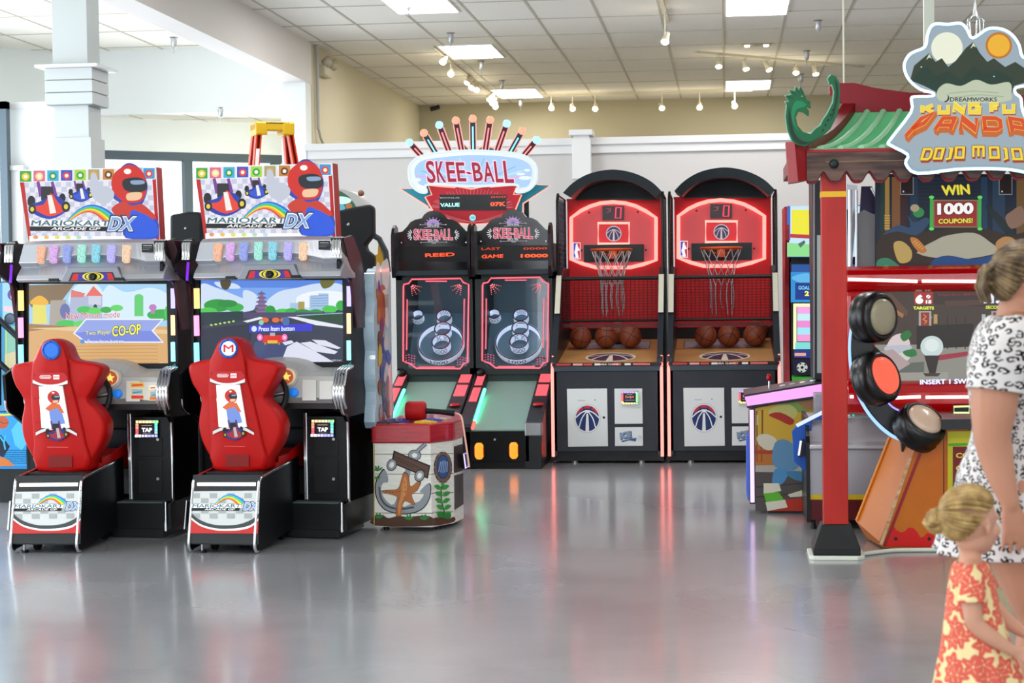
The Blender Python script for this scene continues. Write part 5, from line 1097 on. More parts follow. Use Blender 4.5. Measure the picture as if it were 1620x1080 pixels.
# mini basketballs on the decks
def ball_mat():
    m, nt, b = nodemat('basketball_rubber'); L = nt.links.new; tc = nt.nodes.new('ShaderNodeTexCoord'); sp = nt.nodes.new('ShaderNodeSeparateXYZ'); L(tc.outputs['Object'], sp.inputs[0])
    def mth(op, a, bb=None, v=None):
        n = nt.nodes.new('ShaderNodeMath'); n.operation = op
        if isinstance(a, float): n.inputs[0].default_value = a
        else: L(a, n.inputs[0])
        if bb is not None: L(bb, n.inputs[1])
        if v is not None: n.inputs[1].default_value = v
        return n.outputs[0]
    ax = mth('ABSOLUTE', sp.outputs[0]); az = mth('ABSOLUTE', sp.outputs[2])
    # two curved side seams: |x| compared with an offset growing with z^2
    zz = mth('MULTIPLY', sp.outputs[2], sp.outputs[2]); q = mth('MULTIPLY', zz, v=-4.0); q = mth('ADD', q, v=0.062); yy = mth('ABSOLUTE', mth('SUBTRACT', mth('ABSOLUTE', sp.outputs[1]), q))
    mn = mth('MINIMUM', mth('MINIMUM', ax, az), yy); lt = mth('LESS_THAN', mn, v=0.0026)
    mx = nt.nodes.new('ShaderNodeMixRGB'); mx.inputs[1].default_value = lin('#8e4326'); mx.inputs[2].default_value = lin('#2a1410'); L(lt, mx.inputs[0]); L(mx.outputs[0], b.inputs['Base Color']); b.inputs['Roughness'].default_value = 0.5
    n = nt.nodes.new('ShaderNodeTexNoise'); n.inputs['Scale'].default_value = 260; bp = nt.nodes.new('ShaderNodeBump'); bp.inputs['Strength'].default_value = 0.3; bp.inputs['Distance'].default_value = 0.001; L(tc.outputs['Object'], n.inputs['Vector']); L(n.outputs['Fac'], bp.inputs['Height']); L(bp.outputs[0], b.inputs['Normal'])
    return m
BM_ = ball_mat(); RB_ = 0.099
bl = [(918, 526.5, 0.85, 'leftmost basketball on the left machine, lying apart from the others', (0.4, 0.2, 0.3)), (958.5, 526, 0.85, 'middle front basketball of the cluster on the left machine', (1.2, 0.1, 0.1)), (997.5, 526, 0.85, 'right end basketball on the left machine', (0.3, 0.5, 1.0)),
      (978, 520, 1.10, 'basketball tucked behind the two others on the left machine', (0.9, 0.9, 0.2)), (1116.5, 530, 0.87, 'left end basketball on the right machine', (0.5, 0.2, 0.7)), (1153, 529.5, 0.87, 'middle basketball on the right machine', (1.1, 0.4, 0.2)), (1194, 529.5, 0.88, 'shaded basketball at the right end of the right machine', (0.2, 0.9, 0.5)), (1198, 523, 1.12, 'basketball mostly hidden behind the right end ball on the right machine', (0.7, 0.1, 0.6))]
b0 = None
for px_, py_, dy, lab_, rot in bl:
    Y = 14.95+dy; w_ = W(px_, py_, Y); dz = pd1.p(0, dy/pd1.v.y).z; z = dz+RB_/pd1.v.y+0.002
    if b0 is None: o = MB().sph((0, 0, 0), RB_, BM_, 40).build('basketball'); b0 = o
    else: o = b0.copy(); COL.objects.link(o)
    o.location = (w_.x, Y, z); o.rotation_euler = rot; tag(o, lab_, 'ball', 'mini basketballs on the machine decks')
# ================================================================ HAMMER GAME (seen from its side)
A_ = G(592, 832, 0.03); B_ = G(683, 833, 0.03); C__ = G(718, 826.5, 0.03); D_ = G(733.5, 819, 0.03)
HG = thing('hammer_game', 'white plank hammer game cabinet with anchor picture and red wooden top', 'arcade machine', (A_.x, A_.y, 0), 0.0)
o_ = V((A_.x, A_.y, 0)); a, b, c, d = [p-o_ for p in (A_, B_, C__, D_)]
foot = [(a.x, a.y), (b.x, b.y), (c.x, c.y), (d.x, d.y), (d.x-0.10, d.y+0.45), (a.x+0.05, a.y+0.66)]
pa_ = Pl(HG, (0, 0, 0), (b-a).normalized(), (0, 0, 1))
z0, z1, z2 = pa_.h(600, 833)[1], pa_.h(600, 701)[1], pa_.h(600, 670)[1]
PLK = noise_mat('white_planks', '#dcdcd2', '#f0efe8', 4, 0.5, (3, 3, 26), lo=0.3, hi=0.7)
cabh = MB().prism(foot, 'z', z0, z1, PLK).build('cabinet', HG, bev=0.003)
cxm = sum(p[0] for p in foot)/6; cym = sum(p[1] for p in foot)/6
top = [(cxm+(p[0]-cxm)*1.03, cym+(p[1]-cym)*1.03) for p in foot]
MB().prism(top, 'z', z1, z2, noise_mat('red_stained_wood', '#8f0f18', '#c42430', 3, 0.3, (2, 2, 22), coat=0.5, lo=0.25, hi=0.75)).build('wooden_top', HG, bev=0.012, seg=3)
for p in ((0.06, 0.08), (0.38, 0.1), (0.1, 0.5), (0.42, 0.5)): MB().cyl((p[0], p[1], 0), (p[0], p[1], z0), 0.022, DARK, 0.016).build('levelling_foot', HG)
pb_ = Pl(HG, (b.x, b.y, 0), (c-b).normalized(), (0, 0, 1)); pc2 = Pl(HG, (c.x, c.y, 0), (d-c).normalized(), (0, 0, 1))
ar = Art(pa_, k0=0.001); h_ = lambda s: H(s, 0.45); LN_ = h_('#5a5040')
for y in (718, 749.5, 780, 811): ar.line([(593, y), (685.5, y+0.5)], 0.9, LN_)
LT = h_('#121416')
def both(fn): fn
GR = h_('#8f969c'); GRD = h_('#4a5156')
anchor = [(608, 743), (602, 750), (595, 765), (596, 785), (604, 800), (616, 808), (640, 812), (665, 806), (678, 790), (681, 770), (676, 765), (664, 778), (671, 780), (664, 792), (650, 797), (636, 800), (643, 770), (650, 745), (644, 740), (636, 760), (624, 797), (610, 790), (603, 775), (606, 764), (614, 762), (613, 750)]
ar.poly(cr([((p[0]-640)*1.035+640, (p[1]-780)*1.05+780) for p in anchor], 3), LT); ar.poly(cr(anchor, 3), GR)
ar.line(cr([(600, 770), (603, 788), (613, 800), (632, 805), (655, 802)], 4, False), 3, GRD)
ar.ell(656, 720, 10.5, 9, LT); ar.ell(656, 720, 9.3, 7.8, GR); ar.ell(656, 720, 4.2, 3.6, h_('#e8e8e0'))
ar.line([(660, 714), (667, 707), (674, 701.5)], 6.5, LT); ar.line([(660, 714), (667, 707), (674, 701.5)], 4.5, GR)
WDP = h_('#5d4136')
ar.poly([(623, 712), (646, 722), (681, 736), (677, 757), (655, 747), (619, 732)], LT); ar.poly([(625, 715), (646, 724), (679, 738), (675.5, 754), (655, 745), (621.5, 731)], WDP); ar.line([(624, 722), (650, 733), (674, 745)], 0.9, h_('#2c1c16')); ar.line([(630, 728), (655, 739)], 0.8, h_('#2c1c16'))
for cx, cy in ((620, 735), (664, 752)): ar.ell(cx, cy, 8, 10, LT, 24, 0.4); ar.ell(cx, cy, 6.8, 8.6, GR, 24, 0.4); ar.ell(cx, cy, 3.6, 4.8, h_('#e6e6de'), 24, 0.4)
stf = [(639, 748), (646, 752), (648, 765), (650, 770), (660, 762), (665, 764), (659, 776), (651, 783), (656, 796), (652, 797), (641, 792), (637, 800), (634, 825), (628, 828), (627, 805), (630, 790), (626, 784), (608, 779), (606, 776), (616, 775), (630, 773), (635, 760)]
ar.poly(cr([((p[0]-640)*1.05+640, (p[1]-785)*1.04+785) for p in stf], 3), LT); ar.poly(cr(stf, 3), h_('#b06a38'))
ar.poly(cr([(640, 753), (644, 760), (643, 780), (636, 795), (632, 815), (630, 800), (634, 785), (636, 770)], 3), h_('#cf8a50'))
for i in range(7): ar.ell(612+i*5, 777.5+math.sin(i)*0.8, 0.8, 0.8, LT, 6); ar.ell(640+math.sin(i)*1.5, 762+i*8, 0.8, 0.8, LT, 6)
ar.poly(cr([(592.5, 815), (605, 814), (615, 819), (630, 816), (650, 817), (668, 815), (684, 818), (684, 831), (593, 831)], 3), h_('#4a3020'))
for cx, cy, s in ((598, 745, 1), (597, 758, .7), (600, 820, 1), (648, 822, 1), (672, 822, 1)):
    for a_ in (-2.6, -2.0, -1.4, -0.7): ar.blob([(cx, cy), (cx+math.cos(a_-.25)*6*s, cy+math.sin(a_-.25)*6*s), (cx+math.cos(a_)*10*s if cx+math.cos(a_)*10*s > 593 else 593, cy+math.sin(a_)*10*s), (cx+math.cos(a_+.25)*6*s, cy+math.sin(a_+.25)*6*s)], h_('#2f7f3a'), 3)
ar.line([(592.5, 702), (592.5, 832)], 1.2, h_('#c9a84a')); ar.build('printed_graphic', cabh)
ar = Art(pb_, k0=0.001)
for y in (718, 749.5, 779.5, 810): ar.line([(684, y), (717, y-1)], 0.9, LN_)
ar.ell(700.5, 739, 14.5, 25, h_('#4a3630')); ar.ell(700.5, 739, 13.2, 23.5, h_('#7a6058')); ar.ell(700.5, 738, 10, 19, h_('#20304a')); ar.ell(700.5, 738, 9, 17.5, h_('#3a5a90'))
for i in range(5): ar.line([(693.5+i*3.2, 748-abs(i-2)), (697+i*2.6, 728+abs(i-2))], 1.2, h_('#a8c0e0'))
for i in range(12): ar.ell(700.5+13.8*math.cos(i*PI/6), 739+24*math.sin(i*PI/6), 0.9, 1.1, h_('#c0a898'), 6)
ar.line(cr([(699, 764), (697, 780), (699, 797), (703, 812), (704, 820)], 4, False), 1.8, h_('#2c6a34'))
for i in range(5):
    y = 770+i*10.5; x = 698+(i % 2)+i*0.7
    for s in (-1, 1): ar.blob([(x, y+3), (x+s*5, y-3.5), (x+s*12, y-2), (x+s*6, y+4)], h_('#3f9a44'), 3)
ar.blob([(697, 766), (700, 762), (702, 768), (700, 774)], h_('#3f9a44'), 3)
ar.blob([(691, 815), (696, 808), (704, 812), (712, 812), (711, 820), (700, 823)], h_('#2f7f3a'), 3)
ar.poly(cr([(684, 820), (697, 818), (708, 821), (717, 817), (717, 825), (685, 831)], 3), h_('#5a3828')); ar.build('printed_graphic', cabh)
ar = Art(pc2, k0=0.001)
sl = slab(pc2, [(718, 706), (731.5, 702), (731.5, 744), (718, 748)], 0.02, h_('#2a1c1c'), 'control_recess', HG, k0=0.004)
rdr = slab(pc2, [(724, 717), (731, 715), (733, 738), (727, 741)], 0.02, DARK, 'card_reader', HG, k0=0.035)
tubepx(pc2, [(724.5, 718), (730.5, 716), (732.3, 737.5), (727.5, 740)], 0.006, E('#c8b8ff', 1.8), 'light_frame', rdr, k=0.036, closed=True)
cdr = slab(pc2, [(718.5, 752), (732, 748), (732.5, 797), (719, 806)], 0.02, h_('#43413f'), 'coin_door', HG, k0=0.004)
ar.k = 0.006
ar.line([(719, 762), (732, 758)], 0.8, BLACK); ar.line([(719, 779), (732, 775)], 0.8, BLACK); ar.line([(726, 762), (726, 778)], 0.8, BLACK); ar.build('door_lines', cdr)
# mallet, tether and sea shapes on the top
zt_ = z2; q_ = Pl(HG, (0, 0.22, 0)); mc = q_.h(658, 648)
ml = MB().lathe([(0.001, -0.062), (0.050, -0.062), (0.060, -0.05), (0.060, 0.05), (0.050, 0.062), (0.001, 0.062)], (mc[0], 0.22, zt_+0.062), (1, 0, 0), H('#b01014', 0.55), 32).build('hammer')
ml.location = HG.location; tag(ml, 'red padded hammer with black handle lying on the red wooden top', 'hammer')
MB().tube([(mc[0]+0.06, 0.22, zt_+0.062), (mc[0]+0.15, 0.23, zt_+0.055), (mc[0]+0.24, 0.24, zt_+0.045)], [0.018, 0.016, 0.020], H('#141414', 0.6), 12).build('handle', ml)
MB().tube(cr([(mc[0]+0.24, 0.24, zt_+0.045), (mc[0]+0.285, 0.20, zt_+0.03), (mc[0]+0.31, 0.14, zt_-0.04), (mc[0]+0.335, 0.12, zt_-0.20), (mc[0]+0.345, 0.12, zt_-0.28)], 5, False), 0.006, H('#f0b8a8', 0.4), 8).build('tether', ml)
for (px_, py_, s, col_, yy) in ((672, 667, 0.05, '#e0b020', 0.05), (682, 660, 0.045, '#3868c8', 0.22), (700, 660, 0.035, '#c8b8a0', 0.3), (625, 667, 0.06, '#2a2f80', 0.12), (612, 669, 0.05, '#3a3048', 0.05), (634, 663, 0.04, '#28348a', 0.25)):
    c_ = Pl(HG, (0, yy, 0)).h(px_, py_); mb = MB(); mb.sph((c_[0], yy, zt_), s, H(col_, 0.35), 14, (1, 0.8, 0.35))
    for k in range(5): mb.tube([(c_[0], yy, zt_+0.006), (c_[0]+math.cos(k*1.256)*s*1.5, yy+math.sin(k*1.256)*s*1.2, zt_+0.004)], [s*0.3, s*0.12], H(col_, 0.35), 6)
    mb.build('target_cap', HG)
# tall scalloped backboard seen nearly edge-on, picture side turned right
zz = lambda y: Pl(HG, (0, 0.0, 0)).h(585, y)[1]
xb0 = Pl(HG, (0, 0.0, 0)).h(577, 600)[0]; xb1 = Pl(HG, (0, 0.0, 0)).h(594, 600)[0]
prof = [(0.0, zz(677)), (0.0, zz(640)), (0.012, zz(620)), (-0.012, zz(600)), (-0.006, zz(575)), (0.012, zz(555)), (-0.014, zz(530)), (-0.018, zz(500)), (0.006, zz(478)), (-0.012, zz(455)), (0.012, zz(436)), (0.04, zz(431)), (0.07, zz(436)), (0.11, zz(428)), (0.17, zz(424)), (0.23, zz(430)), (0.29, zz(424)), (0.36, zz(420)), (0.42, zz(426)), (0.48, zz(424)), (0.54, zz(432)), (0.56, zz(450)), (0.55, zz(600)), (0.56, zz(677))]
bdm = MB().prism(cr(prof, 3), 'x', xb0, xb1, H('#b8ccd8', 0.3, coat=0.4), H('#a8c2d2', 0.25, coat=0.5)).build('backboard', HG)
px2 = Pl(HG, (xb1, 0, 0), (0, -1, 0), (0, 0, 1)); px2 = Pl(HG, (xb1, 0, 0), (0, 1, 0), (0, 0, 1))
ar = Art(px2, k0=0.002, local=True); random.seed(11)
shapes = [(0.12, 434, 0.10, '#f2f2f0'), (0.34, 432, 0.16, '#eeeeec'), (0.15, 455, 0.05, '#7a4aa0'), (0.10, 465, 0.05, '#c87830'), (0.30, 475, 0.16, '#c86a58'), (0.34, 480, 0.12, '#f0e4da'), (0.24, 492, 0.16, '#b85a28'), (0.12, 500, 0.06, '#d88030'), (0.40, 510, 0.08, '#e8e6e0'), (0.22, 520, 0.08, '#8a3a70'), (0.16, 540, 0.08, '#6a4a38'), (0.26, 548, 0.07, '#2a4aa8'), (0.36, 545, 0.09, '#dadce0'), (0.14, 565, 0.08, '#d8c030'), (0.28, 575, 0.08, '#2456b0'), (0.42, 570, 0.09, '#3a6cc8'), (0.22, 595, 0.09, '#1a5a98'), (0.36, 600, 0.10, '#d8dde8'), (0.12, 612, 0.06, '#8a4a28'), (0.24, 622, 0.08, '#1c6a7a'), (0.40, 625, 0.12, '#8a8094'), (0.26, 645, 0.07, '#2a2f80'), (0.14, 655, 0.06, '#a8a0a8'), (0.40, 655, 0.09, '#5a4a58'), (0.22, 668, 0.06, '#a02828')]
for yy, py_, s, col_ in shapes:
    z_ = zz(py_); pts = [(yy+math.cos(t*PI/4)*s*random.uniform(.6, 1.1), z_+math.sin(t*PI/4)*s*random.uniform(.5, 1.0)) for t in range(8)]
    pts = [(max(0.03, min(0.54, p[0])), p[1]) for p in pts]; ar.poly(cr(pts, 3), H(col_, 0.3, coat=0.5))
for i in range(9): ar.line([(0.26+i*0.022, zz(466)), (0.27+i*0.02, zz(488))], 0.006, H('#5a2a28', 0.4))
ar.build('printed_graphic', bdm)

# ================================================================ DARK CABINETS BEHIND
def back_board(name, lab_, pts, Y, extra=None):
    w0 = W(pts[0][0], 700, Y); T = thing(name, lab_, 'arcade machine', (w0.x, Y, 0), 0.0, 'dark backs of machines behind the racing cabinets'); pl = Pl(T, (0, 0, 0))
    b = slab(pl, pts, 0.10, H('#15181c', 0.5, spec=0.3), 'rear_cabinet', T, bev=0.02)
    return T, pl, b
T, pl, b_ = back_board('game_cabinet', 'dark machine back with a round lock, showing between the two racing cabinets', [(268, 340), (298, 334.5), (316, 335), (320, 345), (320, 600), (320, 790), (268, 790)], 12.3)
q_ = pl.q(294, 361, 0.0); MB().lathe([(0.010, 0), (0.010, 0.006), (0.001, 0.006)], q_, (0, -1, 0), STEEL, 14).build('lock', T)
zl = min(v.co.z for v in b_.data.vertices); MB().box(-0.02, 0.20, 0.0, 0.10, 0, zl, BLACK).build('base', T)
T, pl, b_ = back_board('game_cabinet', 'dark machine back with a green dome on top, right of the right racing cabinet', [(531, 334), (560, 327), (585, 323), (590.5, 328), (591, 372), (578, 388), (581, 396), (591, 404), (593, 600), (593, 780), (531, 780)], 12.6)
q_ = pl.q(551.5, 355, 0.0); MB().lathe([(0.012, 0), (0.012, 0.006), (0.001, 0.006)], q_, (0, -1, 0), STEEL, 14).build('lock', T)
zl = min(v.co.z for v in b_.data.vertices); MB().box(0.0, 0.26, 0.0, 0.10, 0, zl, BLACK).build('base', T)
p2 = Pl(T, (0, 0.55, 0)); dm = slab(p2, cr([(520, 335), (520, 305), (532, 298.5), (545, 300), (560, 305), (570, 313), (577, 326), (577, 338)], 4), 0.25, H('#b8bab6', 0.4), 'dome_topper', T)
ar = Art(p2, k0=0.002); ar.poly(cr([(521, 334), (522, 306), (533, 301), (545, 306), (556, 316), (563, 334)], 4), E('#3a6a48', 0.9)); ar.poly(cr([(531, 312), (545, 311), (556, 316), (550, 322), (532, 322)], 3), E('#c8f4e8', 1.2)); ar.ell(541, 329, 5, 6, E('#5ab8d8', 1.0)); ar.ell(552, 326, 5, 5, E('#c07848', 0.9)); ar.build('lit_print', dm)
q_ = p2.q(569, 305, 0.0); MB().sph(q_+V((0, 0.05, 0)), 0.024, H('#8a5a48', 0.5), 16).build('knob', dm)
p3 = Pl(T, (0, 0.30, 0)); MB().tube([p3.q(590, 372), p3.q(600, 378), p3.q(610, 398), p3.q(614, 430)], 0.022, H('#3a4044', 0.4), 8).build('curved_arm', T)
slab(p3, [(591, 415), (593, 403), (597, 402), (598, 385), (603, 384), (604, 402), (608, 404), (608, 432), (592, 432)], 0.08, H('#d8a838', 0.4), 'yellow_bracket', T, bev=0.004)
MB().box(*(lambda A, B: (A[0], B[0], 0.30, 0.40, 0.0, A[1]))(p3.h(594, 432), p3.h(606, 432)), DARK).build('stand', T)

# far left blue cabinet
TL = thing('sports_game_cabinet', 'bright blue sports game cabinet cut off by the left edge of the photo', 'arcade machine', (W(-40, 600, 12.2).x, 12.2, 0), 0.0)
pl = Pl(TL, (0, 0, 0)); z0 = pl.h(20, 742)[1]; x0 = pl.h(-60, 700)[0]; x1 = pl.h(46, 700)[0]
MB().box(x0, x1, 0.0, 0.7, z0, pl.h(20, 655)[1], H('#2a86c8', 0.4)).build('lower_cabinet', TL, bev=0.004)
MB().box(x0+0.02, x1-0.02, 0.25, 0.7, pl.h(20, 655)[1], pl.h(20, 445)[1], H('#183048', 0.4)).build('upper_cabinet', TL)
MB().box(x0+0.02, x1-0.02, 0.04, 0.66, 0.0, z0, BLACK).build('plinth', TL)
ar = Art(pl, k0=0.002); ar.rect(-60, 658, 45, 737, H('#2f9ade', 0.35))
for i in range(14):
    for j in range(7): ar.hold = True; ar.ell(3+i*3.2, 712+j*3.4, 1.0, 1.0, H('#1c6ab0', 0.4), 6)
ar.hold = False; ar.up()
ar.ell(4, 668, 10, 10, H('#c05a38', 0.4)); ar.line([(-4, 664), (6, 670), (14, 668)], 0.8, H('#402018')); ar.poly([(-30, 690), (2, 688), (16, 706), (6, 722), (-30, 716)], H('#0e2038')); ar.text('WY', (-14, 716), (14, 710), (-18, 694), H('#38b8e8', 0.4), 0.04)
ar.poly([(0, 722), (12, 726), (24, 737), (0, 737)], H('#d87a38')); ar.poly([(18, 680), (30, 664), (42, 670), (44, 700), (34, 712), (24, 704)], H('#58c0f0', 0.4)); ar.line([(-60, 657), (45, 655)], 3, H('#e8e040', 0.4)); ar.build('printed_graphic', TL)
pu = Pl(TL, (0, 0.25, 0)); ar = Art(pu, k0=0.002); ar.rect(-40, 447, 44, 650, E('#58b0e8', 0.9)); ar.rect(4, 447, 36, 510, E('#a8e0f8', 1.0)); ar.ell(23, 466, 11, 10, E('#7a58b8', 0.9)); ar.ell(24, 469, 7, 8, E('#f0e8f4', 1.0)); ar.poly([(6, 484), (36, 486), (36, 496), (6, 492)], E('#f8d8e4', 1.0)); ar.ell(16, 504, 9, 9, H('#3a4a58')); ar.ell(16, 504, 7, 7, H('#68788a')); ar.rect(8, 515, 38, 600, E('#9adcc8', 0.9)); ar.poly([(8, 560), (38, 552), (38, 600), (8, 600)], E('#e8e0b8', 0.9)); ar.line([(10, 520), (10, 610)], 1.5, E('#e8f060', 1.0)); ar.build('screen_print', TL)
mb = MB(); 
for p, q in (((-10, 492), (46, 545)), ((-10, 560), (46, 612)), ((3, 512), (3, 640))): mb.tube([pu.q(*p, 0.06), pu.q(*q, 0.06)], 0.022, H('#121c28', 0.4), 8)
mb.build('diagonal_frame', TL)

# ================================================================ LADDER
YL = 13.0; tz = W(434, 193, YL).z; lx0 = W(398, 200, YL).x; lx1 = W(468, 200, YL).x; lc = (lx0+lx1)/2
LD = thing('stepladder', 'orange stepladder with a yellow top cap, standing behind the racing cabinets', 'ladder', (lc, YL, 0), 0.45)
OG_ = H('#cf3a16', 0.45); GRY = H('#a8a8a4', 0.4, 0.5); hwL = 0.145
zc_ = W(434, 208, YL).z
mb = MB(); mb.box(-hwL, hwL, -0.05, 0.16, zc_+0.0, tz, H('#dcae16', 0.4)); mb.box(-hwL, -hwL+0.09, -0.055, 0.165, zc_-0.03, tz-0.005, H('#dcae16', 0.4)); mb.box(hwL-0.09, hwL, -0.055, 0.165, zc_-0.03, tz-0.005, H('#dcae16', 0.4)); cap = mb.build('top_cap', LD, bev=0.012, seg=3)
ar = Art(Pl(LD, (0, -0.052, 0)), k0=0.001, local=True); ar.rect(-0.05, zc_+0.055, 0.09, zc_+0.062, H('#3a3010')); 
for x_ in (-0.06, 0.10): ar.ell(x_, zc_+0.058, 0.006, 0.006, H('#3a3010'), 8)
ar.build('cap_print', cap)
for s in (-1, 1):
    for yb, yt, nm in ((-0.42, -0.01, 'front_rail'), (0.55, 0.12, 'rear_rail')):
        sp = 0.30 if nm == 'front_rail' else 0.24
        mb = MB(); T_ = [V((s*(hwL-0.03), yt, zc_)), V((s*(hwL+sp), yb, 0.0))]
        for dx in (-0.016, 0.016):
            pts = [T_[0]+V((dx, 0, 0)), T_[1]+V((dx, 0, 0))]
            mb.loft([[p+V((-0.005, -0.035, 0)), p+V((0.005, -0.035, 0)), p+V((0.005, 0.035, 0)), p+V((-0.005, 0.035, 0))] for p in pts], OG_, sm=False)
        mb.loft([[p+V((-0.018, 0.030, 0)), p+V((0.018, 0.030, 0)), p+V((0.018, 0.036, 0)), p+V((-0.018, 0.036, 0))] for p in T_], OG_, sm=False)
        rl = mb.build(nm, LD)
        if nm == 'front_rail' and s < 0:
            p0 = T_[0]+(T_[1]-T_[0])*0.05; p1 = T_[0]+(T_[1]-T_[0])*0.22
            MB().loft([[p+V((-0.014, -0.040, 0)), p+V((0.012, -0.040, 0)), p+V((0.012, -0.037, 0)), p+V((-0.014, -0.037, 0))] for p in (p0, p1)], H('#e8e4e4', 0.5), sm=False).build('paper_label', rl)
for i in range(7):
    f = (i+1)/8; w = hwL-0.03+0.30*f; z = zc_*(1-f); mb = MB(); mb.box(-w, w, -0.01-0.41*f-0.04, -0.01-0.41*f+0.05, z-0.025, z+0.02, GRY); mb.build('step', LD)
    if i % 2: MB().box(-(hwL-0.03+0.15*f), hwL-0.03+0.15*f, 0.12+0.43*f-0.01, 0.12+0.43*f+0.01, z-0.02, z+0.02, GRY).build('brace', LD)
# ================================================================ PUNCHING GAME WITH ROOF
DJ = thing('punching_game', 'large red punching game under a green tiled roof with a dragon at its left end', 'arcade machine', (0.75, 9.80, 0), 0.0)
D = {y: Pl(DJ, (0, y, 0)) for y in (-0.07, 0.0, 0.03, 0.33, 0.7, 0.5, 0.85, 1.0, 1.10, 1.35, 1.4)}
XD = lambda y, a, b: D[y].h(a, b)
RW_ = noise_mat('red_wood', '#a01c16', '#bc2a1e', 2.2, 0.4, (3, 3, 0.6), lo=0.3, hi=0.7); MAR = H('#7d0f18', 0.4); BRW = noise_mat('weathered_brown_wood', '#3a2a26', '#6e5248', 5, 0.5, (0.8, 2, 7), lo=0.3, hi=0.75)
xR = 1.75
# posts with black boots on white plates
def post(x0, x1, first):
    zt = XD(0.0, 1320, 284)[1]+0.05; zb = XD(0.0, 1320, 830)[1]
    p = MB().box(x0, x1, 0.03, 0.03+(x1-x0), zb-0.02, zt, RW_).build('post', DJ, bev=0.004)
    za, zc = XD(0.0, 1320, 302)[1], XD(0.0, 1320, 311)[1]
    MB().box(x0-0.002, x1+0.002, 0.028, 0.032+(x1-x0), zc, za, H('#e0b01c', 0.4)).build('yellow_band', p)
    xc = (x0+x1)/2; w0 = 0.078; w1 = 0.126; yc = 0.03+(x1-x0)/2
    MB().loft([[V((xc-w1, yc-w1, 0.022)), V((xc+w1, yc-w1, 0.022)), V((xc+w1, yc+w1, 0.022)), V((xc-w1, yc+w1, 0.022))], [V((xc-w1, yc-w1, 0.06)), V((xc+w1, yc-w1, 0.06)), V((xc+w1, yc+w1, 0.06)), V((xc-w1, yc+w1, 0.06))], [V((xc-w0, yc-w0, zb)), V((xc+w0, yc-w0, zb)), V((xc+w0, yc+w0, zb)), V((xc-w0, yc+w0, zb))]], noise_mat('scuffed_black_rubber', '#0c0e10', '#2a2e30', 4, 0.4, lo=0.45, hi=0.8), sm=False).build('post_boot', DJ, bev=0.006)
    e = 0.148; MB().prism([(xc-e, yc-e+0.02), (xc-e+0.02, yc-e), (xc+e-0.04, yc-e), (xc+e, yc-e+0.04), (xc+e, yc+e), (xc-e, yc+e)], 'z', 0.0, 0.022, H('#d6dace', 0.5)).build('floor_plate', DJ, bev=0.004)
p0, p1 = XD(0.03, 1301, 500), XD(0.03, 1340, 500)
post(p0[0], p1[0], 1); post(xR-0.2, xR-0.2+(p1[0]-p0[0]), 0)
# roof
zf0, zf1 = XD(0.0, 1290, 284)[1], XD(0.0, 1290, 241)[1]; xl = XD(0.0, 1276, 260)[0]; xl0 = XD(0.0, 1246, 260)[0]
zr = XD(1.0, 1400, 181)[1]; xrl = XD(1.0, 1350, 180)[0]
# scalloped fascia
pts = [(xl, zf1), (xR+0.25, zf1)]; step = 0.121
low = []; x_ = xR+0.25
while x_ > xl+0.001:
    t = (x_-xl)/step; w_ = 0.5+0.5*math.cos(2*PI*(t-0.72)); low.append((x_, zf0-0.010+0.052*w_**2.2)); x_ -= step/16
low.append((xl, zf0+0.0))
MB().prism(pts+low, 'y', -0.02, 0.02, BRW, H('#7a1420', 0.4)).build('fascia', DJ)
MB().prism([(a, b-0.012) for a, b in low]+[(xl, zf0+0.08), (xR+0.25, zf0+0.08)], 'y', 0.02, 0.05, H('#8a1420', 0.4)).build('fascia_backing', DJ)
MB().tube([(xl, -0.012, zf1+0.004), (xR+0.25, -0.012, zf1+0.004)], 0.011, H('#9c1f2c', 0.4), 8).build('eave_trim', DJ)
b_ = D[0.0].q(1319, 259.5, 0.02); MB().sph(b_, 0.026, H('#2c3436', 0.35, 0.5), 18).build('iron_stud', DJ)
MB().box(xl+0.1, xR, -0.023, -0.02, (zf0+zf1)/2+0.018, (zf0+zf1)/2+0.021, H('#9a7a5a', 0.5)).build('plank_line', DJ)
# curved tile surface
GT = H('#66be82', 0.5); GTL = H('#96d4a6', 0.45)
def roofp(u, v):      # u along the eave, v up the slope
    z = zf1+0.01+(zr-zf1)*(0.30*v+0.70*v*v); y = 0.0+1.0*v; xleft = xl+(xrl-xl)*v
    return V((xleft+(xR+0.25-xleft)*u, y, z))
vs = []; fs = []; NU, NV = 100, 14
for j in range(NV+1):
    for i in range(NU+1): vs.append(roofp(i/NU, j/NV))
for j in range(NV):
    for i in range(NU): k = j*(NU+1)+i; fs.append((k, k+1, k+NU+2, k+NU+1))
rf = MB().add(vs, fs, GT, True).add([v-V((0, 0, 0.03)) for v in vs], [f[::-1] for f in fs], MAR).build('tiled_roof', DJ)
mb = MB(); nr = 21
for i in range(nr):
    u0 = 0.03+i*0.047
    mb.tube([roofp(min(u0*(1)-0.0, 1), v/12)+V((0.02*(v/12), 0, 0.006)) for v in range(13)], 0.019, GTL, 8)
mb.build('tile_ridges', rf)
mb = MB()
for j in range(34):
    v = (j+0.5)/34; a, b = roofp(0, v), roofp(1, v); mb.box(a.x+0.01, b.x, a.y-0.012, a.y+0.006, a.z-0.004, a.z+0.009, GT)
mb.build('tile_courses', rf)
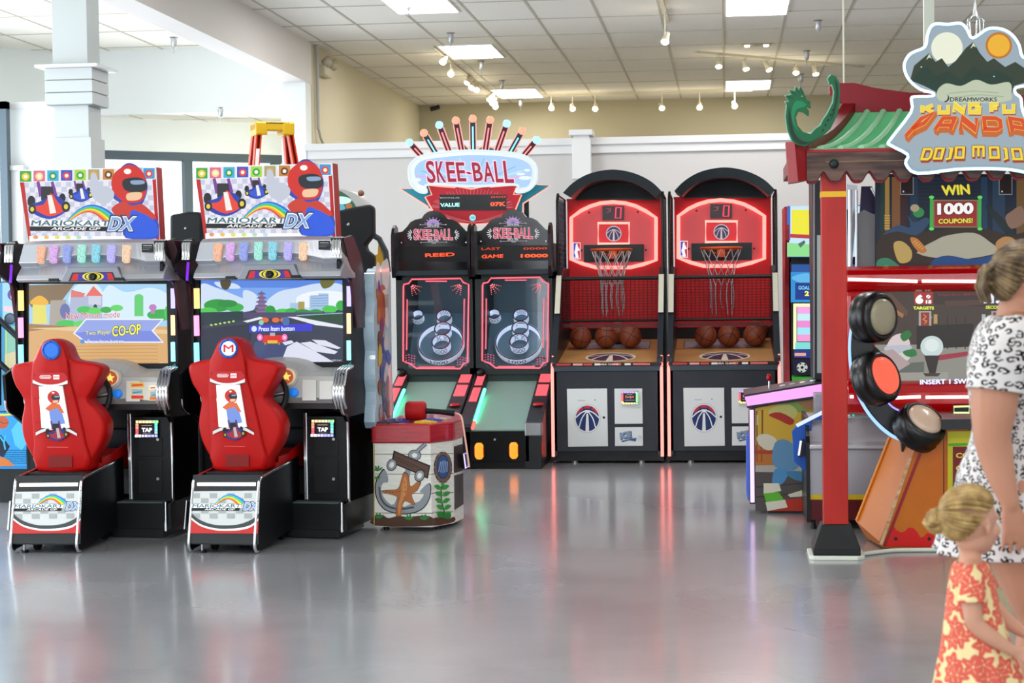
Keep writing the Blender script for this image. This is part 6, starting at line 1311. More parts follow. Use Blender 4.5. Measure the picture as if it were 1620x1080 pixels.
# barge board, ridge board, eave end block
mb = MB(); A = [roofp(0, v/8) for v in range(9)]
mb.loft([[p+V((-0.06, -0.0, -0.05)), p+V((0.012, 0, -0.05)), p+V((0.012, 0, 0.06)), p+V((-0.06, 0, 0.06))] for p in A], MAR, sm=False); mb.build('barge_board', DJ)
rp = [(1349, 183), (1349, 176), (1313, 148), (1312, 136), (1329, 131), (1352, 131), (1385, 139), (1440, 146.5), (1620, 150), (1800, 150), (1800, 183)]
slab(D[1.0], rp, 0.07, H('#8c1020', 0.4), 'ridge_board', DJ, bev=0.004)
mb = MB(); bx = [XD(0.0, 1243, 225), XD(0.0, 1256, 225), XD(0.0, 1262, 288), XD(0.0, 1248, 290)]
mb.loft([[V((bx[0][0], -0.01, bx[0][1])), V((bx[3][0], -0.01, bx[3][1])), V((bx[3][0], 0.10, bx[3][1])), V((bx[0][0], 0.10, bx[0][1]))], [V((bx[1][0], -0.06, bx[1][1])), V((bx[2][0], -0.06, bx[2][1])), V((bx[2][0], 0.10, bx[2][1])), V((bx[1][0], 0.10, bx[1][1]))], [V((xl+0.01, -0.005, zf1+0.02)), V((xl+0.01, -0.005, zf0+0.0)), V((xl+0.01, 0.10, zf0)), V((xl+0.01, 0.10, zf1+0.02))]], H('#8f1418', 0.4), sm=False); mb.build('eave_end', DJ)
# side eave running back
MB().box(xl0+0.01, xl+0.02, 0.08, 1.05, zf0+0.05, zf1-0.02, MAR).build('side_fascia', DJ)
# dragon cut-out
dr = [(1312.7, 134.6), (1310, 124), (1315, 118), (1322.4, 120.6), (1327.6, 129.4), (1329.4, 145), (1328.5, 163), (1324, 184), (1314.4, 203), (1300, 217), (1274, 231.4), (1261.7, 229.6), (1253, 222.6), (1245.8, 205), (1243, 184), (1245, 166), (1242.3, 161), (1249.4, 161), (1242.3, 151.3), (1252.9, 149.6), (1248.5, 142.5), (1258, 144.3), (1259, 136.4), (1264.3, 143.4), (1266, 136.4), (1271.3, 145), (1276.6, 157.5), (1282, 161), (1282.8, 171.6), (1279, 170), (1274.9, 168), (1280, 176), (1279.3, 184), (1270.5, 177.7), (1263.4, 176), (1259, 185.6), (1261.7, 198), (1270.5, 208.5), (1282.8, 212), (1290, 204), (1298.6, 198), (1302, 190), (1309, 180), (1314, 170), (1318, 162), (1319.7, 145), (1316, 131)]
dd = D[-0.07]; MNT = H('#8cc4aa', 0.5)
b1 = slab(dd, [(p[0]-1.6, p[1]-1.2) for p in dr], 0.012, MNT, 'dragon_backing', DJ, k0=-0.012)
b2 = slab(dd, dr, 0.012, H('#0a5e38', 0.45), 'dragon', DJ, k0=0.001, bev=0.002)
ar = Art(dd, k0=0.0025); G1_, G2_ = H('#04301e', 0.45), H('#138050', 0.45)
ar.poly(cr([(1249, 170), (1252, 190), (1257, 210), (1268, 222), (1282, 224), (1300, 214), (1290, 221), (1272, 229), (1258, 224), (1250, 208), (1247, 188)], 3), G1_)
ar.poly(cr([(1254, 168), (1259, 160), (1268, 160), (1276, 166), (1270, 170), (1262, 172), (1257, 182), (1258, 196), (1264, 208), (1256, 198), (1252, 182)], 3), G2_)
ar.poly(cr([(1320, 126), (1325, 134), (1326, 150), (1322, 172), (1314, 192), (1318, 176), (1322, 155), (1322, 138)], 3), G1_)
ar.ell(1268.5, 152.5, 2.2, 1.4, G1_, 10, 0.4); ar.ell(1268.8, 152.3, 0.9, 0.7, H('#d8e8a0', 0.4), 8); ar.ell(1279.5, 163.5, 0.9, 0.7, G1_, 8)
for p in (((1246, 152), (1255, 156)), ((1252, 144), (1260, 151)), ((1260, 139), (1266, 148)), ((1266, 139), (1270, 148))): ar.line(list(p), 1.0, G1_)
for i in range(6): t = i/5; ar.ell(1302+20*t, 206-40*t, 2.6, 1.5, G1_, 10, -1.0)
ar.build('dragon_shading', b2)
# ---- sign board with neon edge
so = [(1471.5, 44), (1480.6, 37.6), (1500, 38.5), (1519, 36.5), (1529, 45), (1534, 56), (1539, 60), (1547, 56), (1564, 45), (1585, 46), (1601, 55), (1612.5, 71.7), (1618, 90), (1640, 96), (1652, 112), (1640, 132), (1608, 138), (1607, 148), (1615, 155), (1618, 175), (1630, 195), (1665, 222), (1666, 232), (1640, 246), (1644, 258), (1628, 272), (1600, 268.5), (1566, 266.7), (1511, 268), (1451.4, 274.3), (1432.6, 258.3), (1436, 244.5), (1407.6, 229), (1408.3, 221), (1441, 177.8), (1441.7, 158), (1446, 153), (1475, 152), (1475, 146.7), (1455.6, 141), (1439, 127), (1431, 110.6), (1432, 96.7), (1441.7, 84), (1463, 74.4), (1466.7, 57.8)]
sg_o = cr(so, 3); ps_ = Pl(DJ, (0, -0.12, 0))
sb = slab(ps_, sg_o, 0.03, H('#8fa6b4', 0.35), 'sign_board', DJ)
tubepx(ps_, sg_o, 0.0075, E('#c8ecff', 2.0), 'neon_edge', sb, k=0.0, closed=True)
e_ = lambda h, s=0.85: E(h, s)
ar = Art(ps_, k0=0.002); cxs, cys = 1530, 158
ar.poly([((p[0]-cxs)*0.955+cxs, (p[1]-cys)*0.95+cys) for p in sg_o], e_('#a9bcc8', 0.8))
# plain mountain landscape: moon, peaks, mist and sun
ar.ell(1498, 76, 25, 25, e_('#eef2dc', 0.95)); ar.ell(1580, 72, 21, 21, e_('#c87818')); ar.ell(1580, 72, 17.5, 17.5, e_('#f0b428', 0.95))
ar.poly([(1440, 126), (1446, 104), (1460, 92), (1470, 84), (1480, 98), (1490, 92), (1500, 106), (1512, 96), (1528, 76), (1540, 66), (1550, 84), (1562, 98), (1572, 92), (1590, 106), (1606, 98), (1636, 118), (1624, 130), (1604, 136), (1600, 150), (1482, 150), (1478, 140), (1458, 134)], e_('#2c3a26'))
ar.poly([(1442, 128), (1454, 112), (1466, 104), (1482, 120), (1500, 112), (1520, 126), (1540, 104), (1556, 116), (1576, 110), (1602, 124), (1600, 140), (1482, 146), (1462, 136)], e_('#123628'))
for x, y in ((1470, 84), (1540, 66)): ar.poly([(x, y+1), (x+4, y+9), (x, y+7), (x-5, y+11)], e_('#dde6c4', 0.9))
ar.poly(cr([(1482, 146), (1496, 132), (1520, 136), (1544, 126), (1568, 134), (1596, 130), (1600, 146), (1590, 161), (1496, 162)], 4), e_('#c9d4b8'))
ar.line([(1500, 148), (1540, 144), (1580, 147)], 1.5, e_('#a9b89c')); ar.line([(1508, 154), (1550, 150), (1588, 153)], 1.5, e_('#a9b89c'))
ar.text('DREAMWORKS', (1502.5, 160.8), (1577, 160.8), (1502.5, 154), e_('#0c1a30'), 0.03); ar.poly(cr([(1493, 161), (1498, 158), (1499.5, 152), (1497, 149), (1501, 152), (1501, 158), (1497, 161.5)], 3), e_('#0c1a30'))
YL_, OR_, DO = e_('#f4d830', 0.95), e_('#d84a18', 0.95), e_('#a83a14', 0.9)
def extr(t, bl, br, tl, front, side, edge, dx, dy, n=5, bold=0.05):
    for i in range(n, 0, -1):
        f = i/n; ar.text(t, (bl[0]+dx*f, bl[1]+dy*f), (br[0]+dx*f, br[1]+dy*f), (tl[0]+dx*f, tl[1]+dy*f), side, bold+0.01)
    ar.text(t, bl, br, tl, edge, bold+0.02); ar.text(t, (bl[0]+.3, bl[1]-.2), (br[0]-.3, br[1]-.2), (tl[0]+.3, tl[1]+.2), front, bold-0.02)
STK = {'K': [[(0, 0), (0, 1)], [(1, 1), (.08, .45)], [(.3, .6), (1, 0)]], 'U': [[(0, 1), (0, 0), (1, 0), (1, 1)]], 'N': [[(0, 0), (0, 1), (1, 0), (1, 1)]], 'G': [[(1, 1), (0, 1), (0, 0), (1, 0), (1, .5), (.5, .5)]], 'F': [[(0, 0), (0, 1), (1, 1)], [(0, .5), (.8, .5)]], 'P': [[(0, 0), (0, 1), (1, 1), (1, .42), (0, .42)]],
       'A': [[(0, 0), (.12, 1), (.88, 1), (1, 0)], [(.05, .38), (.95, .38)]], 'D': [[(0, 0), (0, 1), (.75, 1), (1, .8), (1, .2), (.75, 0), (-.12, 0)]], 'O': [[(0, 0), (0, 1), (1, 1), (1, 0), (-.2, 0)]], 'J': [[(.45, 1), (1, 1), (1, 0), (.2, -.1)]], 'M': [[(0, 0), (0, 1), (1, 1), (1, 0)], [(.5, 1), (.5, .05)]]}
def block(ch, bl, br, tl, w, front, side, edge, dx, dy, n=4):
    def mp(p, ox=0, oy=0): return (bl[0]+(br[0]-bl[0])*p[0]+(tl[0]-bl[0])*p[1]+ox, bl[1]+(br[1]-bl[1])*p[0]+(tl[1]-bl[1])*p[1]+oy)
    for i in range(n, 0, -1):
        for st in STK[ch]: ar.line([mp(p, dx*i/n, dy*i/n) for p in st], w+1.0, side)
    for st in STK[ch]: ar.line([mp(p) for p in st], w+1.2, edge)
    ar.up()
    for st in STK[ch]: ar.line([mp(p) for p in st], w-0.4, front)
for i, (ch, x0, x1) in enumerate((('K', 1459, 1476), ('U', 1486, 1500), ('N', 1509, 1525), ('G', 1534, 1550), ('F', 1568, 1580), ('U', 1588, 1603))): block(ch, (x0, 178.5-i*0.3), (x1, 178.3-i*0.3), (x0, 166.5-i*0.4), 5.0, YL_, DO, e_('#f8ee90', 0.95), 1.2, 2.2, 2)
for ch, bl, br, tl, w in (('P', (1433, 215), (1452, 206), (1457, 188), 6.6), ('A', (1479, 205), (1503, 205), (1489, 187), 6.4), ('N', (1519.5, 205), (1543, 204.5), (1521, 187), 6.6), ('D', (1558, 204.5), (1583, 205), (1556, 187), 6.6), ('A', (1601, 208), (1626, 212), (1594, 187), 6.4)): block(ch, bl, br, tl, w, OR_, e_('#c8641c', 0.95), e_('#f8c040', 0.95), 1.5 if bl[0] < 1530 else -1.5, 8.5, 6)
for ch, x0, x1, y, ln in (('D', 1457, 1470, 252, 5), ('O', 1477, 1488, 251, 4), ('J', 1494, 1502, 250.5, 3), ('O', 1511, 1523, 249.5, 1), ('M', 1539, 1555, 248.5, 0), ('O', 1566, 1579, 249.5, -1), ('J', 1585, 1592, 251, -2), ('O', 1603, 1616, 252, -3)): block(ch, (x0, y), (x1, y), (x0+ln, y-16), 4.2, YL_, DO, e_('#7a2c10', 0.9), 1, 3.2, 3)
ar.build('sign_print', sb)
for x_ in (1457.5, 1572.5): q_ = ps_.q(x_, 106 if x_ < 1500 else 121, 0.003); MB().sph(q_, 0.004, WHITE, 8).build('sign_bolt', sb)
for px_ in (1480, 1580): q_ = D[0.0].h(px_, 225); MB().tube([(q_[0], -0.09, q_[1]), (q_[0], 0.3, q_[1]-0.02)], 0.014, DARK, 8).build('sign_bracket', DJ)
# ---- back banner
bn = slab(D[1.4], [(1385, 275), (1760, 275), (1760, 432), (1385, 432)], 0.04, H('#18202c', 0.4), 'banner_panel', DJ)
ar = Art(D[1.4], k0=0.002, clip=(1386, 280, 1640, 431)); P_ = lambda h, s=0.6: E(h, s)
ar.rect(1386, 280, 1640, 431, P_('#122338'))
for x0, x1, h in ((1393, 1407, '#1c3a34'), (1400, 1407, '#b08a40'), (1411, 1424, '#8a5a30'), (1424, 1435, '#3a1a1c'), (1440, 1452, '#1a3850'), (1552, 1562, '#1a4060'), (1570, 1590, '#24405a'), (1608, 1620, '#7a5a30')): ar.rect(x0, 280, x1, 370, P_(h))
for i in range(6): ar.rect(1399, 340+i*4, 1408, 342+i*4, P_('#e0b050'))
for i, y in enumerate(range(283, 320, 6)): ar.line([(1452, y), (1560, y-1)], 1.4, P_('#26323c'))
ar.poly(cr([(1400, 365), (1440, 360), (1470, 366), (1520, 358), (1560, 362), (1600, 372), (1640, 366), (1640, 431), (1386, 431), (1390, 380)], 3), P_('#3c2c20'))
ar.poly(cr([(1450, 400), (1480, 380), (1500, 372), (1540, 368), (1565, 382), (1580, 398), (1540, 408), (1500, 410)], 3), P_('#b8b4a0', 0.75)); ar.poly(cr([(1475, 412), (1500, 404), (1540, 410), (1590, 400), (1600, 420), (1560, 431), (1480, 431)], 3), P_('#224a86', 0.75))
ar.poly(cr([(1414, 384), (1428, 382), (1442, 396), (1440, 412), (1424, 416), (1416, 402)], 3), P_('#c8a860', 0.75)); ar.poly(cr([(1440, 376), (1452, 378), (1466, 396), (1456, 400), (1444, 388)], 3), P_('#c87830', 0.8))
for i in range(5): ar.line([(1443+i*3.5, 384+i*2.6), (1450+i*3, 380+i*2.8)], 1.0, P_('#f0d890'))
ar.poly(cr([(1395, 372), (1420, 366), (1450, 372), (1470, 352), (1464, 344), (1446, 352), (1436, 340), (1440, 360), (1420, 356)], 3), P_('#2c4868', 0.8)); ar.ell(1453, 336, 9, 8, P_('#2c8a4a', 0.8)); ar.ell(1447, 329, 7, 6, P_('#b8a888', 0.7))
ar.poly(cr([(1388, 412), (1404, 408), (1420, 418), (1432, 431), (1388, 431)], 3), P_('#3a8a68', 0.7)); ar.line([(1400, 420), (1430, 428)], 1.5, P_('#70c8a0'))
ar.poly(cr([(1560, 330), (1566, 326), (1600, 360), (1604, 372), (1590, 368)], 3), P_('#1c2e30')); ar.poly(cr([(1590, 344), (1600, 334), (1616, 326), (1622, 350), (1600, 362)], 3), P_('#8a6a58', 0.8)); ar.poly(cr([(1575, 384), (1590, 374), (1606, 380), (1600, 400), (1580, 400)], 3), P_('#c09058', 0.75))
ar.text('WIN', (1489, 311.5), (1536, 309), (1487, 292), P_('#5a1414', 0.8), 0.10); ar.text('WIN', (1490.5, 310), (1535, 307.5), (1488.5, 293.5), P_('#e8e040', 0.9), 0.06)
ar.rect(1473, 316, 1549, 360, P_('#8a9060')); ar.rect(1478, 318, 1545, 358, P_('#a02c28', 0.8)); 
for x_ in (1473.5, 1550): ar.line([(x_, 311), (x_-0.5, 362)], 5, P_('#3aa848', 0.9)); ar.ell(x_, 312, 4, 2.5, P_('#6ad860', 0.9)); ar.ell(x_, 362, 4, 2.5, P_('#6ad860', 0.9))
ar.text('1000', (1481, 341), (1541, 339.5), (1481, 320.5), P_('#5a1414', 0.7), 0.10); ar.text('1000', (1482.5, 340), (1540, 338.5), (1482.5, 321.5), P_('#f4f2f0', 1.0), 0.05)
ar.text('COUPONS!', (1484, 354.5), (1539, 353), (1484, 346), P_('#401010', 0.7), 0.08); ar.text('COUPONS!', (1484.4, 354), (1538.5, 352.5), (1484.4, 346.4), P_('#f0e84a', 0.95), 0.03)
for x0 in (1424, 1580): ar.rect(x0, 280, x0+21, 308, P_('#b8b4b0', 0.5)); ar.rect(x0+1, 280, x0+20, 307, P_('#1c080a', 0.6)); ar.ell(x0+5, 303, 1.4, 1.4, P_('#e8e8e8'))
ar.build('banner_print', bn)
# ---- red cabinet head with light tubes and screen
RG = H('#c00a10', 0.18, coat=0.7); xs0, xs1 = XD(1.0, 1338, 500)[0], xR
def bar(y0, y1, nm, cut=None):
    za, zc = XD(1.0, 1450, y0)[1], XD(1.0, 1450, y1)[1]
    prof = [(1.20, za), (1.06, za), (1.00, za-0.02), (0.985, (za*2+zc)/3), (0.985, (za+2*zc)/3), (1.02, zc+0.015), (1.05, zc), (1.20, zc)]
    return MB().prism(prof, 'x', xs0, xs1, RG, sm=False).build(nm, DJ, bev=0.012, seg=3)
bar(420, 461, 'upper_beam'); lb_ = bar(603, 656, 'lower_beam')
for y, segs in ((445, ((1341, 1451, 3.5), (1458, 1565, 0.5), (1572, 1680, -1))), (627, ((1344, 1350, 0), (1404, 1456, -2.5), (1464, 1570, -1), (1577, 1680, -1)))):
    for a, b, dy in segs:
        q0, q1 = D[1.0].q(a, y-dy, 0.016), D[1.0].q(b, y, 0.016); MB().tube([q0, q1], 0.0095, E('#ffe4e0', 2.2), 8).build('light_tube', DJ)
MB().box(xs0, XD(1.0, 1385, 500)[0], 1.0, 1.2, XD(1.0, 1450, 606)[1], XD(1.0, 1450, 459)[1], RG).build('side_beam', DJ, bev=0.03, seg=3)
MB().box(xs0+0.1, xs1, 1.12, 1.38, XD(1.0, 1450, 652)[1], XD(1.0, 1450, 425)[1], DARK).build('rear_housing', DJ)
scn = slab(D[1.10], [(1372, 460), (1700, 460), (1700, 608), (1372, 608)], 0.03, BLACK, 'screen', DJ)
ar = Art(D[1.10], k0=0.002, clip=(1375, 461, 1690, 605)); S2 = lambda h, s=0.8: E(h, s, 0.15)
ar.rect(1375, 460, 1690, 605, S2('#4a3c34')); ar.rect(1375, 545, 1690, 605, S2('#9a988e'))
for p, h in (([(1390, 464), (1410, 464), (1436, 492), (1434, 500)], '#6a4a38'), ([(1376, 470), (1420, 490), (1428, 500), (1376, 486)], '#5a4a40'), ([(1416, 488), (1430, 497), (1428, 503), (1414, 494)], '#b07848'), ([(1460, 464), (1560, 464), (1560, 485), (1468, 480)], '#3c302a'), ([(1494, 476), (1556, 474), (1556, 482), (1496, 484)], '#5a4030')): ar.poly(p, S2(h))
for i in range(5): ar.rect(1470+i*14, 500, 1471.5+i*14, 552, S2('#2e2824'))
ar.poly([(1450, 515), (1540, 512), (1540, 548), (1450, 552)], S2('#2c2420')); ar.poly([(1480, 562), (1560, 552), (1560, 558), (1486, 570)], S2('#a83848')); ar.ell(1471, 502, 4, 3, S2('#8a8070')); ar.rect(1477, 497, 1483, 512, S2('#c0a060')); ar.rect(1553, 497, 1559, 530, S2('#b8c4c0'))
ar.poly([(1415, 575), (1462, 572), (1462, 592), (1415, 592)], S2('#6a7068')); ar.poly([(1375, 590), (1500, 588), (1500, 605), (1375, 605)], S2('#a8a69c'))
ar.poly(cr([(1402, 552), (1412, 532), (1430, 528), (1440, 544), (1426, 552)], 3), S2('#e8d8d8')); ar.poly(cr([(1424, 530), (1436, 522), (1442, 530), (1430, 540)], 3), S2('#2c7a38')); ar.poly(cr([(1400, 548), (1440, 546), (1436, 556), (1408, 560)], 3), S2('#c8ccd8')); ar.poly(cr([(1412, 562), (1440, 556), (1438, 568), (1424, 574)], 3), S2('#dfe0d8')); ar.poly(cr([(1428, 556), (1446, 552), (1450, 562), (1436, 564)], 3), S2('#2f8040'))
ar.poly([(1376, 560), (1412, 552), (1440, 575), (1400, 600), (1376, 590)], S2('#c0a8a8')); ar.ell(1474, 548, 18, 17, S2('#cfe0de', 0.9)); ar.ell(1474, 546, 11, 10, S2('#e4f0ee', 0.9)); ar.poly([(1462, 562), (1486, 562), (1480, 590), (1470, 590)], S2('#38302c')); ar.poly([(1488, 590), (1460, 590), (1464, 595), (1484, 595)], S2('#4a4038'))
ar.rect(1446, 462, 1476, 481.5, S2('#b03028')); ar.text('6', (1448, 480.5), (1460.5, 480.5), (1448, 465.5), S2('#f4f8ff', 1.2), 0.08); ar.text('15', (1464.5, 480), (1473.5, 480), (1464.5, 474.5), S2('#f4f8ff', 1.2), 0.06); ar.ell(1468.5, 469, 3.4, 3, S2('#f4f8ff', 1.1)); ar.line([(1466, 471.5), (1471, 466.5)], 0.9, S2('#b03028'))
ar.text('TARGETS', (1444.5, 489.5), (1477.5, 489.5), (1444.5, 484.5), S2('#e8f048', 1.1), 0.04)
ar.rect(1453.5, 492, 1473, 515, S2('#b8b8b0')); ar.rect(1456.5, 494, 1470, 515, S2('#a03428')); ar.line([(1461, 497), (1465, 501), (1460, 505), (1466, 508), (1462, 512)], 1.4, S2('#e0a060'))
ar.text('Coupon Error: 6830 Coupons', (1484, 468.5), (1560, 467.5), (1484, 464.8), S2('#b82828', 0.9), 0.0)
ar.text('11.8', (1556, 480), (1592, 479.5), (1556, 464), S2('#dce4ff', 1.2), 0.06); ar.text('SECONDS', (1559, 488.5), (1592, 488), (1559, 483.5), S2('#d8e838', 1.0), 0.04); ar.rect(1568, 492, 1588, 515, S2('#a8a8b0')); ar.rect(1571, 494, 1585, 515, S2('#8a3430'))
ar.build('picture', scn)
ar = Art(Pl(DJ, (0, 0.985, 0)), k0=0.004); ar.text('INSERT 1 SWIPE', (1455, 608.5), (1545, 606.5), (1455, 600), E('#90a0ff', 1.0), 0.08); ar.text('INSERT 1 SWIPE', (1455.4, 608), (1544.6, 606), (1455.4, 600.5), E('#f6f8ff', 1.2), 0.04); ar.build('lettering', lb_)
# ---- curved arm with three pads
AP = D[0.5]; INK = H('#06070a', 0.3, spec=0.4)
cres = [(1368, 480), (1352, 505), (1346, 540), (1348, 580), (1358, 620), (1378, 655), (1408, 684), (1440, 699), (1470, 706), (1480, 690), (1450, 660), (1425, 648), (1404, 630), (1388, 600), (1382, 560), (1384, 520), (1392, 490)]
am = slab(AP, cr(cres, 4), 0.09, INK, 'pad_arm', DJ, k0=0.02, bev=0.006)
tubepx(AP, cr([(1350, 508), (1345.5, 545), (1348, 585), (1358, 622), (1378, 657), (1408, 686), (1448, 702)], 5, False), 0.013, E('#8fb8ff', 1.7), 'blue_light_edge', am, k=0.0)
tubepx(AP, cr([(1401, 632), (1410, 642), (1421, 648.5)], 4, False), 0.005, E('#a890ff', 1.6), 'violet_light_edge', am, k=0.025)
mb = MB(); a0_ = AP.q(1440, 690, -0.02); mb.box(a0_.x-0.05, a0_.x+0.10, 0.48, 0.60, a0_.z-0.09, a0_.z+0.02, BLACK); mb.build('arm_clamp', DJ, bev=0.01)
MB().tube([AP.q(1384, 560, -0.03), AP.q(1384, 555, -0.5)], 0.035, INK, 12).build('arm_strut', DJ)
CREAM = H('#a39c82', 0.3, coat=0.3)
for (fx, fy, nrm, rp_, lit) in ((1393, 500, (0.70, -0.70, 0.04), 28.5, 0), (1397, 591, (0.70, -0.62, 0.32), 30, 1), (1459, 659, (0.42, -0.58, 0.70), 28, 2)):
    nr_ = V(nrm).normalized(); c_ = AP.q(fx, fy, 0.16); r_ = rp_*10.15/FPX
    pd_ = MB().lathe([(r_*1.05, -0.15), (r_*1.36, -0.13), (r_*1.42, -0.10), (r_*1.36, -0.085), (r_*1.42, -0.07), (r_*1.38, -0.02), (r_*1.18, 0.004), (r_*1.02, 0.0), (r_*1.0, -0.012)], c_, nr_, H('#0a0b0d', 0.32, spec=0.5), 40).build('pad_housing', DJ)
    fm_ = CREAM if lit == 0 else (E('#ff6a50', 1.0) if lit == 1 else H('#b8a08c', 0.3, coat=0.3, e=0.25))
    MB().lathe([(r_*1.0, -0.01), (r_*0.98, 0.008), (r_*0.8, 0.018), (r_*0.4, 0.024), (0.001, 0.026)], c_, nr_, fm_, 36).build('strike_pad', pd_)
# ---- orange base
def oq(px_, py_, y): return Pl(DJ, (0, y, 0)).q(px_, py_)
yf_, yr_ = 0.36, 0.72; OGN = noise_mat('orange_laminate', '#b65c08', '#c0680e', 2, 0.35)
F_ = [oq(1394, 864, yf_), oq(1500, 866, yf_), oq(1500, 662, yf_), oq(1468, 662, yf_)]; R_2 = [oq(1364, 848, yr_), oq(1470, 848, yr_), oq(1470, 662, yr_), oq(1419, 662, yr_)]
R_2[0] = oq(1360, 846, yr_); R_2.insert(0, oq(1370, 851, yr_)); F_.insert(0, oq(1396, 866, yf_)); F_[1] = oq(1391, 858, yf_)
F_ = [oq(1397, 866, yf_), oq(1391, 856, yf_), oq(1466, 662, yf_), oq(1497, 662, yf_), oq(1497, 866, yf_)]; R_3 = [oq(1372, 852, yr_), oq(1354, 824, yr_), oq(1418, 662, yr_), oq(1460, 662, yr_), oq(1460, 852, yr_)]
mb = MB(); mb.loft([F_, R_3], OGN, sm=False); ob = mb.build('orange_base', DJ)
po = Pl(DJ, (0, yf_, 0)); ar = Art(po, k0=0.003); 
ar.poly([(1399, 864), (1413, 831), (1418, 838), (1426, 842), (1432, 840), (1437, 834), (1445, 835), (1451, 841), (1456, 850), (1462, 848), (1466, 843), (1473, 843), (1478, 848), (1482, 853), (1490, 853), (1496, 857), (1496, 865)], H('#cc1210', 0.35)); ar.ell(1417, 852, 3, 3, BLACK, 14); ar.ell(1470, 852, 3, 3, BLACK, 14)
ar.line([(1399, 864), (1466, 690)], 5, H('#8c1418', 0.35)); ar.line([(1393.5, 861), (1440, 724)], 5, noise_mat('bare_wood_edge', '#b0875e', '#d8b890', 6, 0.5, (1, 1, 6))); ar.line([(1493, 665), (1493, 862)], 1.5, BLACK); ar.build('printed_graphic', ob)
MB().tube([oq(1355, 823, yr_-0.02), oq(1407, 692, yr_-0.02)], 0.008, H('#e08a34', 0.35), 8).build('edge_trim', ob)
bx0, bx1 = po.h(1497, 800)[0], xR-0.45; bz0, bz1 = po.h(1500, 866)[1], po.h(1500, 668)[1]
MB().box(bx0, bx1, yf_+0.0, 1.3, bz0, bz1, OGN).build('centre_cabinet', DJ)
MB().box(bx1, xR-0.1, yf_+0.02, 1.3, bz0, bz1, OGN).build('orange_base', DJ)
dsk = slab(po, [(1488, 662), (1700, 658), (1700, 674), (1488, 678)], 0.5, H('#15171a', 0.3), 'control_shelf', DJ, k0=0.06); 
cdo = slab(po, [(1499, 682), (1600, 680), (1600, 820), (1499, 820)], 0.02, H('#b8b01c', 0.4), 'coin_door', DJ, k0=0.008)
ar = Art(po, k0=0.009); ar.line([(1500, 703), (1598, 701)], 4, H('#4a9a28', 0.4)); ar.rect(1507, 706, 1590, 770, H('#6a1014', 0.4)); ar.ell(1533.5, 676.5, 3.8, 3.8, BLACK, 16); ar.ell(1533.5, 676.5, 2, 2, STEEL, 12)
ar.text('COUPONS', (1512, 724), (1580, 723), (1512, 716), H('#e8c838', 0.4), 0.03); ar.text('COUPONS', (1512, 744), (1580, 743), (1512, 736), H('#e8c838', 0.4), 0.03); ar.rect(1510, 758, 1560, 764, BLACK); ar.build('door_print', cdo)
rdz = Pl(DJ, (0, 0.42, 0)); rc_ = slab(rdz, [(1508, 642), (1534, 641), (1534, 653), (1508, 653.5)], 0.03, DARK, 'card_reader', DJ, k0=0.0); tubepx(rdz, [(1509, 643), (1533, 642.5), (1533, 652.5), (1509, 652.5)], 0.005, E('#d8ffa0', 1.5), 'light_frame', rc_, k=0.003, closed=True); MB().box(bx0, bx1, 0.40, 1.0, po.h(1500, 662)[1], XD(1.0, 1450, 656)[1], H('#8c0a12', 0.3)).build('lower_red_panel', DJ)
for px_ in (1446, 1492): q_ = po.h(px_, 868); MB().cyl((q_[0], yf_+0.05, 0), (q_[0], yf_+0.05, bz0+0.01), 0.022, STEEL, 0.014).build('levelling_foot', DJ)
MB().cyl((bx1, 1.2, 0), (bx1, 1.2, bz0+0.02), 0.022, STEEL).build('levelling_foot', DJ)
# cable on the floor from the post plate
tag(MB().tube(cr([(0.75+p1[0]+0.08, 9.90, 0.012), (0.75+p1[0]+0.16, 9.97, 0.012), (0.75+p1[0]+0.28, 10.05, 0.012), (0.75+p1[0]+0.5, 10.07, 0.012)], 6, False), 0.012, H('#d0d2c4', 0.5), 8).build('floor_cable'), 'cream cable cover running from the post plate towards the orange base', 'cable')

# ================================================================ CABINETS BETWEEN
# train picture cabinet, seen from its side
SY = 11.72; TS = thing('arcade_cabinet', 'side-on cabinet with yellow train picture, pink lit control panel and red joystick', 'arcade machine', (W(1190, 800, SY).x, SY, 0), 0.0)
p = Pl(TS, (0, 0, 0)); z0 = p.h(1200, 806)[1]; 
body = slab(p, [(1186, 642), (1305, 622), (1420, 612), (1420, 806), (1215, 808), (1210, 797), (1186, 797)], 0.6, H('#3a2230', 0.4), 'cabinet', TS, bev=0.004)
MB().box(p.h(1215, 800)[0], p.h(1400, 800)[0], 0.05, 0.55, 0, p.h(1200, 804)[1], BLACK).build('plinth', TS)
ar = Art(p, k0=0.002, clip=(1195, 620, 1400, 810)); h_ = lambda s: H(s, 0.4)
ar.poly([(1192, 644), (1400, 612), (1400, 808), (1214, 808), (1208, 797), (1192, 797)], h_('#3a3430')); ar.poly([(1192, 646), (1300, 626), (1300, 720), (1192, 722)], h_('#c8a030')); ar.poly([(1230, 638), (1300, 628), (1300, 648), (1262, 652)], h_('#7a9a48')); ar.poly([(1260, 636), (1285, 632), (1300, 646), (1275, 648)], h_('#a07050'))
ar.line([(1197, 650), (1206, 648), (1206, 718), (1198, 718)], 1.6, h_('#6a4a14'), True); ar.rect(1197, 656, 1200, 672, h_('#b8b08a'))
ar.rect(1192, 704, 1240, 736, h_('#b06a28')); ar.line([(1197, 704), (1204, 704), (1205, 730), (1198, 730)], 1.2, h_('#7a3a14'), True); ar.rect(1195, 712, 1230, 718, h_('#a03820'))
ar.poly([(1192, 736), (1300, 734), (1300, 748), (1192, 746)], h_('#a8a498')); ar.poly([(1192, 746), (1300, 748), (1300, 808), (1192, 808)], h_('#4a4440'))
ar.poly([(1222, 792), (1300, 784), (1300, 808), (1216, 808)], h_('#b02c18')); ar.line([(1196, 770), (1300, 762)], 2, h_('#2c2826')); ar.line([(1196, 786), (1300, 776)], 2, h_('#2c2826'))
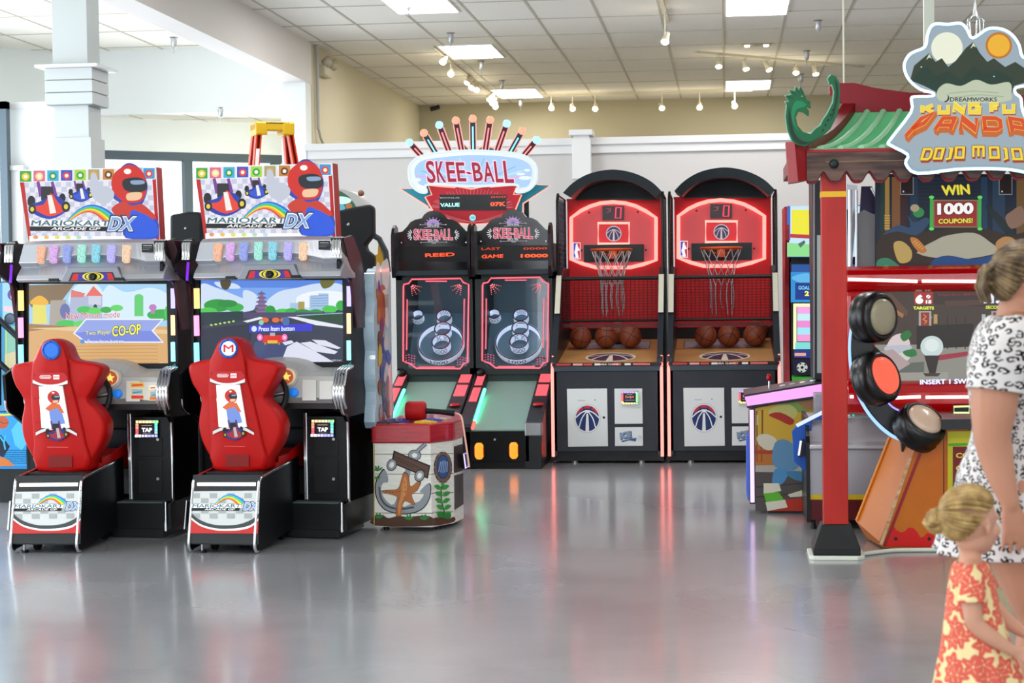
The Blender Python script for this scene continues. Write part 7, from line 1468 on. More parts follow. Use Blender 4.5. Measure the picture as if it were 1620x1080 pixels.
# plain stand-in shapes for the printed figure: a knotted cloth bundle of the same colours
ar.poly(cr([(1216, 640+10), (1228, 642), (1250, 640), (1262, 652), (1252, 664), (1232, 660), (1218, 656)], 3), h_('#b8b468')); ar.poly(cr([(1216, 656), (1234, 652), (1256, 664), (1250, 672), (1232, 664)], 3), h_('#a82820'))
ar.poly(cr([(1198, 690), (1212, 686), (1228, 694), (1226, 708), (1214, 712), (1200, 702)], 3), h_('#cdc6b0')); ar.poly(cr([(1226, 700), (1246, 696), (1262, 716), (1262, 740), (1240, 744), (1222, 732)], 3), h_('#5a88ac')); ar.poly(cr([(1226, 742), (1244, 742), (1246, 752), (1236, 766), (1222, 766)], 3), h_('#4a88b8')); ar.poly(cr([(1244, 745), (1284, 748), (1284, 762), (1256, 758)], 3), h_('#3f789e'))
ar.poly([(1208, 764), (1232, 764), (1236, 776), (1208, 782)], h_('#d8d0bc')); ar.poly([(1208, 780), (1232, 778), (1240, 790), (1212, 794)], h_('#5ab02c')); ar.poly([(1211, 794), (1242, 790), (1246, 802), (1214, 808)], h_('#d8d2c0')); ar.poly([(1246, 782), (1284, 770), (1284, 784), (1250, 786)], h_('#d4ccb8'))
ar.build('printed_graphic', body)
pf2 = Pl(TS, (0, -0.01, 0)); tubepx(p, [(1189, 648), (1190.5, 794)], 0.013, E('#eec8ff', 1.5), 'pink_light_edge', TS, k=0.005)
slab(Pl(TS, (0, 0.10, 0)), [(1181, 690), (1188, 690), (1188, 794), (1183, 790), (1181, 780)], 0.35, H('#3a58b8', 0.3, e=0.5), 'blue_front', TS)
cp = slab(p, [(1177, 624), (1310, 602), (1420, 592), (1420, 614), (1305, 628), (1182, 645)], 0.62, H('#2a2432', 0.35), 'control_panel', TS, k0=0.03, bev=0.005)
ar = Art(p, k0=0.032); ar.poly([(1178, 627), (1304, 606), (1400, 596), (1400, 612), (1304, 623.5), (1182, 641.5)], E('#f4a8f4', 1.15)); ar.build('lit_panel', cp)
q_ = Pl(TS, (0, 0.25, 0)); a_ = q_.q(1217, 615); MB().tube([a_, a_+V((0, 0, 0.055))], 0.007, CHROME, 8).build('stick', cp); MB().sph(a_+V((0, 0, 0.075)), 0.020, H('#b80c18', 0.25), 18, (0.9, 0.9, 1.25)).build('joystick_knob', cp)
for i in range(4): b2_ = q_.q(1238+i*16, 611.5-i*2.6); MB().lathe([(0.02, 0), (0.018, 0.012), (0.001, 0.014)], b2_, (-0.16, 0, 1), H(['#c8c0c8', '#b0a8b8', '#e8e8c8', '#d0e8e8'][i], 0.3, e=0.2), 16).build('button', cp)
bd_ = slab(Pl(TS, (0, 0.08, 0)), [(1285, 285), (1301, 285), (1303, 600), (1288, 600)], 0.5, H('#2b2f34', 0.4), 'monitor_board', TS)
ar = Art(Pl(TS, (0, 0.08, 0)), k0=0.002); ar.rect(1292.5, 372, 1301, 590, H('#bcc6c0', 0.4)); ar.rect(1286.3, 287, 1289, 598, H('#9a9a9e', 0.4)); ar.build('white_stripe', bd_)
# silver and blue cabinet
CY = 10.95; TC_ = thing('coin_pusher_cabinet', 'low silver cabinet with blue fin and yellow and dark red stripes behind the red post', 'arcade machine', (W(1276, 800, CY).x, CY, 0), 0.0)
p = Pl(TC_, (0, 0, 0)); SL_ = H('#9c9ca2', 0.35, 0.25)
x0, x1 = p.h(1276, 800)[0], p.h(1430, 800)[0]; zz_ = lambda y: p.h(1300, y)[1]
MB().box(x0+0.02, x1, 0.0, 0.62, zz_(822), zz_(790), H('#52080e', 0.4)).build('base_stripe', TC_); MB().box(x0+0.02, x1, -0.002, 0.62, zz_(790), zz_(782), H('#c8a818', 0.4)).build('yellow_stripe', TC_)
MB().box(x0+0.02, x1, 0.0, 0.62, zz_(782), zz_(712), SL_).build('silver_front', TC_); MB().prism([(0.0, zz_(712)), (-0.03, zz_(709)), (-0.03, zz_(704)), (0.05, zz_(700)), (0.16, zz_(664)), (0.62, zz_(664)), (0.62, zz_(712))], 'x', x0+0.02, x1, H('#b4b4b8', 0.35, 0.2)).build('sloping_front', TC_, bev=0.004)
MB().prism([(-0.01, zz_(826)), (-0.01, zz_(700)), (0.02, zz_(690)), (0.16, zz_(662)), (0.64, zz_(662)), (0.64, zz_(826))], 'x', x0, x0+0.022, BLACK).build('side_panel', TC_)
sfn = slab(Pl(TC_, (0, 0.10, 0)), [(1253, 682), (1262, 672), (1303, 652), (1340, 640), (1340, 664), (1284, 664), (1284, 742), (1272, 744), (1256, 730)], 0.05, H('#1450a8', 0.35), 'blue_fin', TC_, bev=0.004)
tubepx(Pl(TC_, (0, 0.10, 0)), [(1260, 673), (1303, 651), (1340, 638)], 0.011, E('#c8d8ff', 1.3), 'fin_light', sfn, k=0.01)
rd_ = slab(Pl(TC_, (0, 0.06, 0)), [(1263, 722), (1267, 698), (1272, 694), (1273, 720), (1268, 723)], 0.03, DARK, 'card_reader', TC_); tubepx(Pl(TC_, (0, 0.06, 0)), [(1263.5, 720), (1267, 697)], 0.006, E('#e0e0ff', 1.6), 'light_frame', rd_, k=0.005)
for a in (1287, 1340): q_ = p.h(a, 824); MB().cyl((q_[0], 0.05, 0), (q_[0], 0.05, zz_(821)), 0.022, DARK, 0.012).build('levelling_foot', TC_)
MB().cyl((x1-0.1, 0.5, 0), (x1-0.1, 0.5, zz_(821)), 0.022, DARK).build('levelling_foot', TC_)
# glazed upper housing with green light and grey curved sheet
ph2 = Pl(TC_, (0, 0.30, 0)); gz = lambda y: ph2.h(1360, y)[1]; gx = lambda x: ph2.h(x, 600)[0]
MB().box(gx(1341), gx(1351), 0.30, 0.33, gz(664), gz(622), E('#48e8a8', 1.0)).build('green_light', TC_); MB().box(gx(1347), gx(1351.5), 0.22, 0.24, gz(705), gz(668), E('#48e8b0', 1.3)).build('green_light', TC_)
MB().box(gx(1290), gx(1345), 0.32, 0.6, gz(664), gz(624), SL_).build('upper_housing', TC_); MB().box(gx(1352), gx(1420), 0.31, 0.6, gz(690), gz(624), H('#a8a8ae', 0.4)).build('upper_housing', TC_)
mb = MB(); mb.tube([ph2.q(1345, 664, 0), ph2.q(1345, 300, 0)], 0.014, H('#d4d8de', 0.3, 0.5), 8); mb.tube([ph2.q(1356, 664, -0.05), ph2.q(1356, 300, -0.05)], 0.008, H('#e8ecf4', 0.3, 0.4), 8); mb.build('chrome_upright', TC_)
for pts, hh, kk, nm in (([(1341, 290), (1358, 292), (1356, 340), (1350, 420), (1341, 425)], '#dfe4ec', -0.1, 'white_reflection_panel'), ([(1341, 330), (1350, 335), (1350, 395), (1343, 400)], '#1e2624', -0.08, 'dark_inner_panel'), ([(1365, 293), (1382, 293), (1392, 320), (1394, 345), (1362, 345)], '#2a2044', -0.12, 'violet_inner_panel')): slab(ph2, pts, 0.02, H(hh, 0.35), nm, TC_, k0=kk)  # the white slab stands in for bright window reflections in the housing
gsh = slab(ph2, cr([(1357, 338), (1380, 337), (1392, 345), (1398, 370), (1396, 400), (1388, 432), (1370, 440), (1356, 436)], 2), 0.012, H('#8f8f90', 0.45), 'grey_curved_sheet', TC_, k0=-0.05)
tubepx(ph2, cr([(1379, 296), (1390, 318), (1397, 345), (1399, 372), (1396, 402), (1388, 430)], 4, False), 0.006, H('#f2f4f6', 0.35), 'white_edge', gsh, k=-0.045)
# soccer game cabinet further back
GY = 13.9; TG = thing('arcade_cabinet', 'tall cabinet with yellow lit marquee and football panel, beside the right basketball machine', 'arcade machine', (W(1245, 700, GY).x, GY, 0), 0.0)
p = Pl(TG, (0, 0, 0)); wR = p.h(1370, 500)[0]
cb = MB(); cb.box(p.h(1252, 500)[0], wR, 0.05, 0.7, 0, p.h(1260, 328)[1], H('#14161c', 0.4)); cb.build('cabinet', TG)
prof = [(0.0, 0.0), (0.0, p.h(1245, 620)[1]), (0.12, p.h(1245, 560)[1]), (0.10, p.h(1245, 450)[1]), (-0.05, p.h(1245, 380)[1]), (-0.02, p.h(1245, 340)[1]), (0.08, p.h(1245, 326)[1]), (0.7, p.h(1245, 326)[1]), (0.7, 0)]
a_ = p.h(1243, 500)[0]; MB().prism(cr(prof[1:6], 3, False)+prof[6:]+prof[:1], 'x', a_, a_+0.03, H('#8c1a24', 0.35)).build('side_panel', TG); MB().prism(cr(prof[1:6], 3, False)+prof[6:]+prof[:1], 'x', wR-0.03, wR, H('#8c1a24', 0.35)).build('side_panel', TG)
mq = slab(p, [(1245, 336), (1250, 330), (1370, 324), (1370, 407), (1245, 407)], 0.08, H('#2038a0', 0.4), 'marquee', TG, k0=0.04)
ar = Art(p, k0=0.042, clip=(1245, 326, 1366, 406)); ar.rect(1245, 326, 1366, 406, E('#c8e8f8', 1.0)); ar.rect(1252, 332, 1330, 372, E('#f0e838', 1.0)); ar.poly([(1250, 370), (1330, 374), (1330, 380), (1250, 376)], E('#c83848', 0.9)); ar.rect(1245, 326, 1250, 380, E('#3a70d0', 0.9)); ar.poly([(1245, 384), (1330, 390), (1330, 406), (1245, 406)], E('#90e090', 1.0)); ar.poly([(1262, 386), (1272, 380), (1274, 384), (1266, 392)], E('#5a7a68', 0.8)); ar.build('lit_print', mq)
sc_ = slab(p, [(1250, 415), (1370, 415), (1370, 577), (1256, 577)], 0.05, BLACK, 'screen', TG, k0=0.0)
ar = Art(p, k0=0.002, clip=(1250, 416, 1362, 574)); ar.rect(1252, 418, 1360, 430, E('#2858a8', 0.9)); ar.rect(1251, 430, 1360, 478, E('#2a90d8', 1.0)); ar.blob([(1252, 440), (1275, 432), (1300, 440), (1280, 450)], E('#60b8e8', 1.0)); ar.rect(1258, 447, 1360, 474, E('#143a90', 0.9)); ar.text('GOALS', (1263, 458), (1284, 458), (1263, 452), E('#70c8f0', 1.2), 0.03); ar.text('2', (1273, 468), (1280, 468), (1273, 460), E('#f0e860', 1.3), 0.05)
for i in range(5): ar.rect(1261, 485+i*11, 1360, 496+i*11, E(['#f8a8e8', '#c8f0f8', '#f090d8', '#a8e8f8', '#f4a0d8'][i], 1.0))
ar.rect(1255, 480, 1360, 485, E('#fff0b0', 1.3)); ar.rect(1255, 480, 1260, 552, E('#fff0b0', 1.3)); ar.rect(1258, 541, 1360, 552, E('#80e0d8', 1.0)); ar.rect(1256, 552, 1360, 566, E('#283a90', 0.8)); ar.rect(1257, 558, 1275, 563, E('#e8a898', 1.0)); ar.build('picture', sc_)
ar = Art(p, k0=0.004); pn = slab(p, [(1254, 568), (1370, 568), (1370, 593), (1256, 593)], 0.03, H('#2a1840', 0.4), 'football_panel', TG, k0=0.003); ar.ell(1269, 581, 8.5, 8, H('#ececec', 0.4)); ar.ell(1269, 581, 2.6, 2.5, BLACK, 5)
for k in range(5): ar.ell(1269+6.8*math.cos(k*1.257+.5), 581+6.4*math.sin(k*1.257+.5), 1.7, 1.6, BLACK, 5)
ar.rect(1284, 572, 1289, 590, H('#e8e8f0', 0.4, e=0.3)); ar.build('football', pn)
MB().prism([(-0.28, p.h(1262, 600)[1]-0.1), (-0.28, p.h(1262, 600)[1]-0.03), (0.05, p.h(1262, 594)[1]), (0.05, 0.4)], 'x', p.h(1253, 600)[0], wR, H('#3a9a2c', 0.4)).build('green_shelf', TG)
# ================================================================ CEILING FITTINGS
IV = H('#d8d2bc', 0.5); LAMP = E('#fff2c8', 14.0)
def spot_head(T, p, aim, glow=True):
    """a track spotlight: stem, can and bright face; p is the face centre in the thing's space"""
    aim = V(aim).normalized(); top = V((p.x, p.y, 0))
    h = MB(); h.tube([top, V((p.x, p.y, p.z+0.07))], 0.008, IV, 6)
    h.lathe([(0.018, -0.13), (0.030, -0.12), (0.034, -0.05), (0.046, 0.0), (0.044, 0.004), (0.001, 0.0)], p, aim, IV, 16); ho = h.build('spot_head', T)
    MB().lathe([(0.040, 0.0), (0.036, 0.010), (0.001, 0.014)], p+aim*0.002, aim, LAMP, 14).build('lamp_face', ho)
def lamp_light(T, p, power, col=(1, 0.86, 0.6)):
    l = bpy.data.lights.new('spot_glow', 'POINT'); l.energy = power*0.35; l.color = col; l.shadow_soft_size = 0.05
    o = bpy.data.objects.new('spot_glow', l); COL.objects.link(o); o.parent = T; o.location = p+V((0, 0, -0.10))
def track(name, lab_, a, b, heads, aim, power):
    T = thing(name, lab_, 'spotlight track', (a[0], a[1], HC), 0.0, 'spotlight tracks'); d = V((b[0]-a[0], b[1]-a[1], 0))
    mb = MB(); n_ = V((-d.y, d.x, 0)).normalized()*0.018
    mb.loft([[q+n_, q-n_, q-n_+V((0, 0, -0.03)), q+n_+V((0, 0, -0.03))] for q in (V((0, 0, 0)), d)], IV, sm=False); mb.build('track_rail', T)
    for i, (px_, py_) in enumerate(heads):
        # heads hang below the rail: take the depth on the rail that this sight line passes
        r = ray(px_, py_); best = min(((abs((r*((a[1]+d.y*t)/r.y)).x-(a[0]+d.x*t)), t) for t in [k/200 for k in range(-10, 211)]))
        t = best[1]; w = CAM+r*((a[1]+d.y*t)/r.y); p = V((a[0]+d.x*t-a[0], d.y*t, min(-0.10, w.z-HC)))
        spot_head(T, p, aim[i % len(aim)])
        if power: lamp_light(T, p+V(aim[i % len(aim)]).normalized()*0.09, power)
    return T
track('spotlight_track', 'long track of small spotlights running to the back wall beside the left light panels', (-3.38, 20.9), (-3.38, 26.5), [(700, 97), (713, 117), (739, 131), (746, 138.5), (754, 142), (774, 158), (779, 164), (784, 169)], [(-0.3, -0.9, -0.9), (0.1, -1, -0.8), (-0.5, -0.6, -1)], 5)
yb_ = 26.6; track('spotlight_track', 'track of spotlights along the back wall above the neon crown sign', (W(768, 150, yb_).x, yb_), (W(1190, 150, yb_).x, yb_), [(872, 171), (905, 172), (942, 172), (1048, 171), (1106, 170), (1163, 168)], [(0, -1, -0.6), (0.2, -1, -0.7)], 9)
a_, b_ = G(1100, 80, HC), G(1366, 104, HC)
track('spotlight_track', 'slanting track of five spotlights left of the green roof', (a_.x, a_.y), (b_.x, b_.y), [(1137, 105), (1180.5, 109), (1217, 110), (1259, 115), (1290, 117)], [(0, -0.6, -1), (0.2, -0.4, -1), (0.5, -0.4, -1)], 6)
a_, b_ = G(1044, -12, HC), G(1057, 33, HC)
T = track('spotlight_track', 'short track with a single bright spotlight in the middle of the ceiling', (a_.x, a_.y), (b_.x, b_.y), [(1052, 66)], [(-0.2, -0.7, -0.9)], 8)
# pendent sprinklers / silver fittings
for px_, py_, z_, lab_ in ((713, 52, HC, 'silver ceiling fitting in front of the light panel beside the track'), (761, 96, HC, 'silver ceiling fitting between the two left light panels'), (794, 127, HC, 'silver ceiling fitting in front of the far left light panel'), (823, 156, HC, 'silver ceiling fitting just before the back wall'), (1294, 32, HC, 'silver ceiling fitting at the upper right, above the slanting track'), (1276, 80, HC, 'silver ceiling fitting over the right part of the slanting track'), (1267, 117, HC, 'small silver ceiling fitting under the slanting track'),
                           (275, 59, HC, 'small ceiling fitting in the bright left bay, nearer one'), (349, 170, 3.55, 'small ceiling fitting in the bright left bay, farther one'), (646, -4, HC, 'silver ceiling fitting on the light panel at the top edge')):
    w = G(px_, py_, z_); STL = H('#c4c6c8', 0.35, 0.6); T = thing('ceiling_fitting', lab_, 'ceiling fitting', (w.x, w.y, z_), 0.0, 'silver ceiling fittings')
    MB().lathe([(0.05, 0.0), (0.045, 0.008), (0.03, 0.014)], (0, 0, 0), (0, 0, -1), STEEL, 18).build('escutcheon', T)
    MB().lathe([(0.032, 0.012), (0.034, 0.05), (0.030, 0.10), (0.016, 0.115), (0.006, 0.12), (0.006, 0.18), (0.001, 0.18)], (0, 0, 0), (0, 0, -1), STL, 18).build('body', T)
# recessed twin lights, camera, wall vent, pipes
w0, w1 = G(1174, 70, HC), G(1220, 70, HC); T = thing('recessed_twin_light', 'thin recessed ceiling slot with two small lights below the upper right panel', 'ceiling light', (w0.x, w0.y, HC), 0.0)
MB().box(0, w1.x-w0.x, -0.06, 0.14, -0.012, 0, H('#8a8678', 0.5)).build('slot_frame', T)
for x_ in (0.06, w1.x-w0.x-0.06): MB().lathe([(0.035, 0), (0.03, 0.02), (0.001, 0.025)], (x_, 0.03, -0.01), (0, 0, -1), E('#fff0c8', 6), 14).build('lamp_face', T)
w = W(690, 172, 27.65); T = thing('security_camera', 'small dark camera high on the back wall, left of the neon crown sign', 'camera', (w.x, 27.7, w.z)); MB().tube([(0, 0, 0.06), (0, -0.1, 0.05)], 0.02, WHITE, 8).build('bracket', T); MB().tube([(0.06, -0.14, 0.02), (-0.06, -0.20, -0.02)], 0.035, H('#1a1a1c', 0.4), 12).build('camera_body', T)
pw_ = Pl(None, (-4.70, 0, 0), (0, 1, 0), (0, 0, 1)); q = pw_.h(508, 114)
T = thing('wall_light', 'small pale twin-headed lamp box high on the left wall', 'wall light', (-4.70, q[0], q[1])); MB().box(0, 0.10, -0.22, 0.22, -0.06, 0.06, H('#c8c0a8', 0.5)).build('housing', T, bev=0.02)
for s in (-1, 1): MB().lathe([(0.03, -0.08), (0.07, 0), (0.001, 0.0)], (0.12, s*0.16, 0.10), (0.7, -0.5, -0.1), H('#b8b29c', 0.4), 14).build('lamp_head', T)
q0 = pw_.h(488.5, 62); q1 = pw_.h(488, 226)
T = MB().tube([(-4.665, 20.5, HC), (-4.665, 20.5, 3.32)], 0.02, H('#b8b6b0', 0.5), 8).build('conduit_pipe'); tag(T, 'thin vertical pipe on the corner of the left wall', 'pipe')
T = MB().tube(cr([(-4.66, 20.5, 3.32), (-4.65, 20.6, 3.2), (-4.66, 21.0, 3.17), (-4.66, 23, 3.16), (-4.66, 27.6, 3.16)], 5, False), 0.014, H('#a8a69e', 0.5), 8).build('conduit_pipe'); tag(T, 'thin pipe curving down and running along the left wall above the partition', 'pipe')
# white pole and hanging rod over the punching game
a_ = W(1462, 20, 10.9); b_ = W(1478, 20, 10.9); struct(MB().box(a_.x, b_.x, 10.9, 10.96, 2.52, HC, H('#d8d8cc', 0.5)).build('trim_8'))
rd = MB().tube([(W(1335, 100, 10.95).x, 10.95, 2.60), (W(1335, 100, 10.95).x, 10.95, HC)], 0.006, H('#e0dcc8', 0.5), 8).build('hanging_rod'); tag(rd, 'thin rod hanging from the ceiling to the left end of the red roof ridge', 'rod')
mb = MB(); c_ = W(1543, 30, 11.2)
for k in range(5): mb.tube(cr([(c_.x+0.03*math.cos(k*1.3), 11.2+0.03*math.sin(k*1.3), 2.75), (c_.x+0.05*math.cos(k*1.3+1), 11.2, c_.z-0.02), (c_.x, 11.2, c_.z+0.12), (c_.x+0.1*(k % 2), 11.2, HC)], 4, False), 0.006, CHROME, 6)
tag(mb.build('hanging_cables'), 'bundle of shiny cables hanging from the ceiling behind the punching game sign', 'cable')
# ================================================================ PEOPLE
def skin_mat(name, c):
    m, nt, b = nodemat(name); b.inputs['Base Color'].default_value = lin(c); b.inputs['Roughness'].default_value = 0.5; b.inputs['Subsurface Weight'].default_value = 0.12; b.inputs['Subsurface Radius'].default_value = (0.02, 0.008, 0.005); b.inputs['Subsurface Scale'].default_value = 0.3
    b.inputs['Specular IOR Level'].default_value = 0.3; return m
SKIN = skin_mat('woman_skin', '#c08a70'); CSKIN = skin_mat('child_skin', '#cf9a80')
def cloth_print(name, base, ink, scale, mode):
    m, nt, b = nodemat(name); L = nt.links.new; N = nt.nodes.new
    tc = N('ShaderNodeTexCoord'); sp = N('ShaderNodeSeparateXYZ'); L(tc.outputs['Object'], sp.inputs[0])
    def mth(op, a, bb=None):
        n = N('ShaderNodeMath'); n.operation = op
        for i, v in enumerate((a, bb)):
            if v is None: continue
            if isinstance(v, (int, float)): n.inputs[i].default_value = v
            else: L(v, n.inputs[i])
        return n.outputs[0]
    # the cloth runs round the body: walk along x and y together
    u = mth('MULTIPLY', mth('ARCTAN2', sp.outputs[0], mth('MULTIPLY', sp.outputs[1], -1.0)), 0.21 if mode == 'leopard' else 0.10); cb = N('ShaderNodeCombineXYZ'); L(mth('MULTIPLY', u, scale), cb.inputs[0]); L(mth('MULTIPLY', sp.outputs[2], scale), cb.inputs[1])
    nz = N('ShaderNodeTexNoise'); nz.inputs['Scale'].default_value = 1.6; nz.inputs['Detail'].default_value = 2; L(cb.outputs[0], nz.inputs['Vector'])
    ad = N('ShaderNodeVectorMath'); ad.operation = 'MULTIPLY_ADD'; L(nz.outputs['Color'], ad.inputs[0]); ad.inputs[1].default_value = (0.3, 0.3, 0); L(cb.outputs[0], ad.inputs[2])
    vo = N('ShaderNodeTexVoronoi'); vo.voronoi_dimensions = '2D'; vo.inputs['Scale'].default_value = 1.0; vo.inputs['Randomness'].default_value = 0.85; L(ad.outputs[0], vo.inputs['Vector'])
    df = N('ShaderNodeVectorMath'); df.operation = 'SUBTRACT'; L(ad.outputs[0], df.inputs[0]); L(vo.outputs['Position'], df.inputs[1])
    s2 = N('ShaderNodeSeparateXYZ'); L(df.outputs[0], s2.inputs[0]); ang = mth('ARCTAN2', s2.outputs[1], s2.outputs[0]); sc2 = N('ShaderNodeSeparateColor'); L(vo.outputs['Color'], sc2.inputs[0])
    d = vo.outputs['Distance']
    if mode == 'leopard':
        ph = mth('MULTIPLY', sc2.outputs[0], 6.28); gap = mth('COSINE', mth('ADD', ang, ph)); n3 = N('ShaderNodeTexNoise'); n3.inputs['Scale'].default_value = 5; L(cb.outputs[0], n3.inputs['Vector'])
        ri = mth('ADD', 0.08, mth('MULTIPLY', n3.outputs['Fac'], 0.16)); ro = mth('ADD', 0.28, mth('MULTIPLY', n3.outputs['Fac'], 0.22))
        ring = mth('MULTIPLY', mth('GREATER_THAN', d, ri), mth('LESS_THAN', d, ro)); msk = mth('MULTIPLY', ring, mth('LESS_THAN', gap, 0.90))
    else:
        lob = mth('ADD', 0.52, mth('MULTIPLY', mth('COSINE', mth('ADD', mth('MULTIPLY', ang, 5.0), mth('MULTIPLY', sc2.outputs[0], 6.28))), 0.13)); pet = mth('LESS_THAN', d, lob)
        vein = mth('LESS_THAN', mth('COSINE', mth('ADD', mth('MULTIPLY', ang, 5.0), mth('MULTIPLY', sc2.outputs[0], 6.28))), 0.975); ctr = mth('GREATER_THAN', d, 0.05)
        msk = mth('MULTIPLY', pet, mth('MULTIPLY', mth('MAXIMUM', vein, mth('GREATER_THAN', d, 0.36)), ctr))
    mx = N('ShaderNodeMixRGB'); mx.inputs[1].default_value = lin(base); mx.inputs[2].default_value = lin(ink); L(msk, mx.inputs[0]); L(mx.outputs[0], b.inputs['Base Color']); b.inputs['Roughness'].default_value = 0.8; b.inputs['Specular IOR Level'].default_value = 0.15
    return m
LEO = cloth_print('leopard_print_jersey', '#dcd7d5', '#0c0c10', 47, 'leopard'); FLO = cloth_print('coral_flower_print', '#ecd9a0', '#dc6455', 19, 'flower')
def hair_mat(name, c1, c2): return noise_mat(name, c1, c2, 30, 0.45, (1, 1, 1), lo=0.35, hi=0.7)
def tb(mb, pts, rs, m, n=14): mb.tube(cr([tuple(p) for p in pts], 4, False), [x[0] for x in cr([(r,) for r in rs], 4, False)], m, n); mb.sph(pts[0], rs[0], m, n); mb.sph(pts[-1], rs[-1], m, n)
def fuse(o, vox, it=6):
    r = o.modifiers.new('remesh', 'REMESH'); r.mode = 'VOXEL'; r.voxel_size = vox; r.use_smooth_shade = True
    s = o.modifiers.new('smooth', 'CORRECTIVE_SMOOTH'); s.factor = 0.6; s.iterations = it; s.use_only_smooth = True
def head(mb, c, f, s, m):
    """c centre, f facing yaw, s scale (adult = 1): skull, jaw, nose, ears, lips, brow"""
    R = Mx.Rotation(f, 4, 'Z'); P = lambda x, y, z: c+R @ V((x*s, y*s, z*s))
    def el(p, r, k): mb.sph(P(*p), r*s, m, 20, k, T=R)
    el((-0.012, 0, 0.028), 0.092, (1.02, 0.84, 0.96)); el((0.028, 0, -0.02), 0.066, (1.0, 0.92, 1.15)); el((0.040, 0, -0.072), 0.036, (1.1, 1.0, 0.8)); el((0.0, 0, -0.05), 0.058, (1.0, 0.95, 0.8))
    tb(mb, [P(0.088, 0, 0.012), P(0.100, 0, -0.008), P(0.108, 0, -0.020)], [0.007*s, 0.010*s, 0.012*s], m, 8)
    for sd in (-1, 1):
        el((0.055, sd*0.038, -0.020), 0.026, (1, 1, 1)); el((0.080, sd*0.030, 0.022), 0.013, (0.8, 1.5, 0.7)); tb(mb, [P(-0.008+0.0, sd*0.078, 0.014), P(-0.014, sd*0.088, 0.004), P(-0.010, sd*0.086, -0.016), P(-0.002, sd*0.078, -0.026)], [0.010*s, 0.012*s, 0.009*s, 0.007*s], m, 8)
    el((0.086, 0, -0.048), 0.014, (0.8, 1.6, 0.5)); el((0.084, 0, -0.060), 0.013, (0.8, 1.5, 0.5))
    return P, R
def face_parts(T, P, s, ex, lip):
    for sd in (-1, 1):
        e = MB().sph(P(0.078, sd*0.030, 0.006), 0.0115*s, H('#f0ece8', 0.2), 14).build('eye', T)
        MB().sph(P(0.0875, sd*0.031, 0.006), 0.0055*s, H(ex, 0.15), 12).build('iris', e)
        MB().tube([P(0.088, sd*0.014, 0.024), P(0.089, sd*0.030, 0.030), P(0.080, sd*0.045, 0.025)], 0.003*s, H('#6a5034', 0.7), 6).build('eyebrow', T)
    MB().tube([P(0.088, -0.020, -0.053), P(0.098, -0.007, -0.051), P(0.099, 0.007, -0.051), P(0.088, 0.020, -0.053)], 0.0045*s, H(lip, 0.4), 8).build('lips', T)
def hand(mb, wr, dirn, side, nrm, s, m, curl=0.3, spread=1.0):
    """wr wrist, dirn towards the fingertips, side towards the thumb, nrm out of the back of the hand"""
    d = V(dirn).normalized(); sd = (V(side)-d*V(side).dot(d)).normalized(); nn = V(nrm).normalized()
    for k in (-1.4, -0.5, 0.5, 1.4): tb(mb, [wr+sd*k*0.010*s, wr+d*0.045*s+sd*k*0.015*s, wr+d*0.085*s+sd*k*0.019*s], [0.016*s, 0.015*s, 0.0115*s], m, 10)
    L_ = [0.060, 0.074, 0.080, 0.070]
    for i, k in enumerate((-1.5, -0.5, 0.5, 1.5)):
        b0 = wr+d*0.085*s+sd*k*0.0195*s; ln = L_[i]*s; dd = (d+sd*k*0.09*spread).normalized(); p = [b0]; a = 0
        for q in (0.42, 0.33, 0.25): a += curl; p.append(p[-1]+(dd*math.cos(a)-nn*math.sin(a))*ln*q)
        tb(mb, p, [0.0098*s, 0.0092*s, 0.0084*s, 0.0070*s], m, 10)
    t0 = wr+d*0.020*s+sd*0.022*s; tb(mb, [t0, t0+d*0.030*s+sd*0.018*s-nn*0.008*s, t0+d*0.058*s+sd*0.024*s-nn*0.016*s, t0+d*0.080*s+sd*0.022*s-nn*0.022*s], [0.014*s, 0.0125*s, 0.0105*s, 0.008*s], m, 10)
# ---------------------------------------------------------------- woman
WO = V((0.930, 5.70, 0)); WM = thing('person', 'woman in a black and white leopard print dress at the right edge, arm hanging down', 'person', WO, 0.0)
mb = MB(); m = SKIN
hc = V((-0.005, -0.02, 1.478)); P_h, R_h = head(mb, hc, 0.12, 1.04, m)
tb(mb, [(-0.035, -0.02, 1.44), (-0.05, -0.01, 1.38), (-0.05, 0, 1.30)], [0.055, 0.056, 0.075], m)                      # neck
tb(mb, [(-0.045, -0.13, 1.325), (-0.05, -0.03, 1.345), (-0.05, 0.03, 1.345), (-0.04, 0.13, 1.325)], [0.055, 0.06, 0.06, 0.055], m)
for z, rx in ((1.27, 0.10), (1.18, 0.115), (1.08, 0.11), (0.98, 0.115), (0.88, 0.13), (0.80, 0.13)): mb.sph((-0.02, 0, z), rx, m, 18, (1.0, 1.25, 0.9))
sh = (-0.085, -0.185, 1.315)
tb(mb, [sh, (-0.130, -0.215, 1.22), (-0.142, -0.225, 1.12), (-0.148, -0.225, 1.04), (-0.138, -0.222, 0.98), (-0.120, -0.235, 0.90), (-0.100, -0.250, 0.835)], [0.062, 0.072, 0.069, 0.057, 0.053, 0.041, 0.029], m)
hand(mb, V((-0.099, -0.252, 0.828)), (0.10, -0.04, -1), (1, 0.1, 0), (0.05, -1, 0), 0.92, m, 0.16, 1.3)
tb(mb, [(-0.03, 0.19, 1.315), (-0.0, 0.235, 1.2), (0.02, 0.245, 1.05), (0.08, 0.22, 0.95), (0.15, 0.19, 0.86)], [0.06, 0.064, 0.052, 0.045, 0.028], m); hand(mb, V((0.155, 0.187, 0.85)), (0.55, -0.1, -0.8), (0.8, -0.2, 0.5), (0.3, 0.9, 0.1), 0.92, m, 0.3)
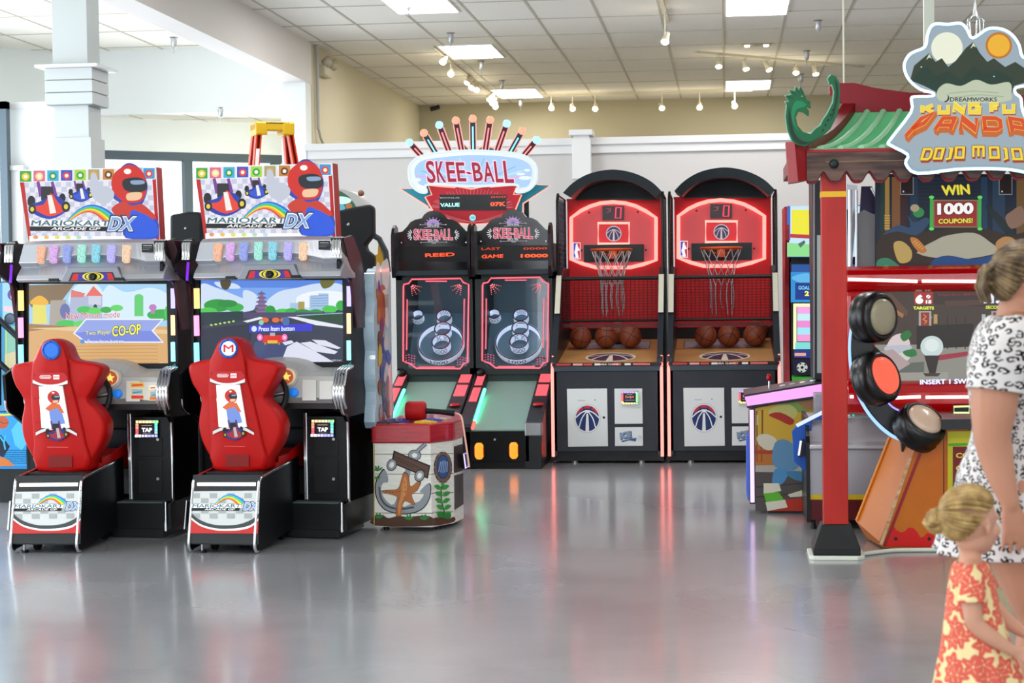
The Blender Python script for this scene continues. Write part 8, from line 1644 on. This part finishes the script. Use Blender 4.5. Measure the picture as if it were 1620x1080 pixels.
for sy, dx in ((-1, 0.0), (1, 0.05)):
    tb(mb, [(-0.04+dx*0.3, sy*0.09, 0.86), (-0.055+dx*0.6, sy*0.095, 0.70), (-0.025+dx, sy*0.09, 0.56), (0.005+dx, sy*0.085, 0.46), (-0.005+dx, sy*0.085, 0.36), (-0.015+dx, sy*0.082, 0.24), (-0.005+dx, sy*0.08, 0.09)], [0.11, 0.098, 0.076, 0.060, 0.060, 0.050, 0.036], m)
    tb(mb, [(-0.035+dx, sy*0.08, 0.045), (0.06+dx, sy*0.085, 0.035), (0.15+dx, sy*0.09, 0.026)], [0.034, 0.036, 0.026], m)
body = mb.build('body', WM); fuse(body, 0.0055, 5)
face_parts(WM, P_h, 1.04, '#4a6a7a', '#b86a60')
# dress: closed rings with soft folds, short sleeves
def dress_rings(tab, nf, fold, n=72, ph=0.0):
    rings = []
    for z, cx, rx, ry in tab:
        t = (tab[0][0]-z)/(tab[0][0]-tab[-1][0]); a = fold*t*t
        rings.append([V((cx+rx*math.cos(q)*(1+a*math.cos(nf*q+ph)+a*0.5*math.cos((nf+4)*q)), ry*math.sin(q)*(1+a*math.cos(nf*q+ph)+a*0.5*math.cos((nf+4)*q)), z)) for q in [2*PI*k/n for k in range(n)]])
    return rings
tab = [(1.385, -0.055, 0.066, 0.088), (1.372, -0.055, 0.085, 0.120), (1.34, -0.055, 0.108, 0.175), (1.29, -0.045, 0.135, 0.195), (1.22, -0.035, 0.155, 0.190), (1.13, -0.015, 0.170, 0.178), (1.04, -0.01, 0.165, 0.168), (0.97, -0.015, 0.175, 0.175), (0.90, -0.02, 0.198, 0.195), (0.83, -0.02, 0.212, 0.210), (0.76, -0.025, 0.232, 0.222), (0.69, -0.03, 0.252, 0.235), (0.655, -0.03, 0.262, 0.242)]
tb2 = [tuple(x) for x in cr(tab, 4, False)]
mb = MB(); mb.loft(dress_rings(tb2, 9, 0.035), LEO, caps=False)
for sgn, pts in ((-1, [(-0.055, -0.10, 1.335), (-0.085, -0.180, 1.315), (-0.115, -0.212, 1.265), (-0.132, -0.222, 1.20), (-0.138, -0.226, 1.165)]), (1, [(-0.04, 0.10, 1.335), (-0.03, 0.185, 1.315), (-0.01, 0.225, 1.25), (0.0, 0.238, 1.19), (0.005, 0.243, 1.165)])):
    mb.tube(cr(pts, 4, False), [x[0] for x in cr([(0.055,), (0.072,), (0.080,), (0.084,), (0.087,)], 4, False)], LEO, 28, caps=False)
dr_ = mb.build('dress', WM)
sl_ = dr_.modifiers.new('cloth', 'SOLIDIFY'); sl_.thickness = 0.003; sl_.offset = 1
# hair gathered into a loose knot at the back of the head
def hair(T, P, s, hm, tie, n_, knot, kr, seed, line=0.25):
    random.seed(seed); mb = MB()
    C0 = V((-0.012, 0, 0.030)); rx, ry, rz = 0.100, 0.084, 0.094
    def surf(d, k=1.0): d = d.normalized(); return V((C0.x+d.x*rx*k, C0.y+d.y*ry*k, C0.z+d.z*rz*k))
    td = V(tie).normalized()
    ring = []
    for i in range(n_):
        a = 2*PI*i/n_; c, q = math.cos(a), math.sin(a)
        # hairline: forehead, temples, round behind the ears to the nape
        if q > 0: st = V((0.72*q**0.7+0.05, 0.95*c, 0.25+0.72*q))
        else: st = V((-0.05+0.62*q*0.9, 0.95*c, 0.25+1.05*q))
        ring.append(st.normalized())
    for i, st in enumerate(ring):
        for w in range(3):
            st2 = (st+V((random.gauss(0, .03), random.gauss(0, .03), random.gauss(0, .03)))).normalized(); k0 = 1.0+random.uniform(0.0, 0.05); pts = []
            for t in range(8):
                f = t/7; d = (st2*(1-f)+td*f); pts.append(P(*surf(d, k0+0.03*math.sin(PI*f))))
            mb.tube(pts, [0.0045*s, 0.0065*s, 0.0075*s, 0.0078*s, 0.0075*s, 0.007*s, 0.006*s, 0.005*s], hm, 6)
    o = mb.build('hair', T)
    kn = MB(); kc = P(*knot)
    for i in range(26):
        ax = V((random.gauss(0, 1), random.gauss(0, 1), random.gauss(0, 1))).normalized(); x = ax.orthogonal().normalized(); y = ax.cross(x); r = kr*random.uniform(0.7, 1.0); off = V((random.uniform(-1, 1), random.uniform(-1, 1), random.uniform(-1, 1)))*kr*0.22
        a0 = random.uniform(0, 6.28); kn.tube([kc+off+(x*math.cos(a0+t*0.5)+y*math.sin(a0+t*0.5))*r for t in range(9)], [kr*0.10]+[kr*0.20]*7+[kr*0.08], hm, 6)
    kn.sph(kc, kr*0.85, hm, 16); kn.build('hair_knot', o)
    return o
H1 = hair_mat('brown_hair', '#4a3a28', '#8d7450'); H2 = hair_mat('blonde_hair', '#86683a', '#c4a468')
hw_ = hair(WM, P_h, 1.04, H1, (-0.9, 0.05, 0.35), 46, (-0.108, 0.0, 0.030), 0.034, 3)
mb = MB(); random.seed(8)
for i in range(16):
    a = random.uniform(-0.03, 0.03); k = random.uniform(-1, 1); mb.tube([P_h(-0.095, a, 0.065), P_h(-0.132+k*0.006, a*1.2, 0.045), P_h(-0.142+k*0.008, a*1.3, -0.005), P_h(-0.126+k*0.010, a, -0.05)], [0.006, 0.008, 0.007, 0.003], H1, 6)
mb.build('loose_hair', hw_)
MB().tube([P_h(0.085, -0.055, 0.012), P_h(0.02, -0.082, 0.014), P_h(-0.012, -0.086, 0.018)], 0.0025, BLACK, 6).build('glasses_arm', WM)
# ---------------------------------------------------------------- child
CO = V((0.692, 5.20, 0)); CH = thing('person', 'small blonde child with a hair bun in a coral and yellow flower dress', 'person', CO, 0.0)
mb = MB(); m = CSKIN
hc = V((-0.006, 0.0, 0.805)); fy = 0.62; P_c, R_c = head(mb, hc, fy, 0.86, m)
tb(mb, [(-0.008, 0, 0.77), (-0.012, 0.0, 0.725), (-0.010, 0, 0.68)], [0.034, 0.031, 0.040], m)
tb(mb, [(-0.015, -0.062, 0.668), (-0.01, 0, 0.684), (0.0, 0.062, 0.668)], [0.028, 0.034, 0.028], m)
for z, r in ((0.64, 0.052), (0.58, 0.058), (0.52, 0.064), (0.46, 0.068), (0.40, 0.066)): mb.sph((0, 0, z), r, m, 16, (0.95, 1.1, 1.0))
tb(mb, [(-0.014, -0.078, 0.662), (-0.020, -0.092, 0.61), (-0.018, -0.100, 0.565), (-0.008, -0.102, 0.536), (0.030, -0.105, 0.505), (0.075, -0.100, 0.475), (0.092, -0.098, 0.465)], [0.028, 0.029, 0.027, 0.025, 0.023, 0.018, 0.016], m)
hand(mb, V((0.094, -0.098, 0.464)), (0.9, 0.0, -0.45), (0.4, 0.2, 0.9), (0.35, -0.85, 0.4), 0.50, m, 0.55)
tb(mb, [(0.02, 0.078, 0.662), (0.04, 0.095, 0.60), (0.07, 0.10, 0.55), (0.12, 0.09, 0.50), (0.155, 0.08, 0.48)], [0.028, 0.029, 0.025, 0.021, 0.016], m); hand(mb, V((0.158, 0.078, 0.478)), (0.85, -0.1, -0.4), (0.3, -0.3, 0.9), (0.3, 0.9, 0.2), 0.50, m, 0.45)
for sy, dx in ((-1, -0.01), (1, 0.03)):
    tb(mb, [(dx*0.3, sy*0.045, 0.38), (dx*0.6, sy*0.045, 0.28), (dx, sy*0.042, 0.20), (dx-0.005, sy*0.042, 0.12), (dx, sy*0.042, 0.05)], [0.055, 0.045, 0.034, 0.032, 0.023], m)
    tb(mb, [(dx-0.015, sy*0.042, 0.026), (dx+0.03, sy*0.045, 0.022), (dx+0.075, sy*0.048, 0.016)], [0.022, 0.024, 0.016], m)
body = mb.build('body', CH); fuse(body, 0.0042, 4)
face_parts(CH, P_c, 0.86, '#5a7a9a', '#d0766c')
tab = [(0.700, -0.010, 0.040, 0.048), (0.690, -0.010, 0.050, 0.062), (0.665, -0.010, 0.058, 0.078), (0.63, -0.008, 0.066, 0.080), (0.59, -0.006, 0.073, 0.084), (0.55, -0.004, 0.079, 0.088), (0.50, 0.000, 0.089, 0.094), (0.45, 0.004, 0.100, 0.104), (0.40, 0.008, 0.113, 0.114), (0.34, 0.012, 0.128, 0.126), (0.28, 0.014, 0.143, 0.138), (0.235, 0.014, 0.152, 0.146)]
mb = MB(); mb.loft(dress_rings([tuple(x) for x in cr(tab, 4, False)], 11, 0.06, 88, 0.6), FLO, caps=False)
for pts in ([(-0.012, -0.045, 0.672), (-0.016, -0.080, 0.658), (-0.020, -0.094, 0.628), (-0.020, -0.100, 0.600)], [(0.01, 0.045, 0.672), (0.02, 0.080, 0.658), (0.034, 0.096, 0.625), (0.045, 0.100, 0.600)]): mb.tube(cr(pts, 4, False), [x[0] for x in cr([(0.030,), (0.035,), (0.037,), (0.040,)], 4, False)], FLO, 24, caps=False)
dc = mb.build('dress', CH); sl_ = dc.modifiers.new('cloth', 'SOLIDIFY'); sl_.thickness = 0.0025; sl_.offset = 1
Rinv = R_c.to_3x3().inverted(); tie = Rinv @ V((-0.95, -0.1, 0.12)); kn = (Rinv @ V((-0.098, -0.012, 0.012)))/0.86
hair(CH, P_c, 0.86, H2, tuple(tie), 44, tuple(kn), 0.032, 9)
